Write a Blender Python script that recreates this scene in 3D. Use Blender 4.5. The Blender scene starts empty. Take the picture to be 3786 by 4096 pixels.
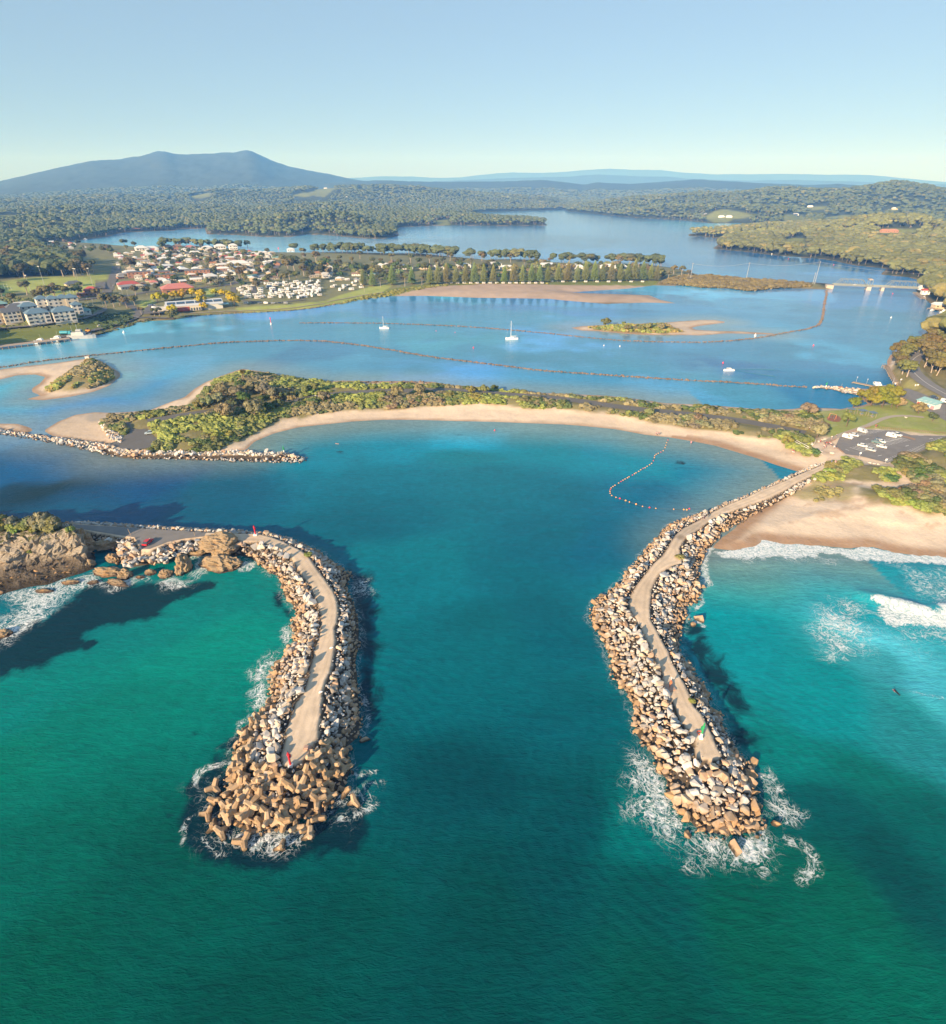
import bpy, bmesh, math, random
import numpy as np
from mathutils import Vector, Matrix, Euler
R = math.radians
random.seed(7); rng = np.random.default_rng(7)
SC = bpy.context.scene
COL = SC.collection

# ---------------------------------------------------------------- camera
CAM_H = 100.0
PITCH = math.atan2(638.0, 1144.0)
cd = bpy.data.cameras.new('camera'); cam = bpy.data.objects.new('camera', cd); COL.objects.link(cam)
cam.location = (0, 0, CAM_H); cam.rotation_euler = (math.pi/2 - PITCH, 0, 0)
cd.sensor_fit = 'VERTICAL'; cd.sensor_height = 24.0; cd.lens = 24.0*1144.0/1999.0
cd.clip_start = 1.0; cd.clip_end = 60000.0
SC.camera = cam

# ---------------------------------------------------------------- world, sun
SUN_EL, SUN_FROM = R(19.0), math.atan2(-4.0, -5.3)        # the sun stands behind the camera, to the left
sdir = Vector((math.sin(SUN_FROM)*math.cos(SUN_EL), math.cos(SUN_FROM)*math.cos(SUN_EL), math.sin(SUN_EL)))
w = bpy.data.worlds.new('World'); SC.world = w; w.use_nodes = True
nt = w.node_tree; nt.nodes.clear()
sky = nt.nodes.new('ShaderNodeTexSky'); sky.sky_type = 'NISHITA'; sky.sun_disc = False
sky.sun_elevation = SUN_EL; sky.sun_rotation = SUN_FROM; sky.air_density = 1.0; sky.dust_density = 0.25; sky.ozone_density = 3.0
sky.altitude = 100
bg = nt.nodes.new('ShaderNodeBackground'); bg.inputs['Strength'].default_value = 0.055
hs = nt.nodes.new('ShaderNodeHueSaturation'); hs.inputs['Saturation'].default_value = 0.85
wo = nt.nodes.new('ShaderNodeOutputWorld')
mx = nt.nodes.new('ShaderNodeMix'); mx.data_type = 'RGBA'; mx.inputs[0].default_value = .52; mx.inputs[7].default_value = (3.8, 5.5, 6.9, 1)   # flat pale blue mixed in evens out the sky
nt.links.new(sky.outputs[0], hs.inputs['Color']); tn = nt.nodes.new('ShaderNodeMix'); tn.data_type = 'RGBA'; tn.blend_type = 'MULTIPLY'; tn.inputs[0].default_value = 1.0; tn.inputs[7].default_value = (.96, .955, 1.06, 1); nt.links.new(hs.outputs[0], tn.inputs[6]); nt.links.new(tn.outputs[2], mx.inputs[6]); nt.links.new(mx.outputs[2], bg.inputs['Color']); nt.links.new(bg.outputs[0], wo.inputs['Surface'])
sl = bpy.data.lights.new('sun', 'SUN'); so = bpy.data.objects.new('sun', sl); COL.objects.link(so)
sl.energy = 5.0; sl.angle = R(0.5); sl.color = (1.0, 0.80, 0.60)
so.rotation_euler = sdir.to_track_quat('Z', 'Y').to_euler(); so.location = (-300, -400, 400)
vs = SC.view_settings; vs.view_transform = 'Standard'; vs.look = 'None'; vs.exposure = 1.0; vs.gamma = 1.0; vs.use_curve_mapping = False
SC.cycles.max_bounces = 4; SC.cycles.diffuse_bounces = 2; SC.cycles.glossy_bounces = 2; SC.cycles.volume_bounces = 1
SC.cycles.transparent_max_bounces = 8; SC.cycles.use_denoising = True; SC.cycles.caustics_reflective = False

# ---------------------------------------------------------------- tracing: points of the photograph laid on the ground
FS = 1144.0*2.0487
SN, CS = math.sin(PITCH), math.cos(PITCH)
REG = dict(D=(0,0,2.0487), B1=(0,560,.6829), B2=(1262,560,.6829), B3=(2524,560,.6829), C1=(0,900,.37879), C2=(600,900,.37879),
  C3=(1200,950,.54113), C4=(2100,950,.54113), C5=(2986,850,.4329), C6=(2986,1250,.4329), C7=(0,1350,.70346), C8=(1200,1450,.70346),
  C9=(2300,1550,.80411), C10=(0,1950,.59524), E1=(700,2050,.48701), E2=(700,2750,.48701), E3=(2250,1950,.48701), E4=(2400,2700,.51407),
  E5=(2700,2050,.58766), E7=(2500,2500,.79826))
def G(reg, x, y, z=0.0):
    a, b, s = REG[reg]
    u = a + x*s - 1893.0; v = b + y*s - 2048.0
    t = (CAM_H - z)/(FS*SN + v*CS)
    return (u*t, (FS*CS - v*SN)*t, z)
def T(z, *items):
    """polyline on level z from ('C7', x, y, x, y, ...) pieces"""
    out = []
    for it in items:
        r, c = it[0], it[1:]
        for i in range(0, len(c), 2):
            p = G(r, c[i], c[i+1], z); out.append((p[0], p[1]))
    return np.array(out, dtype=np.float64)
def az_el(x, y):
    """azimuth and elevation of a D point, for distant silhouettes"""
    u = x*2.0487 - 1893.0; v = y*2.0487 - 2048.0
    fx, fy, fz = u, FS*CS - v*SN, -(FS*SN + v*CS)
    return math.atan2(fx, fy), math.atan2(fz, math.hypot(fx, fy))

# ---------------------------------------------------------------- numpy helpers
def segdist(P, A, B):
    d = B - A; L = (d*d).sum()
    t = np.clip(((P - A) @ d)/max(L, 1e-9), 0, 1)
    q = P - (A + t[:, None]*d)
    return (q*q).sum(1)
def pdist(P, line, closed=False):
    m = np.full(len(P), 1e18)
    n = len(line)
    for i in range(n if closed else n-1):
        m = np.minimum(m, segdist(P, line[i], line[(i+1) % n]))
    return np.sqrt(m)
def inside(P, poly):
    x, y = P[:, 0], P[:, 1]; c = np.zeros(len(P), bool); n = len(poly); j = n-1
    for i in range(n):
        xi, yi = poly[i]; xj, yj = poly[j]
        if yi != yj:
            c ^= ((yi > y) != (yj > y)) & (x < (xj-xi)*(y-yi)/(yj-yi) + xi)
        j = i
    return c
def sdist(P, poly, far=400.0):
    """signed distance, positive inside; beyond `far` outside the polygon's box it is just -far"""
    out = np.full(len(P), -float(far))
    lo, hi = poly.min(0)-far, poly.max(0)+far
    k = np.where((P[:, 0] > lo[0]) & (P[:, 0] < hi[0]) & (P[:, 1] > lo[1]) & (P[:, 1] < hi[1]))[0]
    if len(k):
        Q = P[k]; d = pdist(Q, poly, True); out[k] = np.where(inside(Q, poly), d, -d)
    return out
def sstep(a, b, x):
    t = np.clip((x-a)/(b-a), 0, 1); return t*t*(3-2*t)
_pt = rng.random((256, 256))
def vnoise(x, y, s, seed=0):
    x = np.asarray(x)/s + seed*17.3; y = np.asarray(y)/s + seed*9.7
    xi = np.floor(x).astype(int); yi = np.floor(y).astype(int); fx = x-xi; fy = y-yi
    fx = fx*fx*(3-2*fx); fy = fy*fy*(3-2*fy)
    a = _pt[xi & 255, yi & 255]; b = _pt[(xi+1) & 255, yi & 255]; c = _pt[xi & 255, (yi+1) & 255]; d = _pt[(xi+1) & 255, (yi+1) & 255]
    return (a*(1-fx)+b*fx)*(1-fy) + (c*(1-fx)+d*fx)*fy
def fbm(x, y, s, o=4, seed=0):
    v = 0; a = 1; t = 0
    for i in range(o):
        v = v + a*vnoise(x, y, s/2**i, seed+i); t += a; a *= .5
    return v/t
def ridged(x, y, s, o=4, seed=0):
    v = 0; a = 1; t = 0
    for i in range(o):
        v = v + a*(1-np.abs(2*vnoise(x, y, s/2**i, seed+i)-1)); t += a; a *= .55
    return v/t
def lin(c):
    return tuple(((v/255)/12.92 if v/255 <= .04045 else (((v/255)+.055)/1.055)**2.4) for v in c)

# ---------------------------------------------------------------- object helpers
def tag(o, label=None, cat=None, group=None, kind=None):
    if label: o['label'] = label
    if cat: o['category'] = cat
    if group: o['group'] = group
    if kind: o['kind'] = kind
    return o
def empty(name, loc=(0,0,0), rz=0.0):
    o = bpy.data.objects.new(name, None); COL.objects.link(o); o.location = loc; o.rotation_euler = (0,0,rz)
    o.empty_display_size = .5
    return o
def np_mesh(name, V, F, mat=None, smooth=False, attrs=None):
    """V n x 3, F m x k (k = 3 or 4) ; attrs {name: (type, domain, array)}"""
    me = bpy.data.meshes.new(name); V = np.asarray(V, dtype=np.float32); F = np.asarray(F, dtype=np.int32)
    n, m, k = len(V), len(F), F.shape[1]
    me.vertices.add(n); me.vertices.foreach_set('co', V.ravel())
    me.loops.add(m*k); me.loops.foreach_set('vertex_index', F.ravel())
    me.polygons.add(m); me.polygons.foreach_set('loop_start', np.arange(0, m*k, k, dtype=np.int32))
    me.polygons.foreach_set('use_smooth', np.full(m, smooth))
    me.update(calc_edges=True)
    for an, (ty, dom, arr) in (attrs or {}).items():
        at = me.attributes.new(an, ty, dom); arr = np.asarray(arr, dtype=np.float32)
        at.data.foreach_set('color' if 'COLOR' in ty else 'value', arr.ravel())
    if mat: me.materials.append(mat)
    return me
def obj(name, me, parent=None, loc=None):
    o = bpy.data.objects.new(name, me); COL.objects.link(o)
    if parent: o.parent = parent
    if loc is not None: o.location = loc
    return o
def rgba(c):
    c = np.asarray(c, dtype=np.float32); return np.concatenate([c, np.ones((len(c), 1), np.float32)], 1)
class MB:
    """collects shapes into one mesh"""
    def __init__(s): s.v = []; s.f = []
    def add(s, vs, fs):
        b = len(s.v); s.v += [tuple(v) for v in vs]; s.f += [tuple(i+b for i in f) for f in fs]; return s
    def box(s, x, y, z, sx, sy, sz, rz=0.0, taper=1.0):
        """centre x, y ; z is the underside"""
        c, n = math.cos(rz), math.sin(rz); vs = []
        for k, t in ((0, 1.0), (1, taper)):
            for a, b in ((-1,-1),(1,-1),(1,1),(-1,1)):
                px, py = a*sx/2*t, b*sy/2*t
                vs.append((x+px*c-py*n, y+px*n+py*c, z+k*sz))
        return s.add(vs, [(3,2,1,0),(4,5,6,7),(0,1,5,4),(1,2,6,5),(2,3,7,6),(3,0,4,7)])
    def tube(s, p0, p1, r0, r1=None, n=8, cap=True):
        r1 = r0 if r1 is None else r1; p0 = Vector(p0); p1 = Vector(p1); d = (p1-p0)
        q = d.to_track_quat('Z', 'Y'); vs = []
        for p, r in ((p0, r0), (p1, r1)):
            for i in range(n):
                a = 2*math.pi*i/n; vs.append(p + q @ Vector((math.cos(a)*r, math.sin(a)*r, 0)))
        fs = [(i, (i+1) % n, n+(i+1) % n, n+i) for i in range(n)]
        if cap: fs += [tuple(range(n-1, -1, -1)), tuple(range(n, 2*n))]
        return s.add(vs, fs)
    def lathe(s, prof, x=0, y=0, n=12):
        vs = []; fs = []; m = len(prof)
        for r, z in prof:
            for i in range(n):
                a = 2*math.pi*i/n; vs.append((x+r*math.cos(a), y+r*math.sin(a), z))
        for k in range(m-1):
            for i in range(n): fs.append((k*n+i, k*n+(i+1) % n, (k+1)*n+(i+1) % n, (k+1)*n+i))
        fs += [tuple(range(n-1, -1, -1)), tuple(range((m-1)*n, m*n))]
        return s.add(vs, fs)
    def ball(s, c, r, sq=(1,1,1), n=10, m=6):
        vs = []; fs = []
        for k in range(m+1):
            t = math.pi*k/m
            for i in range(n):
                a = 2*math.pi*i/n; vs.append((c[0]+r*sq[0]*math.sin(t)*math.cos(a), c[1]+r*sq[1]*math.sin(t)*math.sin(a), c[2]+r*sq[2]*math.cos(t)))
        for k in range(m):
            for i in range(n): fs.append((k*n+i, (k+1)*n+i, (k+1)*n+(i+1) % n, k*n+(i+1) % n))
        return s.add(vs, fs)
    def mesh(s, name, mat=None, smooth=False):
        me = bpy.data.meshes.new(name); me.from_pydata([tuple(v) for v in s.v], [], s.f)
        if smooth: me.polygons.foreach_set('use_smooth', [True]*len(me.polygons))
        if mat: me.materials.append(mat)
        me.validate(); me.update(); return me
    def build(s, name, mat=None, parent=None, smooth=False, loc=None):
        return obj(name, s.mesh(name, mat, smooth), parent, loc)
def copy_tree(o, parent=None):
    c = o.copy(); COL.objects.link(c); c.parent = parent
    for ch in [x for x in o.children]: copy_tree(ch, c)
    return c

# ---------------------------------------------------------------- materials
class NB:
    def __init__(s, name):
        s.m = bpy.data.materials.new(name); s.m.use_nodes = True; s.t = s.m.node_tree; s.t.nodes.clear()
        s.out = s.t.nodes.new('ShaderNodeOutputMaterial'); s.p = s.t.nodes.new('ShaderNodeBsdfPrincipled')
        s.t.links.new(s.p.outputs[0], s.out.inputs[0])
    def n(s, ty, **kw):
        nd = s.t.nodes.new('ShaderNode'+ty)
        for k, v in kw.items(): setattr(nd, k, v)
        return nd
    def l(s, a, b): s.t.links.new(a, b)
    def set(s, nd, key, v):
        i = nd.inputs[key]
        if isinstance(v, bpy.types.NodeSocket): s.l(v, i)
        else: i.default_value = v
    def noise(s, scale, detail=3, rough=.55, vec=None, dist=0.0):
        nd = s.n('TexNoise'); s.set(nd, 'Scale', scale); s.set(nd, 'Detail', detail); s.set(nd, 'Roughness', rough); s.set(nd, 'Distortion', dist)
        s.l(vec if vec else s.pos(), nd.inputs['Vector']); return nd.outputs['Fac']
    def pos(s):
        if not hasattr(s, '_pos'): s._pos = s.n('NewGeometry')
        return s._pos.outputs['Position']
    def objco(s):
        if not hasattr(s, '_oc'): s._oc = s.n('TexCoord')
        return s._oc.outputs['Object']
    def mapping(s, vec, scale=(1,1,1), rot=(0,0,0), loc=(0,0,0)):
        nd = s.n('Mapping'); s.l(vec, nd.inputs['Vector']); nd.inputs['Scale'].default_value = scale; nd.inputs['Rotation'].default_value = rot; nd.inputs['Location'].default_value = loc
        return nd.outputs[0]
    def math(s, op, a, b=0.0, c=0.0, clamp=False):
        nd = s.n('Math', operation=op, use_clamp=clamp); s.set(nd, 0, a); s.set(nd, 1, b); s.set(nd, 2, c); return nd.outputs[0]
    def ramp(s, x, a, b, c=0.0, d=1.0, interp='SMOOTHSTEP'):
        nd = s.n('MapRange', interpolation_type=interp); s.set(nd, 'Value', x); s.set(nd, 'From Min', a); s.set(nd, 'From Max', b); s.set(nd, 'To Min', c); s.set(nd, 'To Max', d); return nd.outputs[0]
    def mix(s, f, a, b, blend='MIX'):
        nd = s.n('Mix', data_type='RGBA', blend_type=blend)
        for k, v in ((0, f), (6, a), (7, b)):
            if isinstance(v, (tuple, list)) and len(v) == 3: v = tuple(v)+(1.0,)
            s.set(nd, k, v)
        return nd.outputs[2]
    def attr(s, name): return s.n('Attribute', attribute_name=name).outputs
    def bump(s, h, strength=.4, dist=.1, normal=None):
        nd = s.n('Bump'); s.set(nd, 'Strength', strength); s.set(nd, 'Distance', dist); s.l(h, nd.inputs['Height'])
        if normal: s.l(normal, nd.inputs['Normal'])
        s.l(nd.outputs[0], s.p.inputs['Normal']); return nd.outputs[0]
    def base(s, c):
        if isinstance(c, (tuple, list)): c = tuple(c[:3])+(1.0,)
        s.set(s.p, 'Base Color', c)
    def rough(s, v): s.set(s.p, 'Roughness', v)
    def spec(s, v): s.set(s.p, 'Specular IOR Level', v)
def plain(name, c, rough=.7, spec=.3, var=.12, scale=.6, metallic=0.0, bump=0.0, bscale=8):
    b = NB(name); n = b.noise(scale, 4)
    lo = tuple(v*(1-var) for v in c); hi = tuple(min(1, v*(1+var)) for v in c)
    b.base(b.mix(n, lo, hi)); b.rough(rough); b.spec(spec); b.set(b.p, 'Metallic', metallic)
    if bump: b.bump(b.noise(bscale, 3), bump, .05)
    return b.m
# ================================================================ LAND
def polar(az_deg, r): return (r*math.sin(R(az_deg)), r*math.cos(R(az_deg)))
LANDR = np.vstack([T(0, ('D', 3400, 1215, 2300, 1118, 1848, 1090), ('E5', 1650,300, 1500,272, 1340,238, 1200,245, 1050,233, 900,222, 750,216, 640,196, 600,196, 540,240, 400,262, 240,245),
  ('C9', 1110,418, 1000,385, 900,350, 800,320, 700,290, 600,270, 470,248, 350,235, 200,207, 50,192),
  ('C8', 1500,352, 1300,345, 1100,337, 900,333, 700,327, 480,325, 300,335, 142,352),
  ('C7', 1700,510, 1560,545, 1450,590, 1400,640, 1190,650, 900,665, 700,662, 640,640, 610,603, 450,585, 300,560, 250,530, 330,480, 430,440, 540,425, 640,428,
   700,425, 850,415, 950,375, 1050,340, 1110,290, 1170,255, 1240,225, 1340,190, 1380,178, 1500,195, 1600,215, 1700,232, 1840,250),
  ('C8', 250,103, 400,107, 600,105, 760,110, 860,128, 960,134, 1040,140, 1150,155, 1230,163, 1380,173, 1500,177, 1700,187, 1840,197),
  ('C9', 450,78, 650,86, 800,98, 900,107, 1000,110, 1105,106), ('C6', 440,893, 480,880, 620,880, 830,888, 870,893, 1080,858, 1130,840, 1060,800, 1030,762, 900,738, 780,708, 620,695, 620,688,
   780,688, 900,698, 1050,705, 1230,706, 1330,690, 1385,690, 1420,655, 1340,580, 1305,500, 1300,450, 1330,395, 1450,320, 1600,230, 1720,150, 1848,60),
  ('C5', 1900,960, 1830,940, 1760,900, 1700,840, 1640,790, 1590,740, 1560,718, 1655,700, 1650,640, 1500,600, 1400,590, 1240,572, 1300,520, 1000,490, 820,450, 700,430, 300,400, 0,365),
  ('C4', 1500,95, 1390,82), ('B3', 560,577, 340,563, 340,550, 500,541, 700,520, 950,502, 800,493, 640,488, 470,488, 300,470, 0,455), ('B2', 1600,430, 1480,420, 1452,408)),
  [polar(5, 4500), polar(2, 40000), polar(50, 40000), polar(100, 30000), polar(88, 600)]])
LANDL = np.vstack([T(0, ('C1', -1500,1640, -400,1380, 0,1292, 370,1240, 700,1212, 1000,1172, 1100,1130, 1300,1070, 1450,1022, 1848,1000),
  ('C2', 440,962, 800,942, 1200,922, 1500,905, 1700,882, 1848,862), ('C3', 185,508, 300,490, 450,460, 600,440, 680,433, 940,431, 1300,446, 1600,449, 1840,453),
  ('C4', 300,466, 600,491, 900,481, 1120,487, 1000,460, 920,427, 700,420, 450,412, 340,405, 600,388, 760,378, 960,353, 1080,357, 1200,354, 1300,372, 1500,377, 1650,397, 1848,382),
  ('C5', 60,712, 300,698, 500,702, 780,712, 802,692, 790,662, 620,645, 300,637, 100,630), ('C4', 1750,325, 1600,315, 1400,290, 1300,280, 1180,245, 1100,225, 900,200, 700,195, 400,192, 100,180),
  ('C3', 1848,175, 1600,162, 1380,165, 1100,140, 900,120, 700,120, 400,112, 100,112), ('C2', 1700,295, 1500,292, 1350,290, 1100,275, 1000,262, 700,232, 500,226, 250,226, 100,230),
  ('C1', 1500,232, 1200,212, 1100,200, 900,190, 800,186, 740,176, 1000,140, 1150,120, 1300,80, 1848,60), ('C2', 300,45, 620,35), ('B1', 1200,518, 1212,545),
  ('C2', 600,97, 900,106, 1200,126, 1500,126, 1620,101, 1848,106), ('B2', 280,577, 400,581, 490,560, 480,522, 500,512, 700,502, 850,501, 1100,504, 1360,501, 1340,482, 1200,470, 1000,462, 890,432, 1000,421, 1400,411, 1448,407)),
  [polar(10, 4500), polar(14, 40000), polar(-50, 40000), polar(-100, 30000), polar(-88, 900)]])
ISL_A = T(0, ('C7', -500,330, 0,240, 100,215, 200,210, 260,225, 230,260, 183,290, 185,310, 235,330, 140,352, 250,357, 400,337, 530,310, 620,275, 660,240, 687,220, 682,200, 640,175, 560,128, 520,115, 480,122, 300,148, 150,163, 0,183, -500,260))
ISL_B = T(0, ('C4', 338,668, 430,655, 550,648, 700,643, 850,638, 1030,630, 1150,620, 1300,610, 1400,610, 1502,626, 1400,640, 1280,655, 1235,667, 1260,682, 1400,690, 1600,695, 1848,710, 1840,718, 1500,708, 1300,724, 1150,721, 900,721, 700,708, 550,692, 420,688))
ISL_C = T(0, ('C7', -400,495, 0,489, 100,491, 180,515, 187,532, 150,545, 0,522, -400,500))
SCR_A = T(1, ('C7', 258,297, 320,240, 400,200, 470,150, 510,118, 560,128, 640,178, 655,225, 600,262, 520,282, 400,302, 300,304))
SCR_B = T(1, ('C4', 430,662, 600,655, 720,645, 1040,640, 1165,692, 1000,702, 750,697, 550,680))
# the spit's vegetation, car parks, park lawn, roads
SCRUB = T(2, ('C7', 575,485, 650,435, 700,440, 850,430, 1050,400, 1110,350, 1180,270, 1220,240, 1380,185, 1600,215, 1848,248), ('C8', 250,108, 420,116, 600,130, 800,120, 860,130, 1150,162, 1500,184, 1848,205),
  ('C9', 450,85, 800,106, 1000,116, 1200,118, 1230,180, 1260,240, 1200,262, 1170,300, 1222,343, 1160,342, 1060,300, 1010,262, 900,250, 800,230, 650,200, 500,182, 380,165, 200,130, 0,108),
  ('C8', 1450,257, 1300,264, 1150,242, 1030,237, 850,242, 700,242, 560,257, 400,257, 250,267, 180,282, 100,287, 0,312), ('C7', 1700,440, 1600,452, 1480,512, 1380,562, 1290,602, 1190,637, 1000,642, 860,637, 640,600, 700,585, 690,545, 640,545))
CARP1 = T(1.6, ('C7', 665,485, 780,480, 850,468, 862,480, 832,505, 850,537, 900,582, 850,628, 760,642, 690,632, 622,605, 690,580, 738,542, 735,505))
SPITROAD = T(2.5, ('C7', 840,478, 1000,450, 1200,420, 1450,390, 1740,350), ('C8', 40,207, 200,178, 340,170, 560,162, 760,157, 930,160, 1110,177, 1300,192, 1500,207, 1700,237), ('C9', 330,112, 600,137, 800,162, 1000,197, 1145,228))
PARK = T(3, ('C6', 670,905, 870,897, 1080,870, 1150,850, 1300,850, 1440,775, 1500,790, 1540,800, 1700,900, 1848,980, 2300,1080, 2300,1140, 1848,1135, 1200,1072, 1000,1090, 860,1152, 760,1155, 745,1060, 690,970))
CARP2 = T(3, ('C6', 862,1155, 1110,1082, 1400,1095, 1520,1135, 1848,1142, 2400,1150, 2400,1060, 1848,1172, 1640,1275, 1305,1392, 1060,1330, 920,1312, 822,1240))
DUNE1 = T(3, ('C9', 1180,445, 1290,375, 1360,350, 1430,385, 1560,400, 1600,420, 1590,445, 1570,470, 1500,465, 1420,450, 1300,455, 1230,462))
DUNE1B = T(3, ('C9', 1100,500, 1180,455, 1290,460, 1395,480, 1385,530, 1210,550, 1140,530))
DUNE2 = T(3, ('C9', 1580,385, 1640,345, 1740,300, 1848,268, 2200,230, 2200,640, 1848,600, 1800,560, 1700,480, 1650,440, 1600,415))
DUNE3 = T(3, ('C9', 1405,545, 1425,505, 1560,515, 1720,525, 1800,570, 1848,600, 2100,660, 1848,640, 1740,625, 1640,590, 1500,590))
ROAD_R = T(4, ('C6', 1640,375, 1560,415, 1512,470, 1530,540, 1600,610, 1680,670, 1780,725, 1900,790, 2300,960))
ROAD_RAMP = T(3, ('C6', 1385,712, 1500,752, 1620,800, 1720,860, 1848,930, 2000,1010))
PATH_PARK = T(3, ('C6', 720,1200, 800,1165, 900,1120, 1050,1070, 1180,1030, 1230,985, 1310,958, 1450,948, 1640,970))
BANK = T(6, ('C1', -600,1120, 0,1085, 250,1070, 600,1050, 900,1010, 1100,940, 1120,880, 900,830, 0,800, -600,800))
SIL = [  # distance, front width, back width, tree height, silhouette (D points)
 (8000, 3800, 3000, 12, (-200,372, -80,364, 0,352, 60,338, 120,325, 180,313, 240,309, 270,304, 290,300, 300,297.5, 310,296, 322,296, 332,298, 342,301, 365,302, 385,300.5, 410,300, 440,297, 462,296, 472,294, 482,293, 492,294.5, 503,299, 518,306, 530,312, 545,317, 560,322, 600,331, 640,338, 680,347, 720,353, 800,366)),
 (17000, 3000, 3000, 0, (640,352, 700,347, 740,345, 800,344.5, 850,348, 900,347, 950,341, 1000,337, 1060,338, 1100,336, 1150,332, 1190,329, 1230,332, 1290,332, 1330,337, 1400,341, 1500,340, 1600,341, 1700,342, 1760,348, 1848,356, 2200,355)),
 (12500, 2500, 2000, 0, (760,364, 850,355, 1000,348, 1100,346, 1170,341, 1250,345, 1300,345, 1350,350, 1450,353, 1560,352, 1700,356, 1848,361, 2100,362)),
 (6500, 2000, 2000, 10, (600,358, 700,352, 760,351, 850,354, 950,353.5, 1010,352, 1060,350, 1110,355, 1140,359, 1170,354.5, 1230,358, 1300,353, 1360,349, 1430,353, 1500,356.5, 1570,360, 1640,358, 1700,362, 1900,364)),
 (3900, 900, 1500, 18, (-300,388, 0,388, 70,388, 130,381, 230,379, 300,380, 370,376, 430,368, 500,370, 560,365, 620,363, 690,361, 750,360, 820,363, 870,370, 950,375, 1020,380, 1085,385, 1110,395)),
 (2600, 500, 600, 18, (-300,405, 0,406, 60,403, 130,400, 240,400, 340,404, 420,400, 520,402, 640,392, 720,398, 800,405, 900,410, 915,416)),
 (2000, 300, 400, 18, (-300,425, 0,424, 100,418, 180,424, 240,430, 330,428, 400,434, 430,440)),
 (1640, 190, 260, 17, (395,462, 440,438, 500,424, 560,415, 620,408, 680,413, 725,418, 760,432, 780,455)),
 (3100, 800, 900, 18, (1090,400, 1140,395, 1232,382, 1300,378, 1370,372, 1420,375, 1500,364, 1530,363, 1580,366, 1640,367, 1700,358, 1750,352, 1800,356, 1850,366, 2000,372)),
 (2350, 300, 350, 16, (1120,412, 1232,401, 1350,397, 1480,398, 1560,404, 1580,420)),
 (1650, 330, 350, 17, (1405,462, 1440,440, 1500,433, 1540,442, 1620,432, 1715,415, 1800,417, 1848,432, 1950,430, 2100,440)),
 (520, 70, 160, 6, (1760,650, 1800,640, 1850,620, 1950,600, 2200,600)),
]
_S = []
for Rr, wf, wb, th, pts in SIL:
    a = np.array([az_el(pts[i], pts[i+1]) for i in range(0, len(pts), 2)])
    _S.append((Rr, wf, wb, a[:, 0], CAM_H + Rr*np.tan(a[:, 1]) - th))
def pad(z, d, lvl, f=4.0):
    t = sstep(-f, 0.5, d); return z*(1-t) + lvl*t
def land_height(P):
    x, y = P[:, 0], P[:, 1]; r = np.hypot(x, y); az = np.arctan2(x, y)
    dr = sdist(P, LANDR, 600); dl = sdist(P, LANDL, 600)
    beach = sstep(.45, .9, np.where(y < 520, 1, 0))*1.0
    kr = np.where(y < 300, .085, .055)
    zr = np.where(dr < 0, dr*kr, np.minimum(dr*kr, 1.9+.012*np.clip(dr, 0, 150)))
    zl = np.where(dl < 0, dl*.12, np.minimum(dl*.12, 1.6+.03*np.clip(dl, 0, 250)))
    # bank under the apartments
    bk = sdist(P, BANK, 60); zl = zl + 6.5*sstep(-8, 22, bk)*sstep(4, 26, dl)
    z = np.maximum(zr, zl); d = np.maximum(dr, dl)
    for Rr, wf, wb, a, h in _S:
        H = np.interp(az, a, h, left=-5, right=-5); H = np.maximum(H, 0)
        edge = sstep(0, .035 if Rr < 6000 else .03, np.minimum(az-a[0], a[-1]-az)); H = H*edge
        t = np.where(r < Rr, 1-(Rr-r)/wf, 1-(r-Rr)/wb); t = np.clip(t, 0, 1); t = t*t*(3-2*t)
        gul = 1 - (.55 if Rr > 5000 else .25)*(1-t)*ridged(x, y, Rr*.12, 4, 3)
        H = H*(1+(.07 if Rr > 5000 else .12)*(fbm(x, y, Rr*.02, 4, 7)-.5)); hr = H*t*gul*sstep(0, min(120, .08*Rr), d)
        z = np.maximum(z, hr + np.minimum(z, 3))
    land = d > 0
    z = z + np.where(land, (fbm(x, y, 60, 3, 5)-.5)*np.clip(r/900, 0, 3)*sstep(0, 60, d)*3.0, 0)
    # small dunes on the spit and the dune field
    for poly, amp in ((SCRUB, 1.4), (DUNE1, 2.2), (DUNE2, 2.6), (DUNE3, 2.4), (DUNE1B, 1.0)):
        s = sdist(P, poly, 60); z = z + amp*sstep(-6, 8, s)*(.45+1.0*fbm(x, y, 14, 3, 8))
    # wind-cut face where the sand meets the scrub, and the berm of the ocean beach
    k = (r < 450) & (d > 0)
    z = z + np.where(k, .25*(fbm(x, y, 7, 3, 2)-.5)*sstep(6, 20, d), 0)
    bd = np.where((y < 260) & (x > 60), d, 0); z = z + .5*sstep(14, 19, bd)*(1-.7*sstep(19, 30, bd))
    for poly, s1, top in ((ISL_A, .045, .9), (ISL_B, .05, .8), (ISL_C, .05, .5)):
        s = sdist(P, poly, 300); z = np.maximum(z, np.minimum(s*s1, top))
    for poly, amp in ((SCR_A, 2.0), (SCR_B, 1.2)):
        s = sdist(P, poly, 40); z = z + amp*sstep(-2, 10, s)
    for poly, lvl in ((CARP1, 1.6), (PARK, 3.0), (CARP2, 3.0)): z = pad(z, sdist(P, poly, 30), lvl)
    for line, wd, lvl in ((SPITROAD, 4, 2.5), (ROAD_R, 6, None), (ROAD_RAMP, 8, 3.0)):
        dd = wd - pdist(P, line); z = pad(z, np.maximum(dd, -50), lvl if lvl else 4.0, 5)
    return np.maximum(z, -4.0), d, dr, dl


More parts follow.
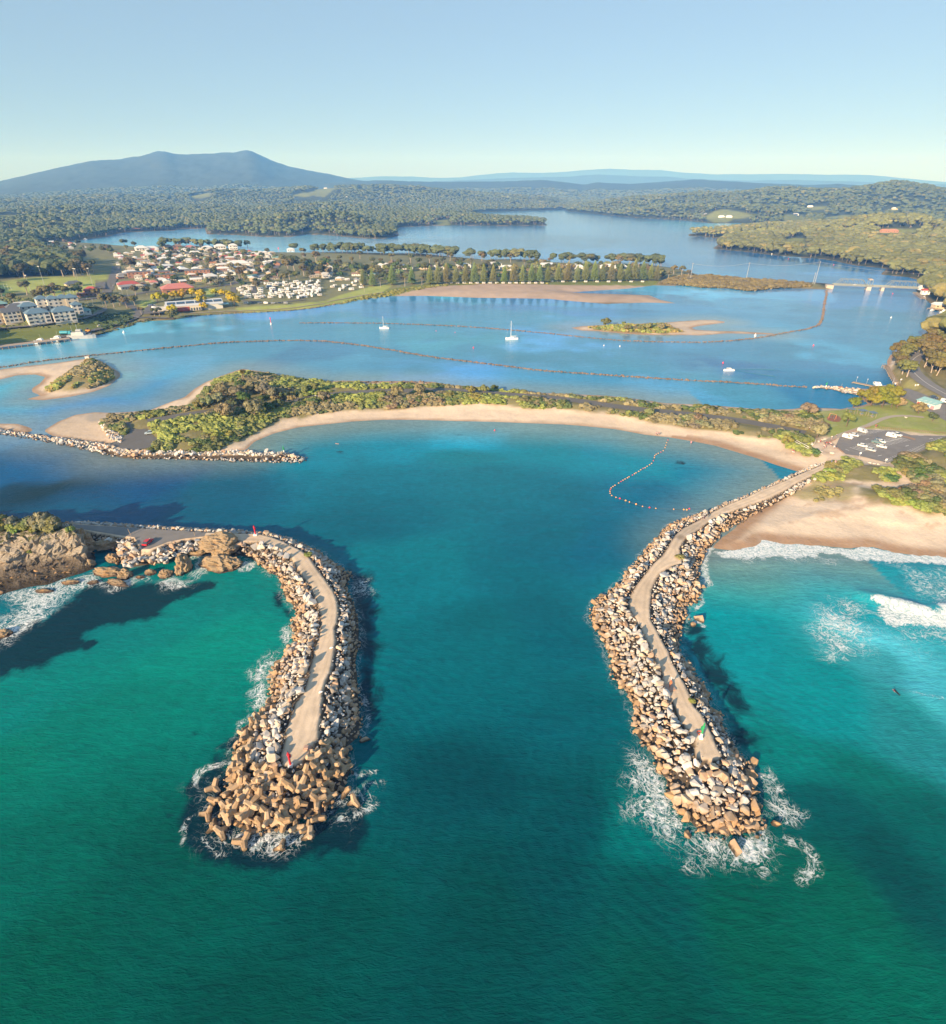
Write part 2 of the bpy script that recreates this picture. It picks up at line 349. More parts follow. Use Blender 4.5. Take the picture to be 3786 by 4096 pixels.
NA, NR, R0, R1, AZM = 760, 820, 28.0, 24000.0, R(64)
ga = np.linspace(-AZM, AZM, NA); gr = R0*(R1/R0)**np.linspace(0, 1, NR)
AA, RR = np.meshgrid(ga, gr); GX = (RR*np.sin(AA)).ravel(); GY = (RR*np.cos(AA)).ravel()
GP = np.stack([GX, GY], 1)
GZ, GD, GDR, GDL = land_height(GP)
HG = GZ.reshape(NR, NA)
def height(x, y, grid=None):
    g = HG if grid is None else grid
    x = np.atleast_1d(np.asarray(x, float)); y = np.atleast_1d(np.asarray(y, float))
    a = (np.arctan2(x, y)+AZM)/(2*AZM)*(NA-1); r = np.log(np.maximum(np.hypot(x, y), R0)/R0)/math.log(R1/R0)*(NR-1)
    a = np.clip(a, 0, NA-1.001); r = np.clip(r, 0, NR-1.001); ai = a.astype(int); ri = r.astype(int); fa = a-ai; fr = r-ri
    return (g[ri, ai]*(1-fa)+g[ri, ai+1]*fa)*(1-fr) + (g[ri+1, ai]*(1-fa)+g[ri+1, ai+1]*fa)*fr
DG = GD.reshape(NR, NA)
_rs = np.geomspace(35, 20000, 2600)
def at(reg, x, y, up=0.0):
    p = G(reg, x, y, 0.0)
    if p[1] > 0 and math.hypot(p[0], p[1]) < 1e6 and (FS*SN + (REG[reg][1]+y*REG[reg][2]-2048.0)*CS) > 0: az = math.atan2(p[0], p[1]); te = -CAM_H/math.hypot(p[0], p[1])
    else:
        az, el = az_el((REG[reg][0]+x*REG[reg][2])/2.0487, (REG[reg][1]+y*REG[reg][2])/2.0487); te = math.tan(el)
    hh = np.maximum(height(_rs*math.sin(az), _rs*math.cos(az)), 0); f = hh - (CAM_H + _rs*te); k = np.argmax(f >= 0)
    if f[k] < 0: k = len(_rs)-1
    r = _rs[k]
    if k > 0: r = _rs[k-1] + (_rs[k]-_rs[k-1])*(-f[k-1])/max(f[k]-f[k-1], 1e-9)
    return Vector((r*math.sin(az), r*math.cos(az), max(0.0, float(height(r*math.sin(az), r*math.cos(az))[0]))+up))

# ---- ground colours
C_SAND = np.array((.66, .54, .42)); C_WET = np.array((.36, .235, .15)); C_FLAT = np.array((.40, .30, .22))
C_GRASS = np.array((.31, .35, .10)); C_FOREST = np.array((.06, .074, .042)); C_SCRUB = np.array((.22, .20, .09)); C_TOWN = np.array((.20, .20, .10))
GCOL = np.tile(C_FOREST, (len(GP), 1))
rr_ = np.hypot(GX, GY)
def paint(mask, c):
    global GCOL
    m = np.clip(mask, 0, 1)[:, None]; GCOL = GCOL*(1-m) + np.asarray(c)*m
def zone(poly, c, f=2.0, ragged=0.0, rs=12):
    s = sdist(GP, poly, 80)
    if ragged: s = s + (fbm(GX, GY, rs, 3, 11)-.5)*ragged
    paint(sstep(-f, f, s), c)
sandy = (rr_ < 560) & (GDR > -60) & (GX < 330)
paint(sandy.astype(float), C_SAND)
TOWN = T(3, ('C1', -300,1300, 1848,1000), ('C3', 185,508, 680,433), ('C4', 0,340, 1000,350, 1848,380), ('C5', 800,700, 620,630), ('C4', 1848,300, 1100,215, 0,170), ('C2', 1300,270, 100,215), ('C1', 740,170, 350,190, 1000,560, 0,640, -400,640))
zone(TOWN, C_TOWN, 6)
zone(np.array(ISL_A), C_SAND, 14); zone(ISL_B, C_SAND*.86, 20); zone(ISL_C, C_SAND, 12); paint(sdist(GP, ISL_A, 30) > -12, C_SAND); paint(sdist(GP, ISL_B, 30) > -16, C_SAND*.86); paint(sdist(GP, ISL_C, 30) > -10, C_SAND)
zone(SCRUB, C_SCRUB, 1.5, 8, 14); zone(SCR_A, (.30,.25,.11), 1.5, 4, 8); zone(SCR_B, (.24,.20,.09), 1, 4, 8)
zone(DUNE1, C_SCRUB, 1, 6, 10); zone(DUNE1B, (.36,.31,.16), 2, 12, 9); zone(DUNE2, C_SCRUB, 1, 6, 10); zone(DUNE3, (.22,.2,.08), 1, 5, 8)
zone(T(4, ('C6', 1350,480, 1480,420, 1600,330, 1700,250, 2300,100, 2300,1100, 1900,920, 1700,800, 1500,742, 1385,700, 1430,650, 1350,580, 1310,500)), (.21, .19, .085), 1.5, 6, 10); zone(T(4, ('C6', 1430,640, 1560,600, 1620,690, 1500,705, 1430,700)), (.30, .28, .10), 1)
zone(PARK, C_GRASS, 1.2)
SFLAT = T(.5, ('C7', 230,540, 330,480, 440,440, 560,425, 640,430, 580,480, 620,560, 640,610, 450,590)); zone(SFLAT, C_SAND*.86, 2)
MUDF = T(.3, ('C3', 640,440, 800,410, 1000,375, 1300,365, 1848,362), ('C4', 200,360, 500,365, 760,352, 980,350, 1120,487, 300,480, 0,460), ('C3', 1600,455, 940,435)); zone(MUDF, (.42, .325, .255), 3)
FORE = T(1.5, ('C2', 0,1000, 440,935, 800,915, 1100,900, 1400,885, 1600,860, 1848,820), ('C3', 300,445, 500,400, 700,385, 1000,350, 1400,340, 1848,338), ('C4', 300,328, 700,328, 980,322, 980,345, 500,362, 200,358), ('C3', 1848,360, 1300,362, 1000,372, 800,405, 600,435, 400,470, 185,505), ('C2', 1848,845, 1500,900, 1200,915, 800,935, 440,955, 100,985))
zone(FORE, (.17, .20, .05), 2, 6, 20)
LAWN1 = T(2, ('C2', 900,880, 1100,860, 1500,840, 1848,800), ('C3', 300,430, 520,370, 700,360, 620,400, 450,440, 250,480), ('C2', 1500,895, 1000,915)); zone(LAWN1, C_GRASS*1.05, 1.5)
FIELD = T(6, ('C1', -300,640, 0,635, 300,590, 600,570, 900,570, 1010,600, 1010,680, 900,720, 720,740, 740,790, 400,740, 200,720, 0,780, -300,800)); zone(FIELD, C_GRASS*1.1, 1.5)
zone(T(6, ('C1', 920,545, 1140,540, 1150,600, 1060,610, 930,600)), C_GRASS, 1.5)
zone(T(6, ('C1', 1460,790, 1620,765, 1640,810, 1480,850)), C_GRASS*1.1, 1.5); zone(T(4, ('C2', 590,690, 700,680, 720,700, 660,760, 600,760)), C_GRASS*1.1, 1.5)
zone(T(4, ('C1', -300,1100, 0,1108, 260,1080, 600,1060, 900,1020, 1100,960, 1320,920, 1420,930, 1380,1000, 1100,1060, 900,1100, 500,1160, 0,1230, -300,1300)), (.16, .19, .045), 1.5, 5, 10)
zone(BANK, (.17, .19, .08), 2)
CLEAR = []
for z_, *p_ in ((18,'B1',1115,330,1180,318,1240,312,1235,330,1180,342,1130,345), (18,'B1',1700,330,1760,312,1848,300,1900,296,1900,325,1780,335), (10,'B1',0,438,60,440,125,452,100,465,0,462), (4,'B1',40,516,130,514,165,528,60,532),
      (4,'B1',335,475,375,473,380,486,340,488), (25,'B2',0,290,60,276,120,285,60,335,0,330), (4,'B2',700,470,780,468,790,498,715,500), (6,'B3',420,455,480,420,560,405,640,420,720,440,700,452,600,458,560,485,490,485), (6,'B3',890,450,1000,440,1030,460,1010,478,900,470),
      (12,'B3',1035,395,1080,388,1150,388,1145,405,1060,412), (10,'B3',1130,455,1200,445,1290,440,1300,455,1180,470,1130,475), (14,'B3',1490,410,1560,400,1575,415,1500,422), (3,'C5',350,250,440,235,530,240,545,280,525,340,440,330,350,320),
      (8,'C5',1200,165,1350,145,1500,150,1640,175,1500,190,1250,200), (3,'C5',515,340,550,345,555,395,520,395), (4,'B2',1650,455,1700,450,1700,460,1650,462)):
    rg, pp = p_[0], p_[1:]
    pl = np.array([tuple(at(rg, pp[i], pp[i+1]))[:2] for i in range(0, len(pp), 2)]); zone(pl, (.20, .22, .07), 6, 10, 40); CLEAR.append(pl)
paint((sstep(9, 2, GDL)*(rr_ < 2600)*(GDL > 0)*(1-sstep(-2, 2, sdist(GP, FORE, 60)))*(1-sstep(-3, 3, sdist(GP, MUDF, 60)))*.8), (.25, .19, .11))
paint((sstep(7, 2, GDR)*(rr_ > 560)*(rr_ < 2600)*(GDR > 0)*.8), (.25, .19, .11))
# wet sand by the water line (a darker, damp strip)
wet = sandy | (sdist(GP, ISL_A, 30) > -30) | (sdist(GP, ISL_B, 30) > -30)
paint(sstep(.22, .05, GZ + .12*(fbm(GX, GY, 9, 3, 21)-.5))*wet*.85, C_WET)
paint(sstep(.62, .25, GZ + .2*(fbm(GX, GY, 14, 3, 22)-.5))*((GY < 250) & (GX > 60) & (GZ > -.5)), C_WET*1.05)
wr_ = fbm(GX*.35, GY*1.6, 5, 4, 25); paint(sstep(.60, .68, wr_)*((GY < 235) & (GX > 70) & (GD > 12) & (GD < 48))*.55, (.40, .28, .19)); paint(sstep(.5, .7, fbm(GX, GY, 3, 3, 27))*sandy*.22, C_SAND*.72)
GA = np.zeros(len(GP)); GA[sandy] = 1
idx = np.arange(NR*NA).reshape(NR, NA)
F = np.stack([idx[:-1, :-1], idx[:-1, 1:], idx[1:, 1:], idx[1:, :-1]], -1).reshape(-1, 4)
keep = (GZ[F].max(1) > -1.2); F = F[keep]
used = np.zeros(len(GP), bool); used[F.ravel()] = True; remap = np.cumsum(used)-1
b = NB('ground'); at_ = b.attr('col'); n1 = b.noise(.08, 5); n2 = b.noise(1.1, 4, .6); n3 = b.noise(.006, 6, .7)
v = b.math('MULTIPLY_ADD', n1, .5, .75); v = b.math('MULTIPLY', v, b.math('MULTIPLY_ADD', n2, .34, .83)); v = b.math('MULTIPLY', v, b.math('MULTIPLY_ADD', n3, .9, .55))
cc = b.n('CombineColor'); [b.l(v, cc.inputs[i]) for i in range(3)]
b.base(b.mix(1.0, at_['Color'], cc.outputs[0], 'MULTIPLY')); b.rough(.9); b.spec(.15)
b.bump(b.math('MULTIPLY_ADD', n1, 3.0, b.math('MULTIPLY', n2, .45)), .5, .5)
M_GROUND = b.m
me = np_mesh('ground', np.stack([GX, GY, GZ], 1)[used], remap[F], M_GROUND, True, {'col': ('FLOAT_COLOR', 'POINT', rgba(GCOL[used]))})
tag(obj('ground', me), kind='structure')

# ---- roads, car parks and paths as sheets just above the ground
def ribbon(name, line, width, mat, lift=.06, z=None, step=4.0):
    P = [np.array(line[0])]
    for a, b_ in zip(line[:-1], line[1:]):
        L = np.hypot(*(b_-a)); n = max(1, int(L/step))
        for i in range(1, n+1): P.append(a+(b_-a)*i/n)
    P = np.array(P)
    for _ in range(3): P[1:-1] = (P[:-2]+2*P[1:-1]+P[2:])/4
    t = np.gradient(P, axis=0); t /= np.hypot(t[:, 0], t[:, 1])[:, None]+1e-9; nrm = np.stack([-t[:, 1], t[:, 0]], 1)
    rows = [P+nrm*width*k for k in (-.5, -.17, .17, .5)]
    V = np.concatenate(rows); zz = (height(V[:, 0], V[:, 1]) if z is None else np.full(len(V), z))+lift
    n = len(P); zz = zz.reshape(4, n); zz[:] = zz.max(0) if z is None else zz
    V = np.concatenate([V, zz.reshape(-1, 1)], 1); F = []
    for k in range(3):
        for i in range(n-1): F.append((k*n+i, k*n+i+1, (k+1)*n+i+1, (k+1)*n+i))
    o = obj(name, np_mesh(name, V, F, mat)); tag(o, kind='structure'); return o
def sheet(name, poly, mat, z, kind='structure'):
    bm = bmesh.new(); bm.faces.new([bm.verts.new((p[0], p[1], z)) for p in poly]); bmesh.ops.triangulate(bm, faces=bm.faces[:])
    bmesh.ops.recalc_face_normals(bm, faces=bm.faces[:])
    if sum(f.normal.z for f in bm.faces) < 0: bmesh.ops.reverse_faces(bm, faces=bm.faces[:])
    me = bpy.data.meshes.new(name); bm.to_mesh(me); bm.free(); me.materials.append(mat)
    return tag(obj(name, me), kind=kind)
M_ASPH = plain('asphalt', (.215, .205, .20), .85, .25, .25, .35, bump=.2)
M_ASPH2 = plain('old_asphalt', (.15, .145, .14), .85, .25, .2, .3)
M_CONC = plain('concrete_path', (.40, .35, .29), .85, .25, .12, .5)
M_LINE = plain('road_paint', (.72, .72, .70), .7, .3, .1, 2)
sheet('car_park', CARP2, M_ASPH, 3.10); sheet('boat_ramp_car_park', CARP1, M_ASPH2, 1.75)
ribbon('road', SPITROAD, 6.5, M_ASPH2, .1, 2.6); ribbon('road', ROAD_R, 8.5, M_ASPH, .12, 4.1); ribbon('road', ROAD_RAMP, 15, M_ASPH, .1, 3.06); ribbon('footpath', PATH_PARK, 2.4, M_CONC, .08, 3.06)
ribbon('road_markings', ROAD_R, .25, M_LINE, .14, 4.12)
# ================================================================ BREAKWATERS (core mounds)
LB_PATH = T(4, ('C10', 480,238, 620,250, 750,256, 960,273, 1200,288, 1400,300), ('E1', 560,172, 700,176, 790,200, 880,232, 960,272, 1040,312, 1100,360, 1140,420, 1180,480, 1250,570, 1300,640, 1330,720, 1340,800, 1330,900, 1310,950, 1318,1050, 1310,1130, 1298,1200, 1278,1290, 1240,1370, 1212,1450, 1208,1540),
   ('E2', 1200,120, 1200,200, 1182,300, 1180,400, 1130,480, 1100,530, 1040,610, 960,640, 890,640, 880,560, 900,480, 915,410, 920,340, 950,270, 975,200, 1000,110),
   ('E1', 1005,1560, 1060,1480, 1100,1380, 1115,1280, 1140,1200, 1150,1140, 1170,1080, 1195,1010, 1205,930, 1205,850, 1185,760, 1150,680, 1120,600, 1060,540, 1020,470, 975,400, 930,330, 860,290, 760,255, 690,240, 560,238, 430,200),
   ('C10', 1370,335, 1240,350, 1130,375, 1010,425, 950,425, 900,340, 800,330, 620,300, 500,280))
LB_OUT = T(0, ('C10', 300,262, 480,236, 750,244, 1100,270, 1500,285), ('E1', 560,155, 800,178, 890,200, 1000,228, 1100,278, 1190,318, 1300,396, 1400,458, 1480,510, 1425,610, 1470,700, 1510,820, 1530,950, 1530,1100, 1505,1230, 1520,1330, 1530,1440, 1560,1600),
   ('E2', 1550,150, 1565,280, 1545,420, 1460,480, 1462,560, 1490,680, 1450,780, 1425,870, 1340,930, 1290,1040, 1200,1090, 1060,1120, 985,1170, 900,1215, 700,1225, 560,1235, 400,1190, 310,1140, 330,1080, 375,950, 392,850, 382,790, 382,710, 470,610, 450,520, 500,440, 565,330, 620,260, 655,210),
   ('E1', 690,1650, 750,1560, 755,1480, 755,1380, 775,1290, 865,1210, 900,1130, 950,1080, 960,1000, 925,920, 980,850, 950,770, 880,700, 860,600, 830,530, 760,510, 690,445, 620,385, 530,355),
   ('C10', 1600,470, 1380,440, 1250,450, 1100,510, 1000,520, 880,545, 820,530, 800,450, 700,420, 600,380))
RB_PATH = np.vstack([T(2.8, ('C9', 1290,372, 1230,385, 1130,425, 1030,470, 930,508, 850,547, 760,582)), T(3.3, ('C9', 690,612)), T(4, ('E3', 1080,272, 1000,315, 930,385, 885,470, 830,555, 745,630, 690,705, 620,790, 572,870, 548,950, 562,1010, 603,1070, 652,1150, 685,1240, 742,1330, 782,1430, 822,1520, 842,1600, 882,1700, 920,1780),
   ('E4', 608,292, 660,390, 700,430, 745,510, 745,560, 755,620, 800,655, 870,662, 935,640, 950,615, 910,560, 880,480, 832,380, 790,300, 722,230, 692,130, 640,50),
   ('E3', 1070,1750, 1020,1640, 960,1540, 900,1430, 868,1340, 808,1240, 768,1160, 722,1080, 717,1000, 722,920, 732,830, 772,750, 812,692, 900,642, 978,622, 985,570, 958,500, 1002,420, 1100,350)), T(3.3, ('E3', 1180,290)), T(2.8, ('E3', 1300,228, 1500,155, 1700,86, 1840,16),
   ('C9', 1100,476, 1180,438, 1260,398, 1330,372))])
def rb_top(P): return 4.0-1.2*sstep(150, 172, P[:, 1]+.0*P[:, 0])
RB_OUT = np.vstack([T(0, ('C9', 1330,350, 1200,378, 1110,420, 1000,472, 880,532, 780,572, 680,612, 600,632), ('E3', 1100,212, 1000,255, 850,312, 780,400, 670,510, 640,560, 500,700, 478,760, 390,840, 270,910, 210,1000, 203,1080, 260,1170, 308,1280, 348,1360, 380,1450, 378,1560, 450,1640, 528,1740, 560,1848),
   ('E4', 238,280, 228,380, 250,480, 320,560, 398,640, 420,750, 480,810, 490,890, 535,1010, 618,1120, 700,1230, 850,1290, 960,1310, 1080,1292, 1270,1282, 1302,1180, 1292,1080, 1250,980, 1232,870, 1240,780, 1150,655, 1062,555, 982,400, 972,320, 882,260, 872,140, 790,30),
   ('E3', 1122,1560, 1062,1450, 982,1380, 992,1260, 1002,1160, 1060,1095, 1030,1040, 1052,990, 1140,940, 1162,830, 1132,740, 1142,660, 1182,570, 1192,520)), T(1.2, ('E3', 1250,475, 1320,360, 1410,305, 1550,228, 1690,152, 1848,84), ('C9', 1180,478, 1300,405, 1380,362))])
TW_PATH = T(1.2, ('C7', 640,618, 700,648, 860,652, 1000,650, 1180,650, 1400,652, 1560,658, 1610,664, 1560,672, 1400,668, 1100,664, 900,662, 700,660, 640,640))
TW_OUT = T(0, ('C7', -400,470, 0,522, 150,546, 300,566, 450,586, 600,604, 700,640, 850,652, 1000,655, 1180,655, 1400,658, 1550,664, 1650,662, 1740,680, 1772,694, 1715,716, 1600,712, 1400,706, 1100,698, 900,694, 700,688, 550,655, 400,624, 200,583, 0,553, -400,500))
TW_RIDGE = T(1.6, ('C7', -400,480, 0,532, 150,556, 300,580, 450,600, 600,622, 700,650))
M_CORE = plain('rubble_core', (.13, .105, .08), .95, .1, .35, 1.2)
def mound(name, out, path, top, res, mat, ext=2.0, power=.8):
    lo, hi = out.min(0)-ext, out.max(0)+ext
    xs = np.arange(lo[0], hi[0], res); ys = np.arange(lo[1], hi[1], res); X, Y = np.meshgrid(xs, ys)
    P = np.stack([X.ravel(), Y.ravel()], 1); z = mound_z(P, out, path, top, power)
    return P, z, X.shape
def mound_z(P, out, path, top, power=.8):
    top = top(P) if callable(top) else top
    do = sdist(P, out, 30); dp = pdist(P, path, True); ip = inside(P, path)
    t = np.clip(do/(do+dp+1e-6), 0, 1)**power
    return np.where(ip, top, np.where(do > 0, top*t, do*.5))
def mound_mesh(name, out, path, top, res, drop=.7, power=.8, path_poly=None):
    P, z, sh = mound(name, out, path, top, res, M_CORE, 2, power)
    ip = sdist(P, path, 10); zz = z - drop*(1-sstep(-.9, .1, ip)) + .12*(fbm(P[:, 0], P[:, 1], 2.5, 3)-.5)
    idx = np.arange(len(P)).reshape(sh); F = np.stack([idx[:-1, :-1], idx[:-1, 1:], idx[1:, 1:], idx[1:, :-1]], -1).reshape(-1, 4)
    F = F[zz[F].max(1) > -1.0]; u = np.zeros(len(P), bool); u[F.ravel()] = True; rm = np.cumsum(u)-1
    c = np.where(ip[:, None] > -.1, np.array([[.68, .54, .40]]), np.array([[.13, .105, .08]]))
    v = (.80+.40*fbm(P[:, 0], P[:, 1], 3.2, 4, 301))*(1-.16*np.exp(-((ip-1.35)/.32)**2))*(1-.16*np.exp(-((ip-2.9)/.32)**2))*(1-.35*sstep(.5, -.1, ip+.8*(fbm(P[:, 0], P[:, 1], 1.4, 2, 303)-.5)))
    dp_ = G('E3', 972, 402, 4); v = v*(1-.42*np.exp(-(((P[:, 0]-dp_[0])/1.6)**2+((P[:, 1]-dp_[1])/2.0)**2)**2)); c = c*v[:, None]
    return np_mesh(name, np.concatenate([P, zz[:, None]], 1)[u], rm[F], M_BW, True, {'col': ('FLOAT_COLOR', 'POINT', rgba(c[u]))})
b = NB('breakwater_gravel'); a_ = b.attr('col'); n1 = b.noise(.35, 6, .65); n2 = b.noise(3.0, 4, .65); n0 = b.noise(.07, 3)
v = b.math('MULTIPLY', b.math('MULTIPLY_ADD', b.math('ADD', n1, n0), .5, .5), b.math('MULTIPLY_ADD', n2, .36, .82)); cc = b.n('CombineColor'); [b.l(v, cc.inputs[i]) for i in range(3)]
b.base(b.mix(1.0, a_['Color'], cc.outputs[0], 'MULTIPLY')); b.rough(.92); b.spec(.15); b.bump(b.math('MULTIPLY_ADD', n2, .4, n1), .5, .12); M_BW = b.m
tag(obj('breakwater', mound_mesh('breakwater', LB_OUT, LB_PATH, 4.0, .45)), 'curving rubble breakwater with sandy track, ending in concrete armour legs', 'breakwater')
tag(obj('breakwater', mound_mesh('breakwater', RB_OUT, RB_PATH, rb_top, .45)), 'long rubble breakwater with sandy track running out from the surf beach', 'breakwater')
tag(obj('breakwater', mound_mesh('breakwater', TW_OUT, TW_PATH, 1.2, .7, .4)), 'low pale rock wall ending beside the curved beach near the small car park', 'breakwater')
TARMAC = T(4, ('C10', 490,246, 620,256, 750,262, 960,277, 1200,292, 1385,303, 1372,330, 1240,345, 1125,368, 1005,415, 955,412, 905,335, 790,318, 620,292, 510,272))
sheet('turning_area', TARMAC, M_ASPH, 4.09)
# ================================================================ WATER
WC = [  # photograph position, fitted water colour, painted sky reflection included
 (50,1950,0.0005,0.0923,0.0654),
 (500,1950,0.0005,0.0694,0.0572),
 (924,1950,0.0005,0.0648,0.0644),
 (1300,1950,0.0005,0.0726,0.0604),
 (1750,1950,0.0005,0.1150,0.0827),
 (1500,1850,0.0005,0.0909,0.0647),
 (1650,1800,0.0005,0.1052,0.0742),
 (100,1700,0.0005,0.1153,0.0890),
 (300,1770,0.0005,0.0847,0.0674),
 (700,1780,0.0005,0.0708,0.0646),
 (1000,1780,0.0005,0.0584,0.0580),
 (1300,1780,0.0005,0.0740,0.0739),
 (1700,1700,0.0005,0.0646,0.0657),
 (50,1500,0.0005,0.1705,0.1256),
 (250,1420,0.0005,0.1785,0.1444),
 (100,1400,0.0005,0.1937,0.1729),
 (400,1300,0.0005,0.2314,0.1888),
 (450,1160,0.0005,0.1873,0.1750),
 (924,1500,0.0005,0.0618,0.0805),
 (850,1350,0.0005,0.1246,0.1605),
 (924,1250,0.0005,0.1213,0.1601),
 (1000,1100,0.0005,0.1375,0.1988),
 (800,1080,0.0005,0.1736,0.2336),
 (700,1000,0.0005,0.1171,0.1822),
 (900,950,0.0005,0.1515,0.2246),
 (400,980,0.0005,0.0947,0.1777),
 (100,940,0.0005,0.0234,0.0380),
 (100,905,0.0005,0.0953,0.2584),
 (300,930,0.0005,0.0701,0.2004),
 (700,920,0.0005,0.1542,0.2349),
 (900,880,0.0005,0.1833,0.2518),
 (924,845,0.0005,0.3612,0.5899),
 (1200,880,0.0005,0.2495,0.3902),
 (1400,920,0.0005,0.1862,0.3174),
 (1100,1030,0.0005,0.1241,0.1911),
 (1200,1040,0.0005,0.1217,0.2154),
 (1100,1200,0.0005,0.1070,0.1538),
 (1100,1400,0.0005,0.0994,0.1327),
 (1150,1600,0.0005,0.0651,0.0804),
 (1100,1720,0.0005,0.0616,0.0703),
 (1450,1250,0.0005,0.2609,0.3136),
 (1500,1180,0.0005,0.3184,0.3537),
 (1700,1200,0.0052,0.3353,0.4184),
 (1600,1350,0.0005,0.2430,0.2717),
 (1800,1400,0.0122,0.2211,0.2511),
 (1700,1500,0.0005,0.1321,0.1181),
 (1550,1450,0.0005,0.1837,0.1764),
 (1800,1600,0.0005,0.0994,0.0944),
 (1600,1600,0.0005,0.0858,0.0915),
 (1750,1300,0.0819,0.5500,0.6841),
 (200,790,0.0005,0.2731,0.7271),
 (300,730,0.0365,0.3494,0.6476),
 (600,700,0.0005,0.1990,0.4293),
 (1300,765,0.0732,0.3312,0.6051),
 (400,650,0.0005,0.2602,0.4430),
 (900,665,0.0005,0.3000,0.4663),
 (1200,700,0.0005,0.2388,0.4203),
 (1500,725,0.0005,0.1227,0.3504),
 (1600,680,0.0005,0.3408,0.6544),
 (1700,730,0.0005,0.1780,0.4106),
 (1750,620,0.0005,0.1912,0.3811),
 (800,600,0.0005,0.2338,0.5870),
 (1100,590,0.0005,0.2341,0.6689),
 (1450,600,0.0166,0.2985,0.6107),
 (1300,560,0.0005,0.4652,0.9000),
 (300,630,0.0243,0.5065,0.7938),
 (600,640,0.0005,0.2623,0.4819),
 (300,460,0.0738,0.4185,0.8609),
 (600,480,0.1165,0.5460,0.9000),
 (900,475,0.0005,0.1429,0.4082),
 (1300,485,0.0005,0.1685,0.4815),
 (1500,525,0.0005,0.2189,0.5172),
 (1700,545,0.0005,0.2958,0.8450),
 (1200,440,0.0005,0.1855,0.5299),
 (1272,1644,0.0005,0.1393,0.1401),
 (500,610,0.0005,0.3150,0.9000),
 (700,640,0.0005,0.2738,0.4731),
 (1000,620,0.0005,0.2844,0.5383),
 (1100,650,0.0005,0.3513,0.8905),
 (1000,690,0.0005,0.2265,0.3932),
 (750,690,0.0005,0.2268,0.4316),
 (450,695,0.0005,0.2795,0.5070),
 (930,562,0.0005,0.5500,0.9000),
 (1350,595,0.0005,0.1848,0.4268),
 (1650,625,0.0005,0.2029,0.4292),
 (1600,735,0.0005,0.1891,0.3941),
 (1400,755,0.0497,0.2673,0.4340),
 (1100,745,0.0167,0.2668,0.5126),
 (700,722,0.0104,0.2885,0.5320),
 (160,725,0.0005,0.5500,0.9000),
 (380,470,0.0005,0.5500,0.9000),
 (480,468,0.1720,0.5500,0.9000),
 (700,476,0.2755,0.5500,0.9000),
 (1100,470,0.0005,0.0846,0.2416),
 (1180,500,0.0005,0.2068,0.5909),
 (1350,515,0.0005,0.1731,0.4944),
 (1600,545,0.0005,0.1531,0.4376),
 (1250,460,0.0005,0.1562,0.4464),
 (1150,430,0.0005,0.1311,0.3745),
 (1700,600,0.0005,0.2063,0.5895),
 (850,740,0.0005,0.3359,0.8937),
 (1550,690,0.0005,0.2040,0.3978),
 (250,770,0.0528,0.2908,0.5568),
 (1380,440,0.0005,0.5062,0.9000),
 (800,455,0.0005,0.3147,0.7455),
 (1250,900,0.0005,0.2314,0.3426),
 (1050,880,0.0005,0.2257,0.3252),
 (600,880,0.0005,0.2109,0.3235),
 (750,860,0.0005,0.2302,0.3586),
 (1300,990,0.0005,0.1384,0.2576),
]
WCA = np.array(WC, dtype=float)
def dxy_polar(x, y):
    p = G('D', x, y); return math.atan2(p[0], p[1]), math.log(math.hypot(p[0], p[1]))
wq = np.array([dxy_polar(a, b_) for a, b_ in WCA[:, :2]])
WNA, WNR, W0, W1, WAZ = 640, 640, 22.0, 42000.0, R(66)
wa = np.linspace(-WAZ, WAZ, WNA)
wr = np.concatenate([W0*(3000/W0)**np.linspace(0, 1, WNR-40), 3000*(W1/3000)**np.linspace(0, 1, 41)[1:]])
A_, R_ = np.meshgrid(wa, wr); WX = (R_*np.sin(A_)).ravel(); WY = (R_*np.cos(A_)).ravel(); WP = np.stack([WX, WY], 1); lr = np.log(R_.ravel()); la = A_.ravel()
num = np.zeros((len(WP), 3)); den = np.zeros(len(WP))
wx_ = la + .02*(fbm(WX, WY, 40, 3, 31)-.5)*8; wy_ = lr + .04*(fbm(WX, WY, 30, 3, 33)-.5)*6
for (qa, qr), c in zip(wq, WCA[:, 2:]):
    d2 = ((wx_-qa)*1.35)**2 + ((wy_-qr)*1.5)**2
    k = 1/(d2+.0012)**1.9; num += k[:, None]*c; den += k
WCOL = num/den[:, None]
def wsd(poly, far=30): return sdist(WP, poly, far)
# shallow water over sand: paler towards the beaches
dr = wsd(LANDR, 60); dA = np.maximum.reduce([wsd(ISL_A, 40), wsd(ISL_B, 40), wsd(ISL_C, 40), np.where((WX < 120), dr, -60)])
sh = sstep(-34, -1, dA)*(np.hypot(WX, WY) < 700)*(1-.0*dA)
WCOL = WCOL*(1-.66*sh[:, None]) + (.66*sh[:, None])*np.array([[.25, .30, .26]])
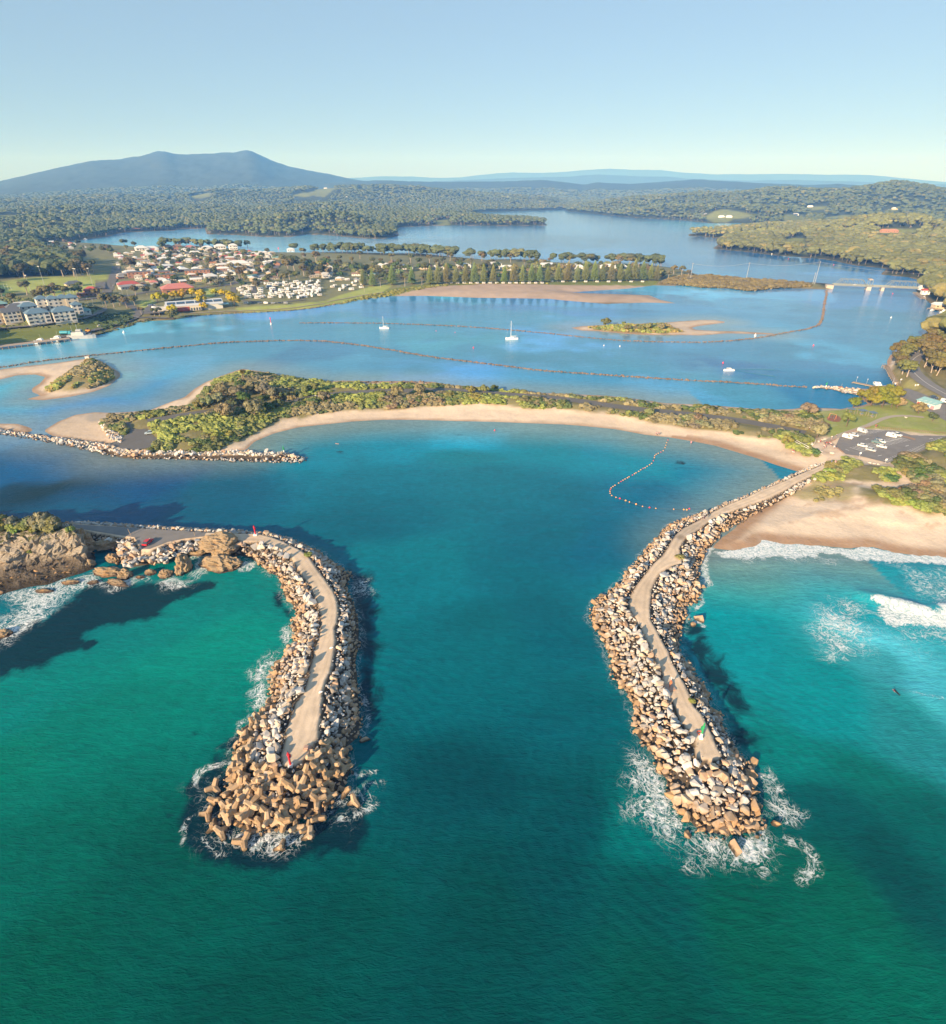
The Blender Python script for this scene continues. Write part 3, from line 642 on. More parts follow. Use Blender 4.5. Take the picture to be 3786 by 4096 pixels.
# bright sandbars seen through the inlet water
rib = sstep(.52, .7, fbm(WX*.5, WY*1.6, 70, 4, 41))*(WY > 330)*(WY < 3000); WCOL = WCOL*(1+.10*rib[:, None])
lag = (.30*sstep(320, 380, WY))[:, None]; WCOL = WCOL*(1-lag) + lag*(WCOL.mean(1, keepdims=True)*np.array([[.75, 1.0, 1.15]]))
FO = np.zeros(len(WP)); REEF_SHADE = np.zeros(len(WP)); HZ = np.zeros(len(WP))
nz = (fbm(WX, WY, 5, 3, 51)-.5)
def foam(poly, s, f=3.0, inner=0.0):
    d = wsd(poly, 14) + nz*7.0 + 1.0*(s < .8); f = f*1.7 if s < .8 else f
    np.maximum(FO, s*(.9 if s < .8 else 1)*sstep(-f, f*.9+inner, d), out=FO)
def foamline(line, wd, s):
    wd = wd*1.1; s = s*1.05; d = pdist(WP, line) + nz*wd*.8
    np.maximum(FO, s*sstep(wd, 0, d), out=FO)
E = lambda r, *p: T(0, (r, *p))
foam(E('E5', 205,262, 300,268, 400,262, 540,238, 600,190, 640,190, 750,210, 900,217, 1050,228, 1200,240, 1340,230, 1500,266, 1650,295, 1848,308, 2400,345, 2400,410, 1848,374, 1650,362, 1500,347, 1350,322, 1200,305, 1000,298, 850,303, 700,312, 600,314, 540,300, 480,288, 300,284), 1.0, .8)
foam(E('E5', 300,284, 540,300, 700,316, 1000,302, 1350,326, 1650,366, 1848,380, 2400,420, 2400,450, 1848,402, 1600,385, 1300,350, 1000,325, 700,336, 500,325), .45, 2.5)
foam(E('E5', 1290,572, 1400,588, 1550,632, 1700,662, 1760,664, 1848,655, 2300,640, 2300,860, 1848,800, 1750,770, 1600,790, 1480,780, 1400,690), 1.0, 2.0)
foam(E('E5', 1480,760, 1640,780, 1848,790, 2200,840, 2200,900, 1848,880, 1700,860, 1540,835), .55, 5)
foam(E('E5', 1035,640, 1180,600, 1290,640, 1310,850, 1230,960, 1080,980, 950,800, 960,700), .52, 5)
foam(E('E5', 1180,530, 1290,560, 1400,680, 1480,800, 1600,900, 1848,930, 2100,950, 2100,1050, 1700,1000, 1400,900, 1300,800), .30, 7)
foam(E('E5', 1560,400, 1700,390, 1848,430, 2200,440, 2200,650, 1848,640, 1700,620, 1580,500), .42, 5)
foam(E('E5', 330,470, 560,465, 560,480, 330,490), .25, 3)
foam(E('E2', 200,800, 385,860, 370,1060, 560,1190, 800,1235, 1000,1180, 1280,1060, 1440,1040, 1420,1110, 1100,1260, 800,1300, 500,1290, 260,1270, 230,1200, 330,1080, 300,960), .30, 2.5)
foam(E('E2', 330,1090, 560,1190, 900,1215, 1060,1150, 1000,1250, 700,1270, 400,1230), .50, 2)
foam(E('E2', 1340,850, 1480,800, 1600,880, 1560,980, 1440,1000, 1340,960), .40, 2)
foamline(E('E2', 60,1180, 100,1100, 200,1020, 330,960), 1.2, .42); foamline(E('E2', 90,1180, 60,1290), 1.0, .38); foamline(E('E2', 230,1240, 350,1380, 440,1360), 1.2, .40)
foamline(E('E2', 160,790, 190,700, 330,640, 470,620), 1.6, .46); foamline(E('E2', 350,500, 480,430, 520,350), 1.2, .36); foamline(E('E2', 520,300, 640,230), 1.3, .46)
foamline(E('E2', 1500,720, 1650,690), 1.2, .36); foamline(E('E2', 1560,800, 1700,770, 1730,790), 1.2, .36); foamline(E('E2', 1360,1080, 1500,1050, 1640,960), 1.5, .42); foamline(E('E2', 700,1290, 900,1330, 980,1320), 1.4, .36)
foam(E('E1', 900,915, 985,905, 960,1000, 950,1090, 860,1130, 880,1040), .55, 1.6); foam(E('E1', 700,1250, 790,1140, 860,1130, 900,1140, 800,1260, 770,1380, 690,1390, 670,1290), .55, 1.8); foam(E('E1', 660,1340, 770,1330, 770,1420, 750,1580, 640,1580, 615,1490, 690,1440), .55, 1.8)
foam(E('E1', 1430,610, 1480,540, 1590,540, 1600,640, 1490,720, 1430,690), .42, 2.5)
foam(E('C10', 30,712, 250,650, 450,598, 640,572, 640,650, 520,690, 430,780, 260,900, 100,1000, 0,1030, -200,1100, -200,1000, 40,900, 130,800), .56, 3); foam(E('C10', 100,760, 260,670, 420,650, 440,740, 330,790, 200,850), .68, 3)
foam(E('C10', 860,630, 900,600, 1000,575, 1050,590, 960,625, 860,660), .6, 1.5); foam(E('C10', 1100,590, 1180,620, 1250,640, 1250,665, 1150,670), .6, 1.5); foam(E('C10', 1290,455, 1370,445, 1390,500, 1450,545, 1330,600, 1290,590, 1330,520), .52, 1.8); foam(E('C10', 1600,550, 1640,520, 1690,525, 1650,560), .6, 1.2); foam(E('C10', 640,600, 720,630, 780,680, 730,680, 640,650), .5, 1.5); foam(E('C10', 515,510, 560,520, 555,545, 520,540), .8, .8)
foam(E('E4', 240,575, 320,600, 410,690, 480,880, 560,1020, 640,1140, 700,1250, 560,1330, 430,1220, 300,1100, 240,1060, 300,930, 215,830, 270,740), .50, 3); foam(E('E4', 330,690, 430,720, 500,900, 600,1100, 640,1190, 480,1180, 380,1080, 400,950, 330,820), .66, 2.5)
foam(E('E4', 560,1330, 700,1225, 850,1290, 1000,1320, 1280,1280, 1310,1170, 1400,1190, 1440,1340, 1350,1420, 1100,1470, 900,1440, 700,1430), .50, 2.5); foam(E('E4', 700,1250, 850,1290, 1000,1320, 1280,1290, 1330,1200, 1400,1260, 1300,1370, 1000,1390, 800,1360), .74, 2)
foam(E('E4', 1245,790, 1330,880, 1330,920, 1250,900), .62, 1.5); foam(E('E4', 1300,980, 1380,970, 1480,1040, 1560,1100, 1490,1180, 1400,1130, 1320,1060), .48, 2)
foamline(E('E4', 1480,1290, 1590,1330, 1650,1420, 1670,1510, 1600,1570, 1560,1600), 1.9, .34); foamline(E('E4', 1200,1440, 1300,1520, 1260,1560), 1.6, .38); foamline(E('E4', 800,1430, 850,1520, 820,1530), 1.4, .34)
foamline(E('E3', 1195,500, 1175,600, 1165,700, 1200,800), 1.8, .55); foamline(E('E3', 1175,520, 1200,500), 2.0, 1.0); foamline(E('E3', 1100,1095, 1165,1140, 1150,1150), 1.0, .6); foamline(E('E3', 1130,880, 1150,950, 1090,1010), .9, .45)
foamline(E('E5', 1560,1220, 1700,1245, 1848,1275, 2100,1310), 1.6, .34)
# a thin broken line of wash wherever the sea meets the rocks
for out, s in ((LB_OUT, .26), (RB_OUT, .26)):
    d = wsd(out, 8); np.maximum(FO, s*sstep(-2.2, -.1, d+nz*2.5)*(WY < 190), out=FO)
def reef(poly, s=1.0, f=4.0): np.maximum(REEF_SHADE, s*sstep(-f, f, wsd(poly, 20)+nz*4), out=REEF_SHADE)  # dark bed patches, also used to paint shade beside the breakwaters
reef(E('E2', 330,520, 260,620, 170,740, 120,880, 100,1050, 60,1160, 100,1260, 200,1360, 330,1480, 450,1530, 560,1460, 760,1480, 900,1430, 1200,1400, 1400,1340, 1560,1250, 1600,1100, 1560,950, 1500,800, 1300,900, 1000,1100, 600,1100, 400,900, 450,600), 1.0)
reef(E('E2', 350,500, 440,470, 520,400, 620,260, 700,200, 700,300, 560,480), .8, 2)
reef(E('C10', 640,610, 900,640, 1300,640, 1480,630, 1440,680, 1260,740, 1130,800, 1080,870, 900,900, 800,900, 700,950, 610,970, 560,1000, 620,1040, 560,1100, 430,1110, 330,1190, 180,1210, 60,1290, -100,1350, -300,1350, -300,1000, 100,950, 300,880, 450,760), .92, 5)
reef(E('E1', 240,590, 300,570, 370,590, 300,620), .9, 2); reef(E('E1', 800,650, 880,700, 950,790, 980,870, 920,870, 850,800, 800,740), .75, 2.5); reef(E('E1', 1420,440, 1580,520, 1640,700, 1640,1000, 1660,1300, 1650,1700, 1500,1700, 1500,1300, 1500,1000, 1450,750, 1400,600), .95, 8); reef(E('E5', 100,720, 200,780, 270,920, 310,1020, 430,1180, 500,1400, 560,1600, 400,1600, 330,1361, 140,1100, 50,900), .85, 8); reef(E('E1', 1380,420, 1500,430, 1540,520, 1620,640, 1600,500, 1540,400), .35, 3)  # strips beside both breakwaters: their shade painted in, over dark rocks on the bed
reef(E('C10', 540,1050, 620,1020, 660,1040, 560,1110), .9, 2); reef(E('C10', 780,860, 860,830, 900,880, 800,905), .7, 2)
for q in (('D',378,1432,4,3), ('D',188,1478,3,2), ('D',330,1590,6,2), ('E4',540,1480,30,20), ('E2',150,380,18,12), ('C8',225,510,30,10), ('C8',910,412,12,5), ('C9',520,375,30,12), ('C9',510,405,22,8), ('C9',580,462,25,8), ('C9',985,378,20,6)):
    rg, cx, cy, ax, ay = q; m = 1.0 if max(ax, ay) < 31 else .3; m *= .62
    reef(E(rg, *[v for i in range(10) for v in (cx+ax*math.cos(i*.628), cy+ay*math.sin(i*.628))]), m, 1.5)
# real height: the breaking wave, its trailing wash and a low swell on the ocean side
BRK = T(0, ('E5', 1280,572, 1400,590, 1550,635, 1700,668, 1848,660, 2300,640)); db = pdist(WP, BRK)
HZ += 1.1*np.exp(-(db/2.6)**2) + .35*np.exp(-(db/9)**2)*FO
for ln, hh, wd in ((('E5', 300,520, 560,480, 900,470, 1250,500, 1500,560), .35, 5), (('E5', 250,345, 600,350, 1000,345, 1400,372, 2000,400), .3, 3), (('E5', 1560,1235, 1848,1285, 2300,1340), .4, 4), (('E5', 280,650, 600,640, 900,690, 1250,800), .25, 5)):
    HZ += hh*np.exp(-(pdist(WP, T(0, ln))/wd)**2)
HZ += .25*FO*(fbm(WX, WY, 2.2, 3, 61)-.3)
oce = ((WY < 330)).astype(float)
HZ += oce*.10*(fbm(WX*.5+WY*.3, WY, 9, 3, 63)-.5)
HZ = HZ*sstep(700, 300, WY)*np.where((WY > 195) & (dr > -30), sstep(-3, -25, dr), 1)
HZ[WX < -150] *= .3
rip = 1.0-.55*sstep(290, 380, WY)
calm = np.maximum.reduce([sstep(-3, 3, wsd(T(0, ('C3', 600,440, 940,430, 1848,452), ('C4', 300,466, 1120,487, 1500,520, 1300,560, 600,520, 0,500), ('C3', 1500,490, 900,470, 400,480)), 20)), sstep(-3, 3, wsd(T(0, ('C4', 340,690, 1150,720, 1500,705, 1800,730, 1400,770, 760,765, 400,735)), 20)), sstep(-3, 3, wsd(T(0, ('C4', 1150,352, 1848,382, 2300,400, 2300,480, 1300,430)), 20)), sstep(-3, 3, wsd(T(0, ('C5', 0,365, 700,430, 1240,570, 1100,570, 600,480, 0,400)), 20))])
rip = rip*(1-.8*calm)
idx = np.arange(len(WP)).reshape(len(wr), WNA)
WF = np.stack([idx[:-1, :-1], idx[:-1, 1:], idx[1:, 1:], idx[1:, :-1]], -1).reshape(-1, 4)
gz = height(WX, WY); WF = WF[gz[WF].min(1) < 1.0]
b = NB('water'); wc = b.attr('col'); fo = b.attr('foam')['Fac']; rf = b.attr('reef')['Fac']; rp = b.attr('rip')['Fac']
pos = b.pos()
st = b.mapping(pos, (.5, 1.1, 1), (0, 0, R(-12))); st2 = b.mapping(pos, (.5, 1.2, 1), (0, 0, R(-10)))
big = b.noise(.012, 4, .5, st); mid = b.noise(.09, 4, .6, st2, .6); fine = b.noise(.55, 4, .6, b.mapping(pos, (.55, 1.5, 1), (0, 0, R(14))), .4); tiny = b.noise(2.4, 3, .6, b.mapping(pos, (.55, 1.5, 1), (0, 0, R(-16))))
v = b.math('MULTIPLY', b.math('MULTIPLY_ADD', big, .5, .75), b.math('MULTIPLY_ADD', mid, .36, .82)); v = b.math('MULTIPLY', v, b.math('MULTIPLY_ADD', fine, .40, .80)); v = b.math('MULTIPLY', v, b.math('MULTIPLY_ADD', b.noise(.42, 3, .55, None, .9), .5, .75))  # caustic-like mottling and lighter wave crests painted into the colour
cc = b.n('CombineColor'); [b.l(v, cc.inputs[i]) for i in range(3)]
c = b.mix(1.0, wc['Color'], cc.outputs[0], 'MULTIPLY')
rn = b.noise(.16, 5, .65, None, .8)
rm = b.ramp(b.math('ADD', rf, b.math('MULTIPLY_ADD', rn, 1.3, -.65)), .30, .72)  # dark bed and painted breakwater shade share this mask
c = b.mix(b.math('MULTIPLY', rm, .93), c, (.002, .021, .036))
# foam: torn webs that close up where the foam is dense
w1 = b.noise(.20, 5, .55, None, 2.2); w2 = b.noise(.55, 5, .58, None, 2.0); w3 = b.noise(1.7, 4, .6, None, 1.2)
def vein(w, k): return b.math('SUBTRACT', 1.0, b.math('MULTIPLY', b.math('ABSOLUTE', b.math('SUBTRACT', w, .5)), k))
web = b.math('MAXIMUM', vein(w1, 8.5), b.math('MAXIMUM', b.math('MULTIPLY', vein(w2, 8.0), .9), b.math('MULTIPLY', vein(w3, 6.0), .68)))
lump = b.noise(.20, 3, .55); fe = b.math('MULTIPLY', fo, b.math('MULTIPLY_ADD', lump, 1.1, .45))
thr = b.math('SUBTRACT', 1.02, b.math('MULTIPLY', fe, .95)); fm = b.ramp(b.math('SUBTRACT', web, thr), -.08, .36); fm = b.math('MULTIPLY', fm, b.ramp(fo, .05, .45, 0.0, .92))
soft = b.math('MULTIPLY', b.ramp(fe, .34, 1.05), .55)      # air bubbles under the surface pale the water
c = b.mix(soft, c, (.16, .36, .40))
b.base(b.mix(fm, c, b.mix(b.ramp(b.math('ADD', b.math('MULTIPLY', w2, .6), b.math('MULTIPLY', w3, .4)), .36, .60), (.36, .50, .54), (.90, .91, .92))))
b.rough(b.math('MULTIPLY_ADD', fm, .6, b.math('MULTIPLY_ADD', rp, .10, .05)))
b.set(b.p, 'IOR', 1.333); b.spec(b.ramp(rp, .45, 1.0, .40, .13))
h = b.math('ADD', b.math('MULTIPLY', mid, 1.0), b.math('ADD', b.math('MULTIPLY', fine, .8), b.math('MULTIPLY', tiny, .34)))
h = b.math('ADD', b.math('MULTIPLY', h, b.math('MULTIPLY_ADD', fm, -.7, 1.0)), b.math('MULTIPLY', b.math('MULTIPLY', fm, w2), 1.2))
# swell bending round the two breakwater heads
rings = None
for cx_, cy_, lam in ((*G('E2', 750, 900)[:2], 2.6), (*G('E4', 980, 950)[:2], 2.3)):
    vd = b.n('VectorMath', operation='DISTANCE'); b.l(pos, vd.inputs[0]); vd.inputs[1].default_value = (cx_, cy_, 0); dd = vd.outputs['Value']
    wv = b.math('SINE', b.math('ADD', b.math('MULTIPLY', dd, 6.283/lam), b.math('MULTIPLY', b.math('ADD', mid, big), 13.0))); wv = b.math('MULTIPLY', wv, b.math('MULTIPLY', b.ramp(dd, 75, 20), b.ramp(dd, 8, 16)))
    rings = wv if rings is None else b.math('ADD', rings, wv)
h = b.math('ADD', h, b.math('MULTIPLY', b.math('MULTIPLY', rings, b.ramp(big, .35, .65)), .12))
nd = b.n('Bump'); b.set(nd, 'Distance', .32); b.l(h, nd.inputs['Height']); b.l(rp, nd.inputs['Strength']); b.l(nd.outputs[0], b.p.inputs['Normal'])
M_WATER = b.m
me = np_mesh('water', np.stack([WX, WY, HZ], 1), WF, M_WATER, True, {'col': ('FLOAT_COLOR', 'POINT', rgba(WCOL)), 'foam': ('FLOAT', 'POINT', FO), 'reef': ('FLOAT', 'POINT', REEF_SHADE), 'rip': ('FLOAT', 'POINT', rip)})
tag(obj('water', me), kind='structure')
# ================================================================ ROCKS
def hull_rock(seed, n=16, sq=(1, .8, .62), bev=.07):
    rr = random.Random(seed); bm = bmesh.new()
    for i in range(n):
        v = Vector([rr.uniform(-1, 1) for _ in range(3)]); m = max(abs(v.x), abs(v.y), abs(v.z)); v = v/m*(.55*m+.45) if rr.random() < .5 else v.normalized()*rr.uniform(.85, 1.1)
        bm.verts.new((v.x*sq[0], v.y*sq[1], v.z*sq[2]))
    r = bmesh.ops.convex_hull(bm, input=bm.verts[:]); bmesh.ops.delete(bm, geom=[g for g in r['geom_interior'] if isinstance(g, bmesh.types.BMVert)], context='VERTS')
    loose = [v for v in bm.verts if not v.link_faces]; bmesh.ops.delete(bm, geom=loose, context='VERTS')
    bmesh.ops.dissolve_limit(bm, angle_limit=R(18), verts=bm.verts[:], edges=bm.edges[:])
    if bev: bmesh.ops.bevel(bm, geom=bm.edges[:], offset=bev, segments=1, affect='EDGES', clamp_overlap=True)
    bmesh.ops.triangulate(bm, faces=bm.faces[:]); bmesh.ops.recalc_face_normals(bm, faces=bm.faces[:])
    me = bpy.data.meshes.new('boulder'); bm.to_mesh(me); bm.free(); return me
def mesh_np(me):
    V = np.empty(len(me.vertices)*3, np.float32); me.vertices.foreach_get('co', V); F = np.empty(len(me.loops), np.int32); me.loops.foreach_get('vertex_index', F)
    return V.reshape(-1, 3), F.reshape(-1, 3)
def merged(name, variants, pl, mat, smooth=False, label=None, kind='stuff'):
    """pl: rows (variant, x, y, z, sx, sy, sz, rot matrix 3x3, tint rgb)"""
    Vs = []; Fs = []; Ts = []; o = 0
    for vi, loc, sc, M, tint in pl:
        V, F = variants[vi]; W = (V*np.asarray(sc)) @ np.asarray(M).T + np.asarray(loc); Vs.append(W); Fs.append(F+o); o += len(V); Ts.append(np.broadcast_to(tint, (len(V), 3)))
    me = np_mesh(name, np.concatenate(Vs), np.concatenate(Fs), mat, smooth, {'tint': ('FLOAT_COLOR', 'POINT', rgba(np.concatenate(Ts)))})
    return tag(obj(name, me), label=label, kind=kind)
def rock_mat(name, single):
    b = NB(name)
    if single: t = b.n('ObjectInfo').outputs['Color']
    else: t = b.attr('tint')['Color']
    n1 = b.noise(.9, 4, .6); n2 = b.noise(5.0, 4, .7)
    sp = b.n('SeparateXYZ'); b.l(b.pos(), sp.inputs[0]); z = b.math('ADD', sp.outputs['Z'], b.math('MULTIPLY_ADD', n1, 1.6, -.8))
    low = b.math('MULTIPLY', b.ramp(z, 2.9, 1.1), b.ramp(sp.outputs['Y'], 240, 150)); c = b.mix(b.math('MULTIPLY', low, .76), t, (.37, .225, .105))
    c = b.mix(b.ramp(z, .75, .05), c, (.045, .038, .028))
    v = b.math('MULTIPLY', b.math('MULTIPLY_ADD', n1, .5, .75), b.math('MULTIPLY_ADD', n2, .45, .78)); cc = b.n('CombineColor'); [b.l(v, cc.inputs[i]) for i in range(3)]
    b.base(b.mix(1.0, c, cc.outputs[0], 'MULTIPLY')); b.rough(.85); b.spec(.25); b.bump(n2, .5, .08); return b.m
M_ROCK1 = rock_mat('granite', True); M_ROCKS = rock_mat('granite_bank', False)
RV = [hull_rock(100+i, 13+i % 4, (1, random.uniform(.7, .95), random.uniform(.5, .75)), .07) for i in range(12)]
RVN = [mesh_np(m) for m in RV]
for m in RV: m.materials.append(M_ROCK1)
def rand_rot(tilt=.7):
    e = Euler((random.gauss(0, tilt), random.gauss(0, tilt), random.uniform(0, 6.283))); return np.array(e.to_matrix()), e
def rock_tint():
    k = random.random()
    if k < .6: c = np.array((.50, .485, .47))
    elif k < .75: c = np.array((.52, .43, .33))
    elif k < .92: c = np.array((.50, .345, .235))
    else: c = np.array((.30, .27, .24))
    return c*random.uniform(.78, 1.18)
def scatter(poly, sp, seed=0):
    rg = np.random.default_rng(seed); lo, hi = poly.min(0)-1, poly.max(0)+1
    xs = np.arange(lo[0], hi[0], sp); ys = np.arange(lo[1], hi[1], sp*.87); X, Y = np.meshgrid(xs, ys); X = X + (np.arange(len(ys)) % 2)[:, None]*sp/2
    P = np.stack([X.ravel(), Y.ravel()], 1) + rg.uniform(-.36, .36, (X.size, 2))*sp
    return P
HANZ = T(2, ('E2', 640,175, 745,190, 720,300, 660,400, 600,540, 640,640, 760,668, 900,665, 1060,650, 1180,500, 1290,520, 1450,580, 1500,680, 1450,780, 1440,870, 1350,940, 1300,1040, 1200,1090, 980,1180, 700,1235, 560,1250, 290,1160, 360,950, 380,850, 370,700, 460,600, 430,560, 490,440, 560,330))
TIPZ = T(1, ('E4', 380,560, 760,680, 960,640, 1160,640, 1400,1000, 1300,1350, 700,1350, 400,900))
cand = []; small = []
for wi, (out, path, top, sp, s0) in enumerate(((LB_OUT, LB_PATH, 4.0, 1.18, .84), (RB_OUT, RB_PATH, rb_top, 1.25, .86), (TW_OUT, TW_PATH, 1.2, 1.25, .8))):
    P = scatter(out, sp, wi); do = sdist(P, out, 5); ip = sdist(P, path, 6); dp = pdist(P, path, True)
    z = mound_z(P, out, path, top); z = np.maximum(z, np.minimum(np.maximum(do, 0)*.5, 1.9)) if wi == 2 else z
    hz = inside(P, HANZ); tp = inside(P, TIPZ)
    sunny = pdist(P, path[:len(path)]) >= 0; q_ = P + np.array([[1.6, 2.1]])*(1.0); sunny = sdist(q_, path, 8) > sdist(P, path, 8); keep = (do > (np.where(sunny, .6, 1.5) if wi == 0 else np.where(P[:, 1] > 160, 0, np.where(sunny, .6, 1.3)) if wi == 1 else -.2)) & (ip < (-1.1 if wi < 2 else -.2))
    wavy = (fbm(P[:, 0], P[:, 1], 4, 2, 77+wi)-.5)
    for i in np.where(keep)[0]:
        if hz[i] and random.random() < .8: continue
        if wi == 1 and tp[i] and random.random() < .25: continue
        s = s0*(.55+.85*random.random()**1.5)*1.0*(1.38 if wi == 1 and tp[i] else 1.0)
        if wi == 1 and P[i, 1] > 170 and P[i, 0] > 60: s *= .8
        edge = -ip[i] < 2.3
        if edge and sunny[i] and wi < 2: s *= 1.18
        s = min(s, 1.3)
        zz = z[i] + wavy[i]*(1.0 if sunny[i] else .4) + random.uniform(-.2, .2) - (0 if sunny[i] else .35) + ((1.3 if sunny[i] else .55) if edge else 0)
        cand.append((P[i, 0], P[i, 1], zz, s, wi, edge, sunny[i], tp[i]))
for wi, (out, path, top) in enumerate(((LB_OUT, LB_PATH, 4.0), (RB_OUT, RB_PATH, rb_top))):
    P = scatter(out, 1.05, 40+wi); do = sdist(P, out, 5); ip = sdist(P, path, 6); z = mound_z(P, out, path, top)
    for i in np.where((do > .3) & (ip < .25))[0]: small.append((P[i, 0], P[i, 1], z[i]-.1+random.uniform(-.2, .35)+(0 if ip[i] < -.3 else .02), random.uniform(.22, .48)*(1 if ip[i] < -.5 else .45), wi, False))
# boulders around the turning area under the headland
for poly, n_ in ((T(2.5, ('C10', 800,335, 950,345, 965,420, 1010,430, 1000,480, 870,540, 830,520, 790,420)), 150), (T(2.5, ('C10', 1020,430, 1120,375, 1240,345, 1370,330, 1380,400, 1250,440, 1150,470, 1100,510, 1010,500)), 190)):
    P = scatter(poly, 1.15, 5); P = P[inside(P, poly)]
    for p in P: cand.append((p[0], p[1], 2.6+random.uniform(-.8, .6), random.uniform(.65, 1.05), 0, False))
for p in scatter(T(1.5, ('C7', 560,482, 590,480, 690,570, 690,600, 600,560)), 1.2, 3):
    if inside(p[None], T(1.5, ('C7', 560,482, 590,480, 700,565, 690,600, 640,590, 590,520)))[0]: cand.append((p[0], p[1], 1.6, random.uniform(.7, 1), 2, False))
for x, y, n_, rg in ((1900, 700, 0, 'C6'),): pass
gro = T(.6, ('C6', 620,688, 780,688, 900,698, 1040,712, 1040,762, 900,738, 780,708, 620,697))
for p in scatter(gro, 1.6, 4):
    if inside(p[None], gro)[0]: cand.append((p[0], p[1], .8, random.uniform(.8, 1.2), 3, False))
isol = [('E4', 1035,1350, 1.45), ('E4', 1370,1160, .9), ('E4', 685,1240, 1.0), ('E4', 1190,685, 1.2), ('E3', 1120,1090, 1.4), ('E3', 1075,1125, 1.0), ('E2', 1550,430, 1.2), ('C10', 790,510, 1.0)]
for rg, x, y, s in isol:
    p = G(rg, x, y, .2); cand.append((p[0], p[1], .15, s, 9, False))
def pxsize(c): return c[3]/math.sqrt(c[0]**2+c[1]**2+(CAM_H-c[2])**2)
def inframe(c):
    x, y, z = c[:3]; dz = CAM_H-z; f_ = y*CS+dz*SN; u = x/f_*1144+924; v_ = (dz*CS - y*SN)/f_*1144+1000; return 0 < u < 1848 and v_ < 1990
cand.sort(key=lambda c: -pxsize(c)*(1 if inframe(c) else 0))
ONE = cand[:298]; REST = cand[298:]+small
for x, y, z, s, wi, edge, *sn in ONE:
    M, e = rand_rot(.5); o = bpy.data.objects.new('boulder', random.choice(RV)); COL.objects.link(o); tc = rock_tint(); wet = z < 1.3
    o.location = (x, y, z); o.rotation_euler = e; o.scale = (s*random.uniform(.9, 1.2), s, s*random.uniform(.85, 1.1)); o.color = (*tc, 1)
    ck = 'wet brown' if wet else 'orange tan' if tc[0] > 1.35*tc[1] else 'dark grey' if tc[0] < .34 else 'pale grey' if tc[0] < 1.13*tc[1] else 'cream'
    wh_ = 'surf side breakwater' if wi == 1 else 'curving breakwater' if wi == 0 else 'far rock wall'
    if wi == 9: lb = 'lone dark boulder awash in foam off a breakwater end'; gp = 'lone boulders awash'
    else:
        sd = 'seaward end' if (len(sn) > 1 and sn[1]) else ('sunlit side' if (sn and sn[0]) else 'shaded side'); rw = 'on the track rim' if edge else 'at the waterline' if wet else 'on the slope'
        lb = '%s%s boulder %s, %s of the %s' % ('large ' if s > 1.15 else '', ck, rw, sd, wh_); gp = 'boulders %s of the %s' % (rw, wh_)
    tag(o, lb, 'boulder', gp)
pl = []
for x, y, z, s, wi, edge, *sn in REST:
    M, e = rand_rot(.5); pl.append((random.randrange(12), (x, y, z), (s*random.uniform(.9, 1.2), s, s*random.uniform(.85, 1.1)), M, rock_tint()*(1.12 if wi == 2 else 1)))
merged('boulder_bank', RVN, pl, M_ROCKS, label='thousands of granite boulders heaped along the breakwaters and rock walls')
# ---- concrete armour units
b = NB('armour_concrete'); n1 = b.noise(.7, 4, .6); n2 = b.noise(6, 3, .6); sp = b.n('SeparateXYZ'); b.l(b.pos(), sp.inputs[0])
z = b.math('ADD', sp.outputs['Z'], b.math('MULTIPLY_ADD', n1, 1.4, -.7)); oc = b.n('ObjectInfo').outputs['Random']
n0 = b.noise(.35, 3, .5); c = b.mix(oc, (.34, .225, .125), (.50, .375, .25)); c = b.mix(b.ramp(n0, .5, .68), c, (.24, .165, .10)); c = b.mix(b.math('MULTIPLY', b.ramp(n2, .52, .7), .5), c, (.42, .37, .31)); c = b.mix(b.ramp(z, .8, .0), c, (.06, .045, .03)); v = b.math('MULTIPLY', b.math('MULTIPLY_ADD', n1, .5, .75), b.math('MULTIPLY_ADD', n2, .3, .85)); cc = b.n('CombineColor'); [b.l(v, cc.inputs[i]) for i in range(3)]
b.base(b.mix(1.0, c, cc.outputs[0], 'MULTIPLY')); b.rough(.85); b.spec(.2); b.bump(n2, .6, .06); M_ARM = b.m
def armour_mesh(k):
    rr = random.Random(900+k); mb = MB(); L = 1.62
    for i, d in enumerate(((0, 0, 1), (.943, 0, -.333), (-.471, .816, -.333), (-.471, -.816, -.333))):
        d = Vector(d); mb.tube(d*.05, d*L*(1.0 if i else 1.1), .68, .45, 6)
        mb.tube(d*L*(1.0 if i else 1.1)*.999, d*L*(1.06 if i else 1.16), .45, .33, 6)
    return mb.mesh('armour_unit', M_ARM)
AM = armour_mesh(0); P = scatter(HANZ, 1.95, 21); do = sdist(P, LB_OUT, 8); zz = mound_z(P, LB_OUT, LB_PATH, 4.0); ipp = sdist(P, LB_PATH, 8)
k_ = inside(P, HANZ) & (do > 1.4) & (ipp < -1.0); arm = [(p[0], p[1], z_+random.uniform(-.1, .9)) for p, z_ in zip(P[k_], zz[k_])]
for x, y in ((325,820), (1400,855), (1475,935), (565,1268), (875,1312), (1110,1218), (1090,1168), (335,935), (620,1190), (320,1150), (380,1185), (1000,1150), (275,1035), (1180,1080)):
    p = G('E2', x, y, .2); arm.append((p[0], p[1], .2))
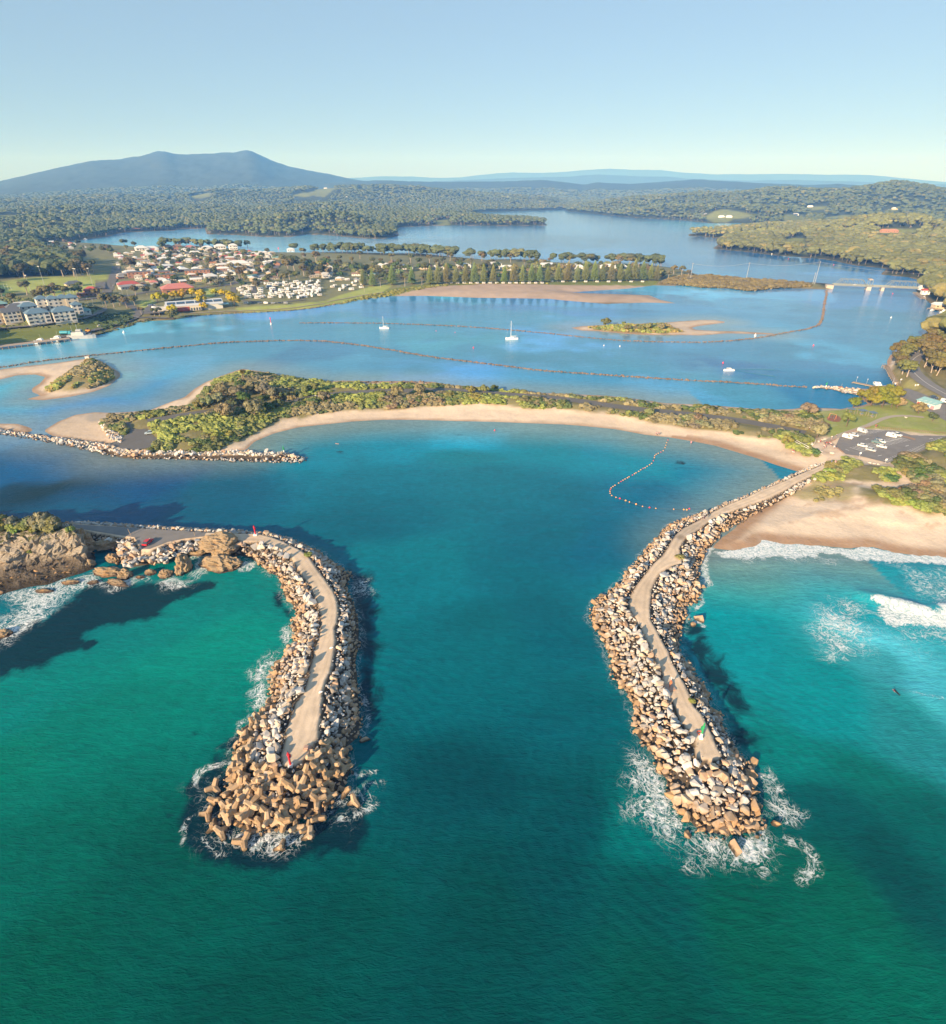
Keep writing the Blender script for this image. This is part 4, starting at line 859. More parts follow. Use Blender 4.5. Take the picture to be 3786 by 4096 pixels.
for x, y, z_ in arm:
    o = bpy.data.objects.new('armour_unit', AM); COL.objects.link(o); s = random.uniform(.82, 1.08); o.location = (x, y, z_); o.scale = (s, s, s)
    o.rotation_euler = (random.uniform(0, 6.28), random.uniform(0, 6.28), random.uniform(0, 6.28))
    side = 'on the sunlit bay side' if x < -27 else 'on the shaded channel side' if x > -19 else 'in the middle of the head'; big_ = 'small ' if s < .88 else 'large ' if s > 1.02 else ''
    if z_ < .9: lb = '%stan armour unit in the foam %s' % (big_, side); gp = 'armour units in the foam '+side
    elif y > 74: lb = '%stan four legged concrete armour unit beside the red beacon and track end' % big_; gp = 'armour units beside the red beacon'
    else: lb = '%stan armour unit heaped %s of the breakwater head' % (big_, side.replace(' of the head', '')); gp = 'armour units heaped '+side
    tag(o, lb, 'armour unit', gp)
# ================================================================ HEADLAND
HL_OUT = T(0, ('C10', -900,1000, -400,840, -100,760, 0,725, 60,702, 200,668, 330,652, 430,612, 540,580, 640,545, 600,505, 640,482, 628,440, 600,400, 605,345, 640,300, 600,262, 480,236, 250,222, -900,222))
HL_TOP = T(9.5, ('C10', -900,310, 0,300, 120,305, 250,300, 330,312, 400,295, 470,305, 500,330, 545,335, 560,320, 500,300, 480,285, 380,262, 250,250, -900,240))
lo, hi = HL_OUT.min(0)-1, HL_OUT.max(0)+1; lo[0] = max(lo[0], -260)
xs = np.arange(lo[0], hi[0], .36); ys = np.arange(lo[1], hi[1], .36); X, Y = np.meshgrid(xs, ys); P = np.stack([X.ravel(), Y.ravel()], 1)
do = sdist(P, HL_OUT, 10); dp = pdist(P, HL_TOP, True); ip = inside(P, HL_TOP); t = np.where(ip, 1, np.clip(do/(do+dp+1e-6), 0, 1))
t = np.clip(t + (fbm(P[:, 0], P[:, 1], 7, 4, 91)-.5)*.75*(1-np.abs(2*t-1)), 0, 1)
t = t.reshape(X.shape)
for _ in range(9): t[1:-1, 1:-1] = (t[1:-1, 1:-1]*2+t[:-2, 1:-1]+t[2:, 1:-1]+t[1:-1, :-2]+t[1:-1, 2:])/6
t = t.ravel()
z = np.where(do > 0, 1.5*np.clip(t/.38, 0, 1) + 8.2*sstep(.36, .93, t), do*.4)
rg_ = ridged(P[:, 0]*1.0+P[:, 1]*.5, P[:, 1]*.6, 5, 4, 93)-.6; z = z + rg_*(2.4*sstep(.3, .6, t)*(1-sstep(.9, 1, t)) + .9*sstep(0, .15, t)*(1-sstep(.35, .6, t))) + (1.5*(ridged(P[:, 0]*.9-P[:, 1]*.4, P[:, 1], 2.6, 4, 97)-.6)*sstep(.25, .5, t)*(1-.75*sstep(.93, 1, t)) + .6*(ridged(P[:, 0], P[:, 1]*1.6, 1.3, 3, 95)-.5))*sstep(-.5, 1, do)*(1-.6*ip)
HLZ = z.reshape(X.shape)
def hl_height(x, y): return float(HLZ[min(len(ys)-1, max(0, int((y-lo[1])/.36))), min(len(xs)-1, max(0, int((x-lo[0])/.36)))])
idx = np.arange(len(P)).reshape(X.shape); F = np.stack([idx[:-1, :-1], idx[:-1, 1:], idx[1:, 1:], idx[1:, :-1]], -1).reshape(-1, 4); F = F[z[F].max(1) > -.6]
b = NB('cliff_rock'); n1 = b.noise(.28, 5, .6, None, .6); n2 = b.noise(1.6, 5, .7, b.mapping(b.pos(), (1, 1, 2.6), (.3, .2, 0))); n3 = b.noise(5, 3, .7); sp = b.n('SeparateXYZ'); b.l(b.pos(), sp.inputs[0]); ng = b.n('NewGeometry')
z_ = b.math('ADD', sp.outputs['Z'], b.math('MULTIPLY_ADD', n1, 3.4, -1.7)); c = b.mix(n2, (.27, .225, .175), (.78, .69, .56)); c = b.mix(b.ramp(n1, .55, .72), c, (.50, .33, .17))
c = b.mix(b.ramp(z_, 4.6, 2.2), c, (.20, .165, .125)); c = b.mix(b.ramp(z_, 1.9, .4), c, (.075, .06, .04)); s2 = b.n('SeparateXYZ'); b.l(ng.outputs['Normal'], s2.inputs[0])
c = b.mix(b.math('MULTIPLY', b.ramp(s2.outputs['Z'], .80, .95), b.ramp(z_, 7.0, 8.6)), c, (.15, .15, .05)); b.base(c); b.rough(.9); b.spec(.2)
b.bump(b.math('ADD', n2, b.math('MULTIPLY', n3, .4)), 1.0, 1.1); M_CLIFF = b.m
u = np.zeros(len(P), bool); u[F.ravel()] = True; rm = np.cumsum(u)-1
cl_ = sstep(.3, .5, t)*(1-sstep(.97, 1, t)); P2 = P + np.stack([fbm(P[:, 0]+z*1.3, P[:, 1]+z, 1.8, 3, 201)-.5, fbm(P[:, 0]-z, P[:, 1]+z*1.7, 1.8, 3, 203)-.5], 1)*(3.2*cl_[:, None]+.6)
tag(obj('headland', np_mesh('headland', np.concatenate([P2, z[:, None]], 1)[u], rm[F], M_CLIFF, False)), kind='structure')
for k in range(420):
    x = random.uniform(-150, -72); y = random.uniform(118, 160); hz = hl_height(x, y)
    if .2 < hz < 2.6: small.append((x, y, hz, random.uniform(.3, .85), 8, False))
plh = [(random.randrange(12), (x, y, z), (s*1.2, s, s*.7), rand_rot(.4)[0], np.array((.26, .20, .14))*random.uniform(.6, 1.2)) for x, y, z, s, wi, e_ in small if wi == 8]
merged('loose_rock', RVN, plh, M_ROCKS, label='loose brown rocks strewn over the platform below the cliff')
def crag(loc, rad, seed, label, rz=0.0, name='sea_rock', lump=.28):
    bm = bmesh.new(); bmesh.ops.create_icosphere(bm, subdivisions=5, radius=1); rr = random.Random(seed); ox, oy, oz = (rr.uniform(0, 50) for _ in range(3))
    from mathutils import noise as mn
    for v in bm.verts:
        p = v.co.copy(); q = Vector((p.x*1.2+ox, p.y*1.2+oy, p.z*1.9+oz)); n_ = mn.fractal(q, .9, 2.1, 5); st = mn.noise(Vector((ox, p.x*.6+oy, p.z*5)))*.12 - abs(mn.noise(q*1.7))*.42 - abs(mn.noise(q*4.1+Vector((9, 3, 1))))*.16 + .16
        p = p*(1+lump*n_+st); p.z = max(p.z, -.55); v.co = Vector((p.x*rad[0], p.y*rad[1], p.z*rad[2]))
    me = bpy.data.meshes.new(name); bm.to_mesh(me); bm.free(); me.polygons.foreach_set('use_smooth', [False]*len(me.polygons)); me.materials.append(M_CRAG)
    o = obj(name, me, None, loc); o.rotation_euler = (0, 0, rz); tag(o, label, 'rock'); return o
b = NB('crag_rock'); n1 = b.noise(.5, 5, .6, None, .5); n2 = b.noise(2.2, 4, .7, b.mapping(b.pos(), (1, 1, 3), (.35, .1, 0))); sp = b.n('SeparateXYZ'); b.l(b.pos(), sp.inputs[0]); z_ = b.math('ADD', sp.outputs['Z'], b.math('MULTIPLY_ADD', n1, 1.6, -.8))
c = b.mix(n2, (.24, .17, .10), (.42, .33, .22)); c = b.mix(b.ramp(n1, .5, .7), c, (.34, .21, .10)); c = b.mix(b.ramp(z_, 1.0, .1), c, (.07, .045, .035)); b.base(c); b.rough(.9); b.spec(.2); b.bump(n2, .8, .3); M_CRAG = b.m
for (x, y, zl), rad, rz, lb in (((1482,385,3.2), (5.6, 4.0, 3.1), -.2, 'huge rounded tan rock standing beside the turning area'), ((1490,515,.5), (5.6, 3.0, 2.6), -.15, 'broad dark tan rock in the sea below the huge rounded rock'), ((1240,545,.3), (2.2, 2.9, 4.4), .3, 'tall brown rock stack standing in the wash'),
     ((1115,590,.2), (1.7, 1.6, 1.6), 0, 'small brown rock just left of the tall stack'), ((1015,575,.1), (1.5, 1.2, 1.1), 0, 'small low rock alone in the foam between stack and ledge'), ((845,595,.2), (2.0, 1.7, 1.9), .2, 'square ended brown rock at the seaward ledge'),
     ((730,575,.1), (4.2, 1.9, 1.5), -.1, 'long flat brown ledge below the cliff gully'), ((790,645,.1), (3.4, 1.2, .9), -.35, 'low wet ledge pointing seaward under the flat brown ledge'), ((760,480,.4), (2.6, 1.6, 1.3), -.5, 'flat sloping rock slab in the gully beside the boulders'),
     ((725,380,2.2), (3.6, 1.7, 1.7), .5, 'pale slanting slab leaning in the gully beside the road'), ((560,375,4.0), (2.6, 2.4, 4.6), 0, 'pale pointed rock pinnacle at the end of the cliff'), ((600,520,.5), (1.6, 1.5, 1.5), .3, 'brown rock at the foot of the cliff corner'), ((480,640,.1), (2.2, 1.0, .7), .1, 'dark wet rock in the foam off the rock platform'),
     ((630,640,.1), (1.5, .8, .6), .1, 'tiny brown rock in foam beside the ledges'), ((300,698,.0), (2.4, .9, .6), -.1, 'brown low reef rock inside the largest foam patch'), ((20,985,.1), (2.2, 1.6, .9), 0, 'reddish reef rock at the lower edge of the foam'), ((945,605,.0), (1.3, .6, .5), 0, 'flat brown rock in foam beneath the boulder heap'), ((1325,425,1.0), (4.0, 1.6, 1.6), .1, 'dark brown ledge under the boulders left of the huge rock')):
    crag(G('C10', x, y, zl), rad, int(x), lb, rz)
# ================================================================ VEGETATION
GARD = True
def foliage_mat(name, single):
    b = NB(name); t = b.n('ObjectInfo').outputs['Color'] if single else b.attr('tint')['Color']
    n = b.noise(1.1, 3, .6); n2 = b.noise(.22, 2, .5)
    v = b.math('MULTIPLY', b.math('MULTIPLY_ADD', n, .9, .55), b.math('MULTIPLY_ADD', n2, .6, .7)); cc = b.n('CombineColor'); [b.l(v, cc.inputs[i]) for i in range(3)]
    b.base(b.mix(1.0, t, cc.outputs[0], 'MULTIPLY')); b.rough(.75); b.spec(.12)
    if not single: b.bump(b.noise(1.6, 3, .7), .7, .5)
    return b.m
M_LEAF1 = foliage_mat('leaves', True); M_LEAFS = foliage_mat('leaf_mass', False)
M_BARK = plain('pale_bark', (.38, .32, .26), .85, .2, .3, 1.5); M_BARKD = plain('dark_bark', (.14, .10, .07), .9, .2, .3, 2)
_ico = {}
def ico(n):
    if n not in _ico:
        bm = bmesh.new(); bmesh.ops.create_icosphere(bm, subdivisions=n, radius=1); bmesh.ops.triangulate(bm, faces=bm.faces[:])
        _ico[n] = (np.array([v.co[:] for v in bm.verts]), np.array([[v.index for v in f.verts] for f in bm.faces])); bm.free()
    return _ico[n]
def jit(n, seed, j=.28, sq=(1, 1, .8)):
    V, F = ico(n); rg = np.random.default_rng(seed); return (V*(1+rg.uniform(-j, j, (len(V), 1))) + rg.uniform(-.08, .08, V.shape))*np.array(sq), F
def crown_np(seed, k, n, rad, leaf, cr=(.32, .5), flat=.7, cen=0.0):
    rg = np.random.default_rng(seed); Vs = []; Fs = []; o = 0; rad = np.array(rad)
    for i in range(k):
        d = rg.normal(size=3); d /= np.linalg.norm(d); d[2] = abs(d[2])*.9-.25 if rg.random() < .8 else d[2]; c = d*rad*rg.uniform(.45, .85); rho = rg.uniform(*cr)*min(rad[0], rad[2]*1.3); s = np.array([1, 1, flat])*rho
        V, F = jit(1, seed*31+i, .15); V = V*s*.78+c; Vs.append(V); Fs.append(F+o); o += len(V)
        D = rg.normal(size=(n, 3)); D /= np.linalg.norm(D, axis=1)[:, None]; D[:, 2] = np.where(rg.random(n) < .75, np.abs(D[:, 2]), D[:, 2]); Pp = c + D*s*rg.uniform(.75, 1.08, (n, 1))
        a = rg.normal(size=(n, 3)); a -= (a*D).sum(1)[:, None]*D*.7; a /= np.linalg.norm(a, axis=1)[:, None]; bb = np.cross(D, a); bb /= np.linalg.norm(bb, axis=1)[:, None]+1e-9
        L = leaf*rg.uniform(.6, 1.3, (n, 1)); T3 = np.stack([Pp+a*L, Pp-a*L*.5+bb*L*.8, Pp-a*L*.5-bb*L*.8], 1).reshape(-1, 3); Vs.append(T3); Fs.append(np.arange(3*n).reshape(n, 3)+o); o += 3*n
    return np.concatenate(Vs)+np.array([0, 0, cen]), np.concatenate(Fs)
def crown_mesh(name, *a, **k):
    V, F = crown_np(*a, **k); return np_mesh(name, V, F, M_LEAF1, False)
# kinds of tree, one metre-true model each (height about 1 x scale)
GUMC = [crown_mesh('crown', 10+i, 20, 70, (5.0, 4.2, 3.3), .6, (.24, .46), .7, 7.2) for i in range(5)]
def trunk_mesh(seed, h=6.0, r=.38, mat=None, limbs=4):
    rr = random.Random(seed); mb = MB(); top = Vector((rr.uniform(-.5, .5), rr.uniform(-.5, .5), h*.62)); mb.tube((0, 0, -.6), top, r, r*.72, 7)
    for i in range(limbs):
        a = 6.283*i/limbs+rr.uniform(-.5, .5); q = top+Vector((math.cos(a)*rr.uniform(1.2, 2.4), math.sin(a)*rr.uniform(1.2, 2.4), rr.uniform(2.2, 3.8))); mb.tube(top-Vector((0, 0, .3)), q, r*.5, r*.2, 5, False)
    return mb.mesh('trunk', mat or M_BARK)
GUMT = [trunk_mesh(i) for i in range(3)]
BUSHC = [crown_mesh('shrub', 40+i, 9, 70, (1.25, 1.25, .95), .22, (.38, .55), .75, .55) for i in range(5)]
BANKC = [crown_mesh('crown', 60+i, 16, 80, (3.0, 3.0, 2.6), .40, (.30, .45), .85, 3.0) for i in range(3)]; BANKT = trunk_mesh(60, 3.5, .25, M_BARKD)
WATC = [crown_mesh('crown', 80+i, 16, 80, (3.2, 3.2, 2.6), .45, (.32, .45), .8, 3.4) for i in range(3)]
def pine_np(seed):
    rg = np.random.default_rng(seed); Vs = []; Fs = []; o = 0; H = 18.0
    for t in range(15):
        z = 2.2+t*1.06; r = 3.9*(1-(z-2.2)/(H-1.2))**.8+.25; m = 9
        for j in range(m):
            a = 6.283*(j/m)+rg.uniform(-.25, .25)+t*.4; L = r*rg.uniform(.8, 1.1); d = np.array([math.cos(a), math.sin(a), 0]); s = np.array([-d[1], d[0], 0]); wv = .42*L*.6+.2
            V = np.array([[0, 0, z+.1], d*L*.55+s*wv+[0, 0, z+.15], d*L+[0, 0, z-.05+.25*rg.random()], d*L*.55-s*wv+[0, 0, z+.15], d*L*.5+[0, 0, z-.55], d*L*.5+[0,0,z+.6]]); Vs.append(V)
            Fs.append(np.array([[0, 1, 5], [1, 2, 5], [2, 3, 5], [3, 0, 5], [0, 4, 1], [1, 4, 2], [2, 4, 3], [3, 4, 0]])+o); o += 6
    V, F = ico(1); Vs.append(V*[.35, .35, 1.2]+[0, 0, H]); Fs.append(F+o)
    return np.concatenate(Vs), np.concatenate(Fs)
PINEC = [np_mesh('crown', *pine_np(i), M_LEAF1) for i in range(3)]
PINET = MB().tube((0, 0, -.5), (0, 0, 16), .34, .08, 7).mesh('trunk', M_BARKD)
def tree(name, crowns, trunks, p, s, tint, label, cat='tree', group=None, sz=None):
    if name == 'norfolk_pine': sz = s*.66
    o = empty(name, p, random.uniform(0, 6.28)); sz = sz or s; o.scale = (s, s, sz)
    c = bpy.data.objects.new('crown', random.choice(crowns)); COL.objects.link(c); c.parent = o; c.color = (*[v*random.uniform(.85, 1.15) for v in tint], 1)
    t = bpy.data.objects.new('trunk', random.choice(trunks)); COL.objects.link(t); t.parent = o
    return tag(o, label, cat, group)
def shrub(p, s, tint, label, group=None, sz=None):
    o = bpy.data.objects.new('shrub', random.choice(BUSHC)); COL.objects.link(o); o.location = p; o.rotation_euler = (0, 0, random.uniform(0, 6.28)); o.scale = (s, s*random.uniform(.85, 1.15), sz or s)
    o.color = (*[v*random.uniform(.85, 1.15) for v in tint], 1); return tag(o, label, 'shrub', group)
GREY_G = (.22, .22, .125); BR_G = (.235, .27, .075); DK_G = (.09, .125, .045); OLIVE = (.19, .205, .075); GREYB = (.23, .205, .115); YEL = (.40, .33, .02)
# --- shrubs on top of the headland
HS = [(20,258,2.2,OLIVE), (62,262,1.8,GREYB), (105,268,2.0,GREY_G), (140,262,1.9,GREYB), (175,280,1.7,BR_G), (205,262,2.0,OLIVE), (240,258,2.3,GREYB), (262,285,1.5,BR_G), (290,262,2.7,GREYB), (322,270,2.5,GREYB), (352,275,2.1,OLIVE), (385,262,1.7,GREYB), (430,262,1.6,GREYB), (455,268,1.2,GREYB), (478,295,1.0,BR_G), (300,290,1.3,BR_G), (120,298,1.1,BR_G), (0,285,1.6,BR_G), (232,300,1.0,BR_G), (-40,262,2.2,OLIVE), (80,290,1.2,BR_G), (205,440,.6,BR_G)]
nm = {id(OLIVE): 'olive', id(GREYB): 'grey brown', id(GREY_G): 'grey green', id(BR_G): 'bright green'}
for x, y, s, c in HS:
    p = G('C10', x, y, 9.0 if y < 400 else 5.5); hz = hl_height(p[0], p[1]); 
    if y < 400: p = G('C10', x, y, hz)
    shrub((p[0], p[1], hl_height(p[0], p[1])-.2), s, c, '%s %s shrub on the cliff top of the headland' % ('tall' if s > 2 else 'low', nm[id(c)]) if y < 400 else 'single green tuft growing from the pale cliff face', 'shrubs on the headland', s*random.uniform(1.0, 1.5))
# --- trees of the spit
SP = [(1290,455,1.7,GREY_G),(1455,445,1.9,GREY_G),(1400,385,1.5,DK_G),(1350,345,1.4,GREY_G),(1275,340,1.6,GREYB),(1205,330,1.2,OLIVE),(1185,395,1.3,GREY_G),(1140,405,1.1,OLIVE),(1505,335,1.5,GREY_G),(1560,345,1.3,GREY_G),(1445,315,1.5,GREY_G),(1380,295,1.3,DK_G),(1620,355,1.0,DK_G),(1668,375,1.0,GREYB),(1742,318,1.0,OLIVE),(1795,308,1.1,OLIVE),(1840,365,1.1,GREYB),(1540,420,1.0,DK_G),(1590,400,1.1,DK_G),(1330,400,1.2,DK_G),(1240,380,1.3,GREY_G),(1500,390,1.3,DK_G)]
for i, (x, y, s, c) in enumerate(SP):
    tree('banksia_tree', BANKC, [BANKT], at('C7', x, y), s*.85, c, ('grey green rounded tree' if c in (GREY_G, GREYB) else 'dark green rounded tree')+' in the grove of the spit', 'tree', 'trees in the grove of the spit')
for rg, x, y, s, c, lb in (('C8',560,200,1.15,GREYB,'round grey brown tree beside the spit road, left one of a pair'), ('C8',685,192,1.15,GREYB,'round grey brown tree beside the spit road, right one of a pair'), ('C8',975,178,.9,OLIVE,'low olive tree clump in front of the spit road'), ('C8',1045,182,.95,OLIVE,'wider olive tree clump in front of the spit road'), ('C8',1108,162,.7,DK_G,'small dark tree on the lagoon side of the spit road'), ('C8',150,218,.9,GREYB,'grey shrubby tree near the signpost on the spit'), ('C9',370,138,.75,GREYB,'small grey tree on the beach side of the spit road'),
    ('C9',1155,140,1.25,GREYB,'wind leaning grey brown tree at the corner of the park'), ('C9',1205,250,1.25,GREYB,'broad grey brown tree beside the end of the spit road'), ('C6',1590,935,1.1,OLIVE,'rounded olive tree below the amenities block'), ('C6',1720,1005,.75,DK_G,'dark bushy tree standing alone on the park lawn'), ('C6',1390,880,1.1,GREYB,'brownish rounded tree at the edge of the big thicket'), ('C6',985,885,1.15,(.16,.17,.03),'low spreading olive tree on the shore of the park'), ('C6',380,1225,.8,BR_G,'bright green bush at the top of the beach ramp')):
    tree('coastal_tree', BANKC, [BANKT], at(rg, x, y), s, c, lb, 'tree')
for i, (x, y, s) in enumerate(((1090,800,1.2), (1180,780,1.5), (1280,800,1.6), (1370,790,1.3), (1150,840,1.2), (1250,850,1.4), (1340,850,1.2), (1060,770,.9))):
    tree('thicket_tree', BANKC, [BANKT], at('C6', x, y+25), s, (.19, .185, .03), 'yellow olive tree in the dense thicket behind the boat ramp', 'tree', 'trees of the thicket behind the boat ramp')
tree('young_pine', BANKC, [BANKT], at('C6', 925,1055), .95, (.14, .20, .05), 'bright green young pine beside the playground', 'tree', sz=1.3)
# --- scrub: the nearest bushes as things, the rest as one mass
LEAFV = [jit(2, 300+i, .30, (1, 1, .75)) for i in range(8)]
sc = []
for poly, sp, mode in ((SCRUB, 1.95, 0), (SCR_A, 1.7, 1), (SCR_B, 1.8, 1), (DUNE1, 1.6, 2), (DUNE2, 1.7, 2), (DUNE3, 1.6, 2), (DUNE1B, 1.9, 3)):
    P = scatter(poly, sp, int(sp*100)+len(poly)); P = P[inside(P, poly)]
    n1 = fbm(P[:, 0], P[:, 1], 11, 3, 121); n2 = fbm(P[:, 0], P[:, 1], 22, 3, 122); rd = pdist(P, SPITROAD); hz = height(P[:, 0], P[:, 1]); cp = sdist(P, CARP1, 20)
    k = (n1 > {0: .34, 1: .42, 2: .44, 3: .60}[mode]) & (rd > 4.4) & (hz > .5) & (cp < -1)
    for i in np.where(k)[0]:
        u = n2[i]+random.uniform(-.08, .08)
        c = BR_G if u > .53 else OLIVE if u > .45 else DK_G if u > .38 else GREYB
        if mode == 1 and random.random() < .3: c = (.28, .22, .08)
        if mode == 3: c = (.26, .24, .10)
        s = random.uniform(.75, 1.75)*(1.0 if mode != 3 else .6)*(1.25 if n1[i] > .6 else 1)
        sc.append((P[i, 0], P[i, 1], hz[i], s, c))
sc.sort(key=lambda c: -c[3]/math.hypot(c[0], c[1])*(1 if inframe((c[0], c[1], c[2])) else 0))
cn = {BR_G: 'bright green', OLIVE: 'olive green', DK_G: 'dark green', GREYB: 'grey brown'}
for x, y, z, s, c in sc[:250]:
    pl_ = 'in the dunes beside the surf beach' if (y < 330 and x > 0) else 'on the vegetated spit behind the curved beach' if x > -190 else 'on the spit near the small car park'
    shrub((x, y, z-.15), s*1.05, c, '%s wind trimmed shrub %s' % (cn.get(c, 'straw coloured'), pl_), 'shrubs '+pl_, s*.8)
pl = [(random.randrange(8), (x, y, z+s*.25), (s, s*random.uniform(.8, 1.2), s*random.uniform(.6, 1.0)), rand_rot(.15)[0], np.array(c)*random.uniform(.7, 1.3)) for x, y, z, s, c in sc[250:]]
merged('scrub', LEAFV, pl, M_LEAFS, label='low green and brown coastal scrub covering the spit, dunes and islets')
# islet trees
for x, y, s, c, lb in ((597,655,1.2,(.13,.15,.05),'single round bush like tree on the sandy islet'), (755,690,.85,(.16,.15,.06),'spreading small tree in the middle of the sandy islet'), (730,650,.55,(.13,.18,.05),'small pointed tree on the far side of the sandy islet'), (915,680,.9,OLIVE,'olive tree on the right half of the sandy islet'), (1000,690,1.0,GREYB,'bare grey brown tree on the right half of the sandy islet'), (860,690,.7,OLIVE,'low olive tree near the centre of the sandy islet')):
    tree('islet_tree', BANKC, [BANKT], at('C4', x, y), s*1.1, c, lb)
tree('palm_tree', [crown_mesh('crown', 201, 7, 60, (1.8, 1.8, .8), .9, (.3, .4), .3, 4.6)], [trunk_mesh(5, 7.2, .22, M_BARKD, 0)], at('C7', 1385, 245), 1.1, (.2, .22, .07), 'palm rising above the scrub at the tip of the spit grove')
# --- gum trees that stand out one by one
def gum(p, s, label, group, tint=None):
    t = tint or random.choice(((.11, .11, .045), (.14, .13, .055), (.09, .105, .04), (.16, .14, .07))); return tree('gum_tree', GUMC, GUMT, p, s, t, label, 'tree', group)
def spread(poly, n, seed, mind):
    rr = random.Random(seed); lo, hi = poly.min(0), poly.max(0); out = []; k = 0
    while len(out) < n and k < n*200:
        k += 1; p = (rr.uniform(lo[0], hi[0]), rr.uniform(lo[1], hi[1]))
        if inside(np.array([p]), poly)[0] and all((p[0]-q[0])**2+(p[1]-q[1])**2 > mind**2 for q in out): out.append(p)
    return out
def pts(rg, *p): return np.array([tuple(at(rg, p[i], p[i+1]))[:2] for i in range(0, len(p), 2)])
LF = pts('C1', -60,215, 190,215, 400,300, 640,340, 900,380, 1120,400, 1170,520, 1000,540, 700,560, 450,575, 200,590, -60,640)
for p in spread(LF, 75, 3, 9): gum((p[0], p[1], float(height(*p)[0])), random.uniform(1.2, 1.7), 'tall gum tree in the belt behind the sports field', 'gum trees behind the sports field')
RC1 = pts('C6', 1335,500, 1350,430, 1450,350, 1590,290, 1720,240, 1700,300, 1600,360, 1530,420, 1490,500, 1540,600, 1480,620, 1400,580)
for p in spread(RC1, 26, 4, 5.5): gum((p[0], p[1], float(height(*p)[0])), random.uniform(.62, .95), 'spreading gum tree between the boardwalk and the bending road', 'gum trees between boardwalk and road', random.choice(((.15, .14, .045), (.17, .145, .05), (.13, .12, .045))))
RC2 = pts('C6', 1640,380, 1760,320, 1900,260, 2150,300, 2150,640, 1900,620, 1740,580, 1620,500, 1610,440)
for p in spread(RC2, 40, 5, 6): gum((p[0], p[1], float(height(*p)[0])), random.uniform(.8, 1.2), 'pale trunked gum tree on the hillside above the bending road', 'gum trees above the bending road', random.choice(((.15, .13, .045), (.17, .145, .055), (.13, .12, .045))))
TB = pts('C3', 0,175, 300,190, 600,215, 900,225, 1300,215, 1848,235) ; 
for i, (rg, x, y, s) in enumerate([('C3',x,y,s) for x,y,s in ((35,160,1.0),(120,175,1.1),(210,185,1.0),(300,190,1.2),(385,195,1.1),(445,160,1.4),(540,205,1.2),(600,200,1.0),(680,180,1.4),(740,210,1.1),(820,190,1.5),(880,205,1.2),(960,190,1.4),(1010,210,1.1),(1060,200,1.2),(1110,175,1.5),(1150,215,1.3),(1200,205,1.2),(1260,210,1.2),(1345,175,1.5),(1420,205,1.0),(1560,185,1.5),(1660,200,.8),(1750,175,.8),(1810,205,.9))]+
        [('C4',x,y,s) for x,y,s in ((85,190,.7),(180,185,.8),(270,180,1.4),(330,190,1.2),(430,190,1.1),(560,215,.9),(700,210,1.6),(775,215,1.4),(840,220,1.5),(800,250,1.3),(890,250,1.2),(920,265,1.1),(1010,280,1.0),(1100,270,1.3),(1160,275,1.3),(1060,300,1.1),(1210,285,.9))]+
        [('C2',x,y,s) for x,y,s in ((140,255,1.5),(330,225,1.5),(430,230,1.6),(1040,260,1.9),(1620,340,1.6),(1250,300,.9),(1530,480,2.2),(1420,420,1.5),(550,245,1.0),(1470,500,2.0),(1760,400,1.8),(950,590,1.6),(860,640,1.3),(1420,620,1.3),(990,690,1.1),(1140,690,1.2),(1630,540,1.6),(1560,600,1.4),(1700,600,1.4),(1820,560,1.8),(540,375,1.1),(940,380,1.0),(710,440,1.4),(1180,440,1.4),(1260,620,1.2),(540,590,1.1),(640,420,1.2),(980,560,1.5),(1280,520,1.5),(1340,560,1.3),(1480,580,1.3))]+
        [('C1',x,y,s) for x,y,s in ((1330,250,1.9),(1430,250,1.4),(1730,275,2.0),(1150,290,1.3),(1400,490,2.0),(1330,470,1.4),(1440,760,1.3),(1560,740,1.0),(1620,400,1.2),(290,740,1.6),(430,810,1.3),(520,810,1.7),(600,800,1.8),(690,800,1.7),(850,770,1.4),(1130,860,1.5),(1210,870,1.2),(1270,850,1.3),(1350,880,1.2),(1430,850,1.1),(30,780,1.1),(150,820,1.0),(1040,780,1.2),(1500,950,.8),(1640,960,.8),(1690,960,.9),(860,690,1.0))]):
    where = {'C3': 'behind the row of tall pines', 'C4': 'near the causeway end of the pine row', 'C2': 'among the houses of the town', 'C1': 'around the apartments and the sports field'}[rg]
    gum(at(rg, x, y), s*.82, ('large' if s > 1.35 else 'small' if s < 1 else 'mid sized')+' gum tree '+where, 'gum trees '+where)
for i, (rg, x, y, s) in enumerate([('C3',x,y,s) for x,y,s in ((470,352,.85),(540,360,.9),(685,352,1.05),(830,345,.95),(965,345,1.0),(1020,345,1.0),(1085,342,1.1),(1155,340,.95),(1225,338,.95),(1290,337,1.1),(1360,336,1.0),(1430,335,.95),(1512,335,.9),(1578,334,1.0),(1645,333,.95),(1710,332,1.0),(1770,332,.95),(1830,332,.85))]+[('C4',x,y,s) for x,y,s in ((45,328,.9),(110,327,.85),(245,326,1.0),(315,326,1.1),(385,325,.9),(445,324,1.1),(510,323,1.1),(570,323,1.0),(635,322,1.1),(700,322,.95),(755,321,1.0),(805,320,1.2),(865,319,1.1),(925,318,.95),(970,320,.9))]):
    tree('norfolk_pine', PINEC, [PINET], at(rg, x, y), s*1.6, (.20, .235, .085), 'tall conical pine in the row along the foreshore' + (' beside the caravan park' if (rg == 'C3' and x < 1000) else ' facing the sand flat' if rg == 'C3' else ' towards the causeway'), 'pine tree', 'norfolk pines along the foreshore')
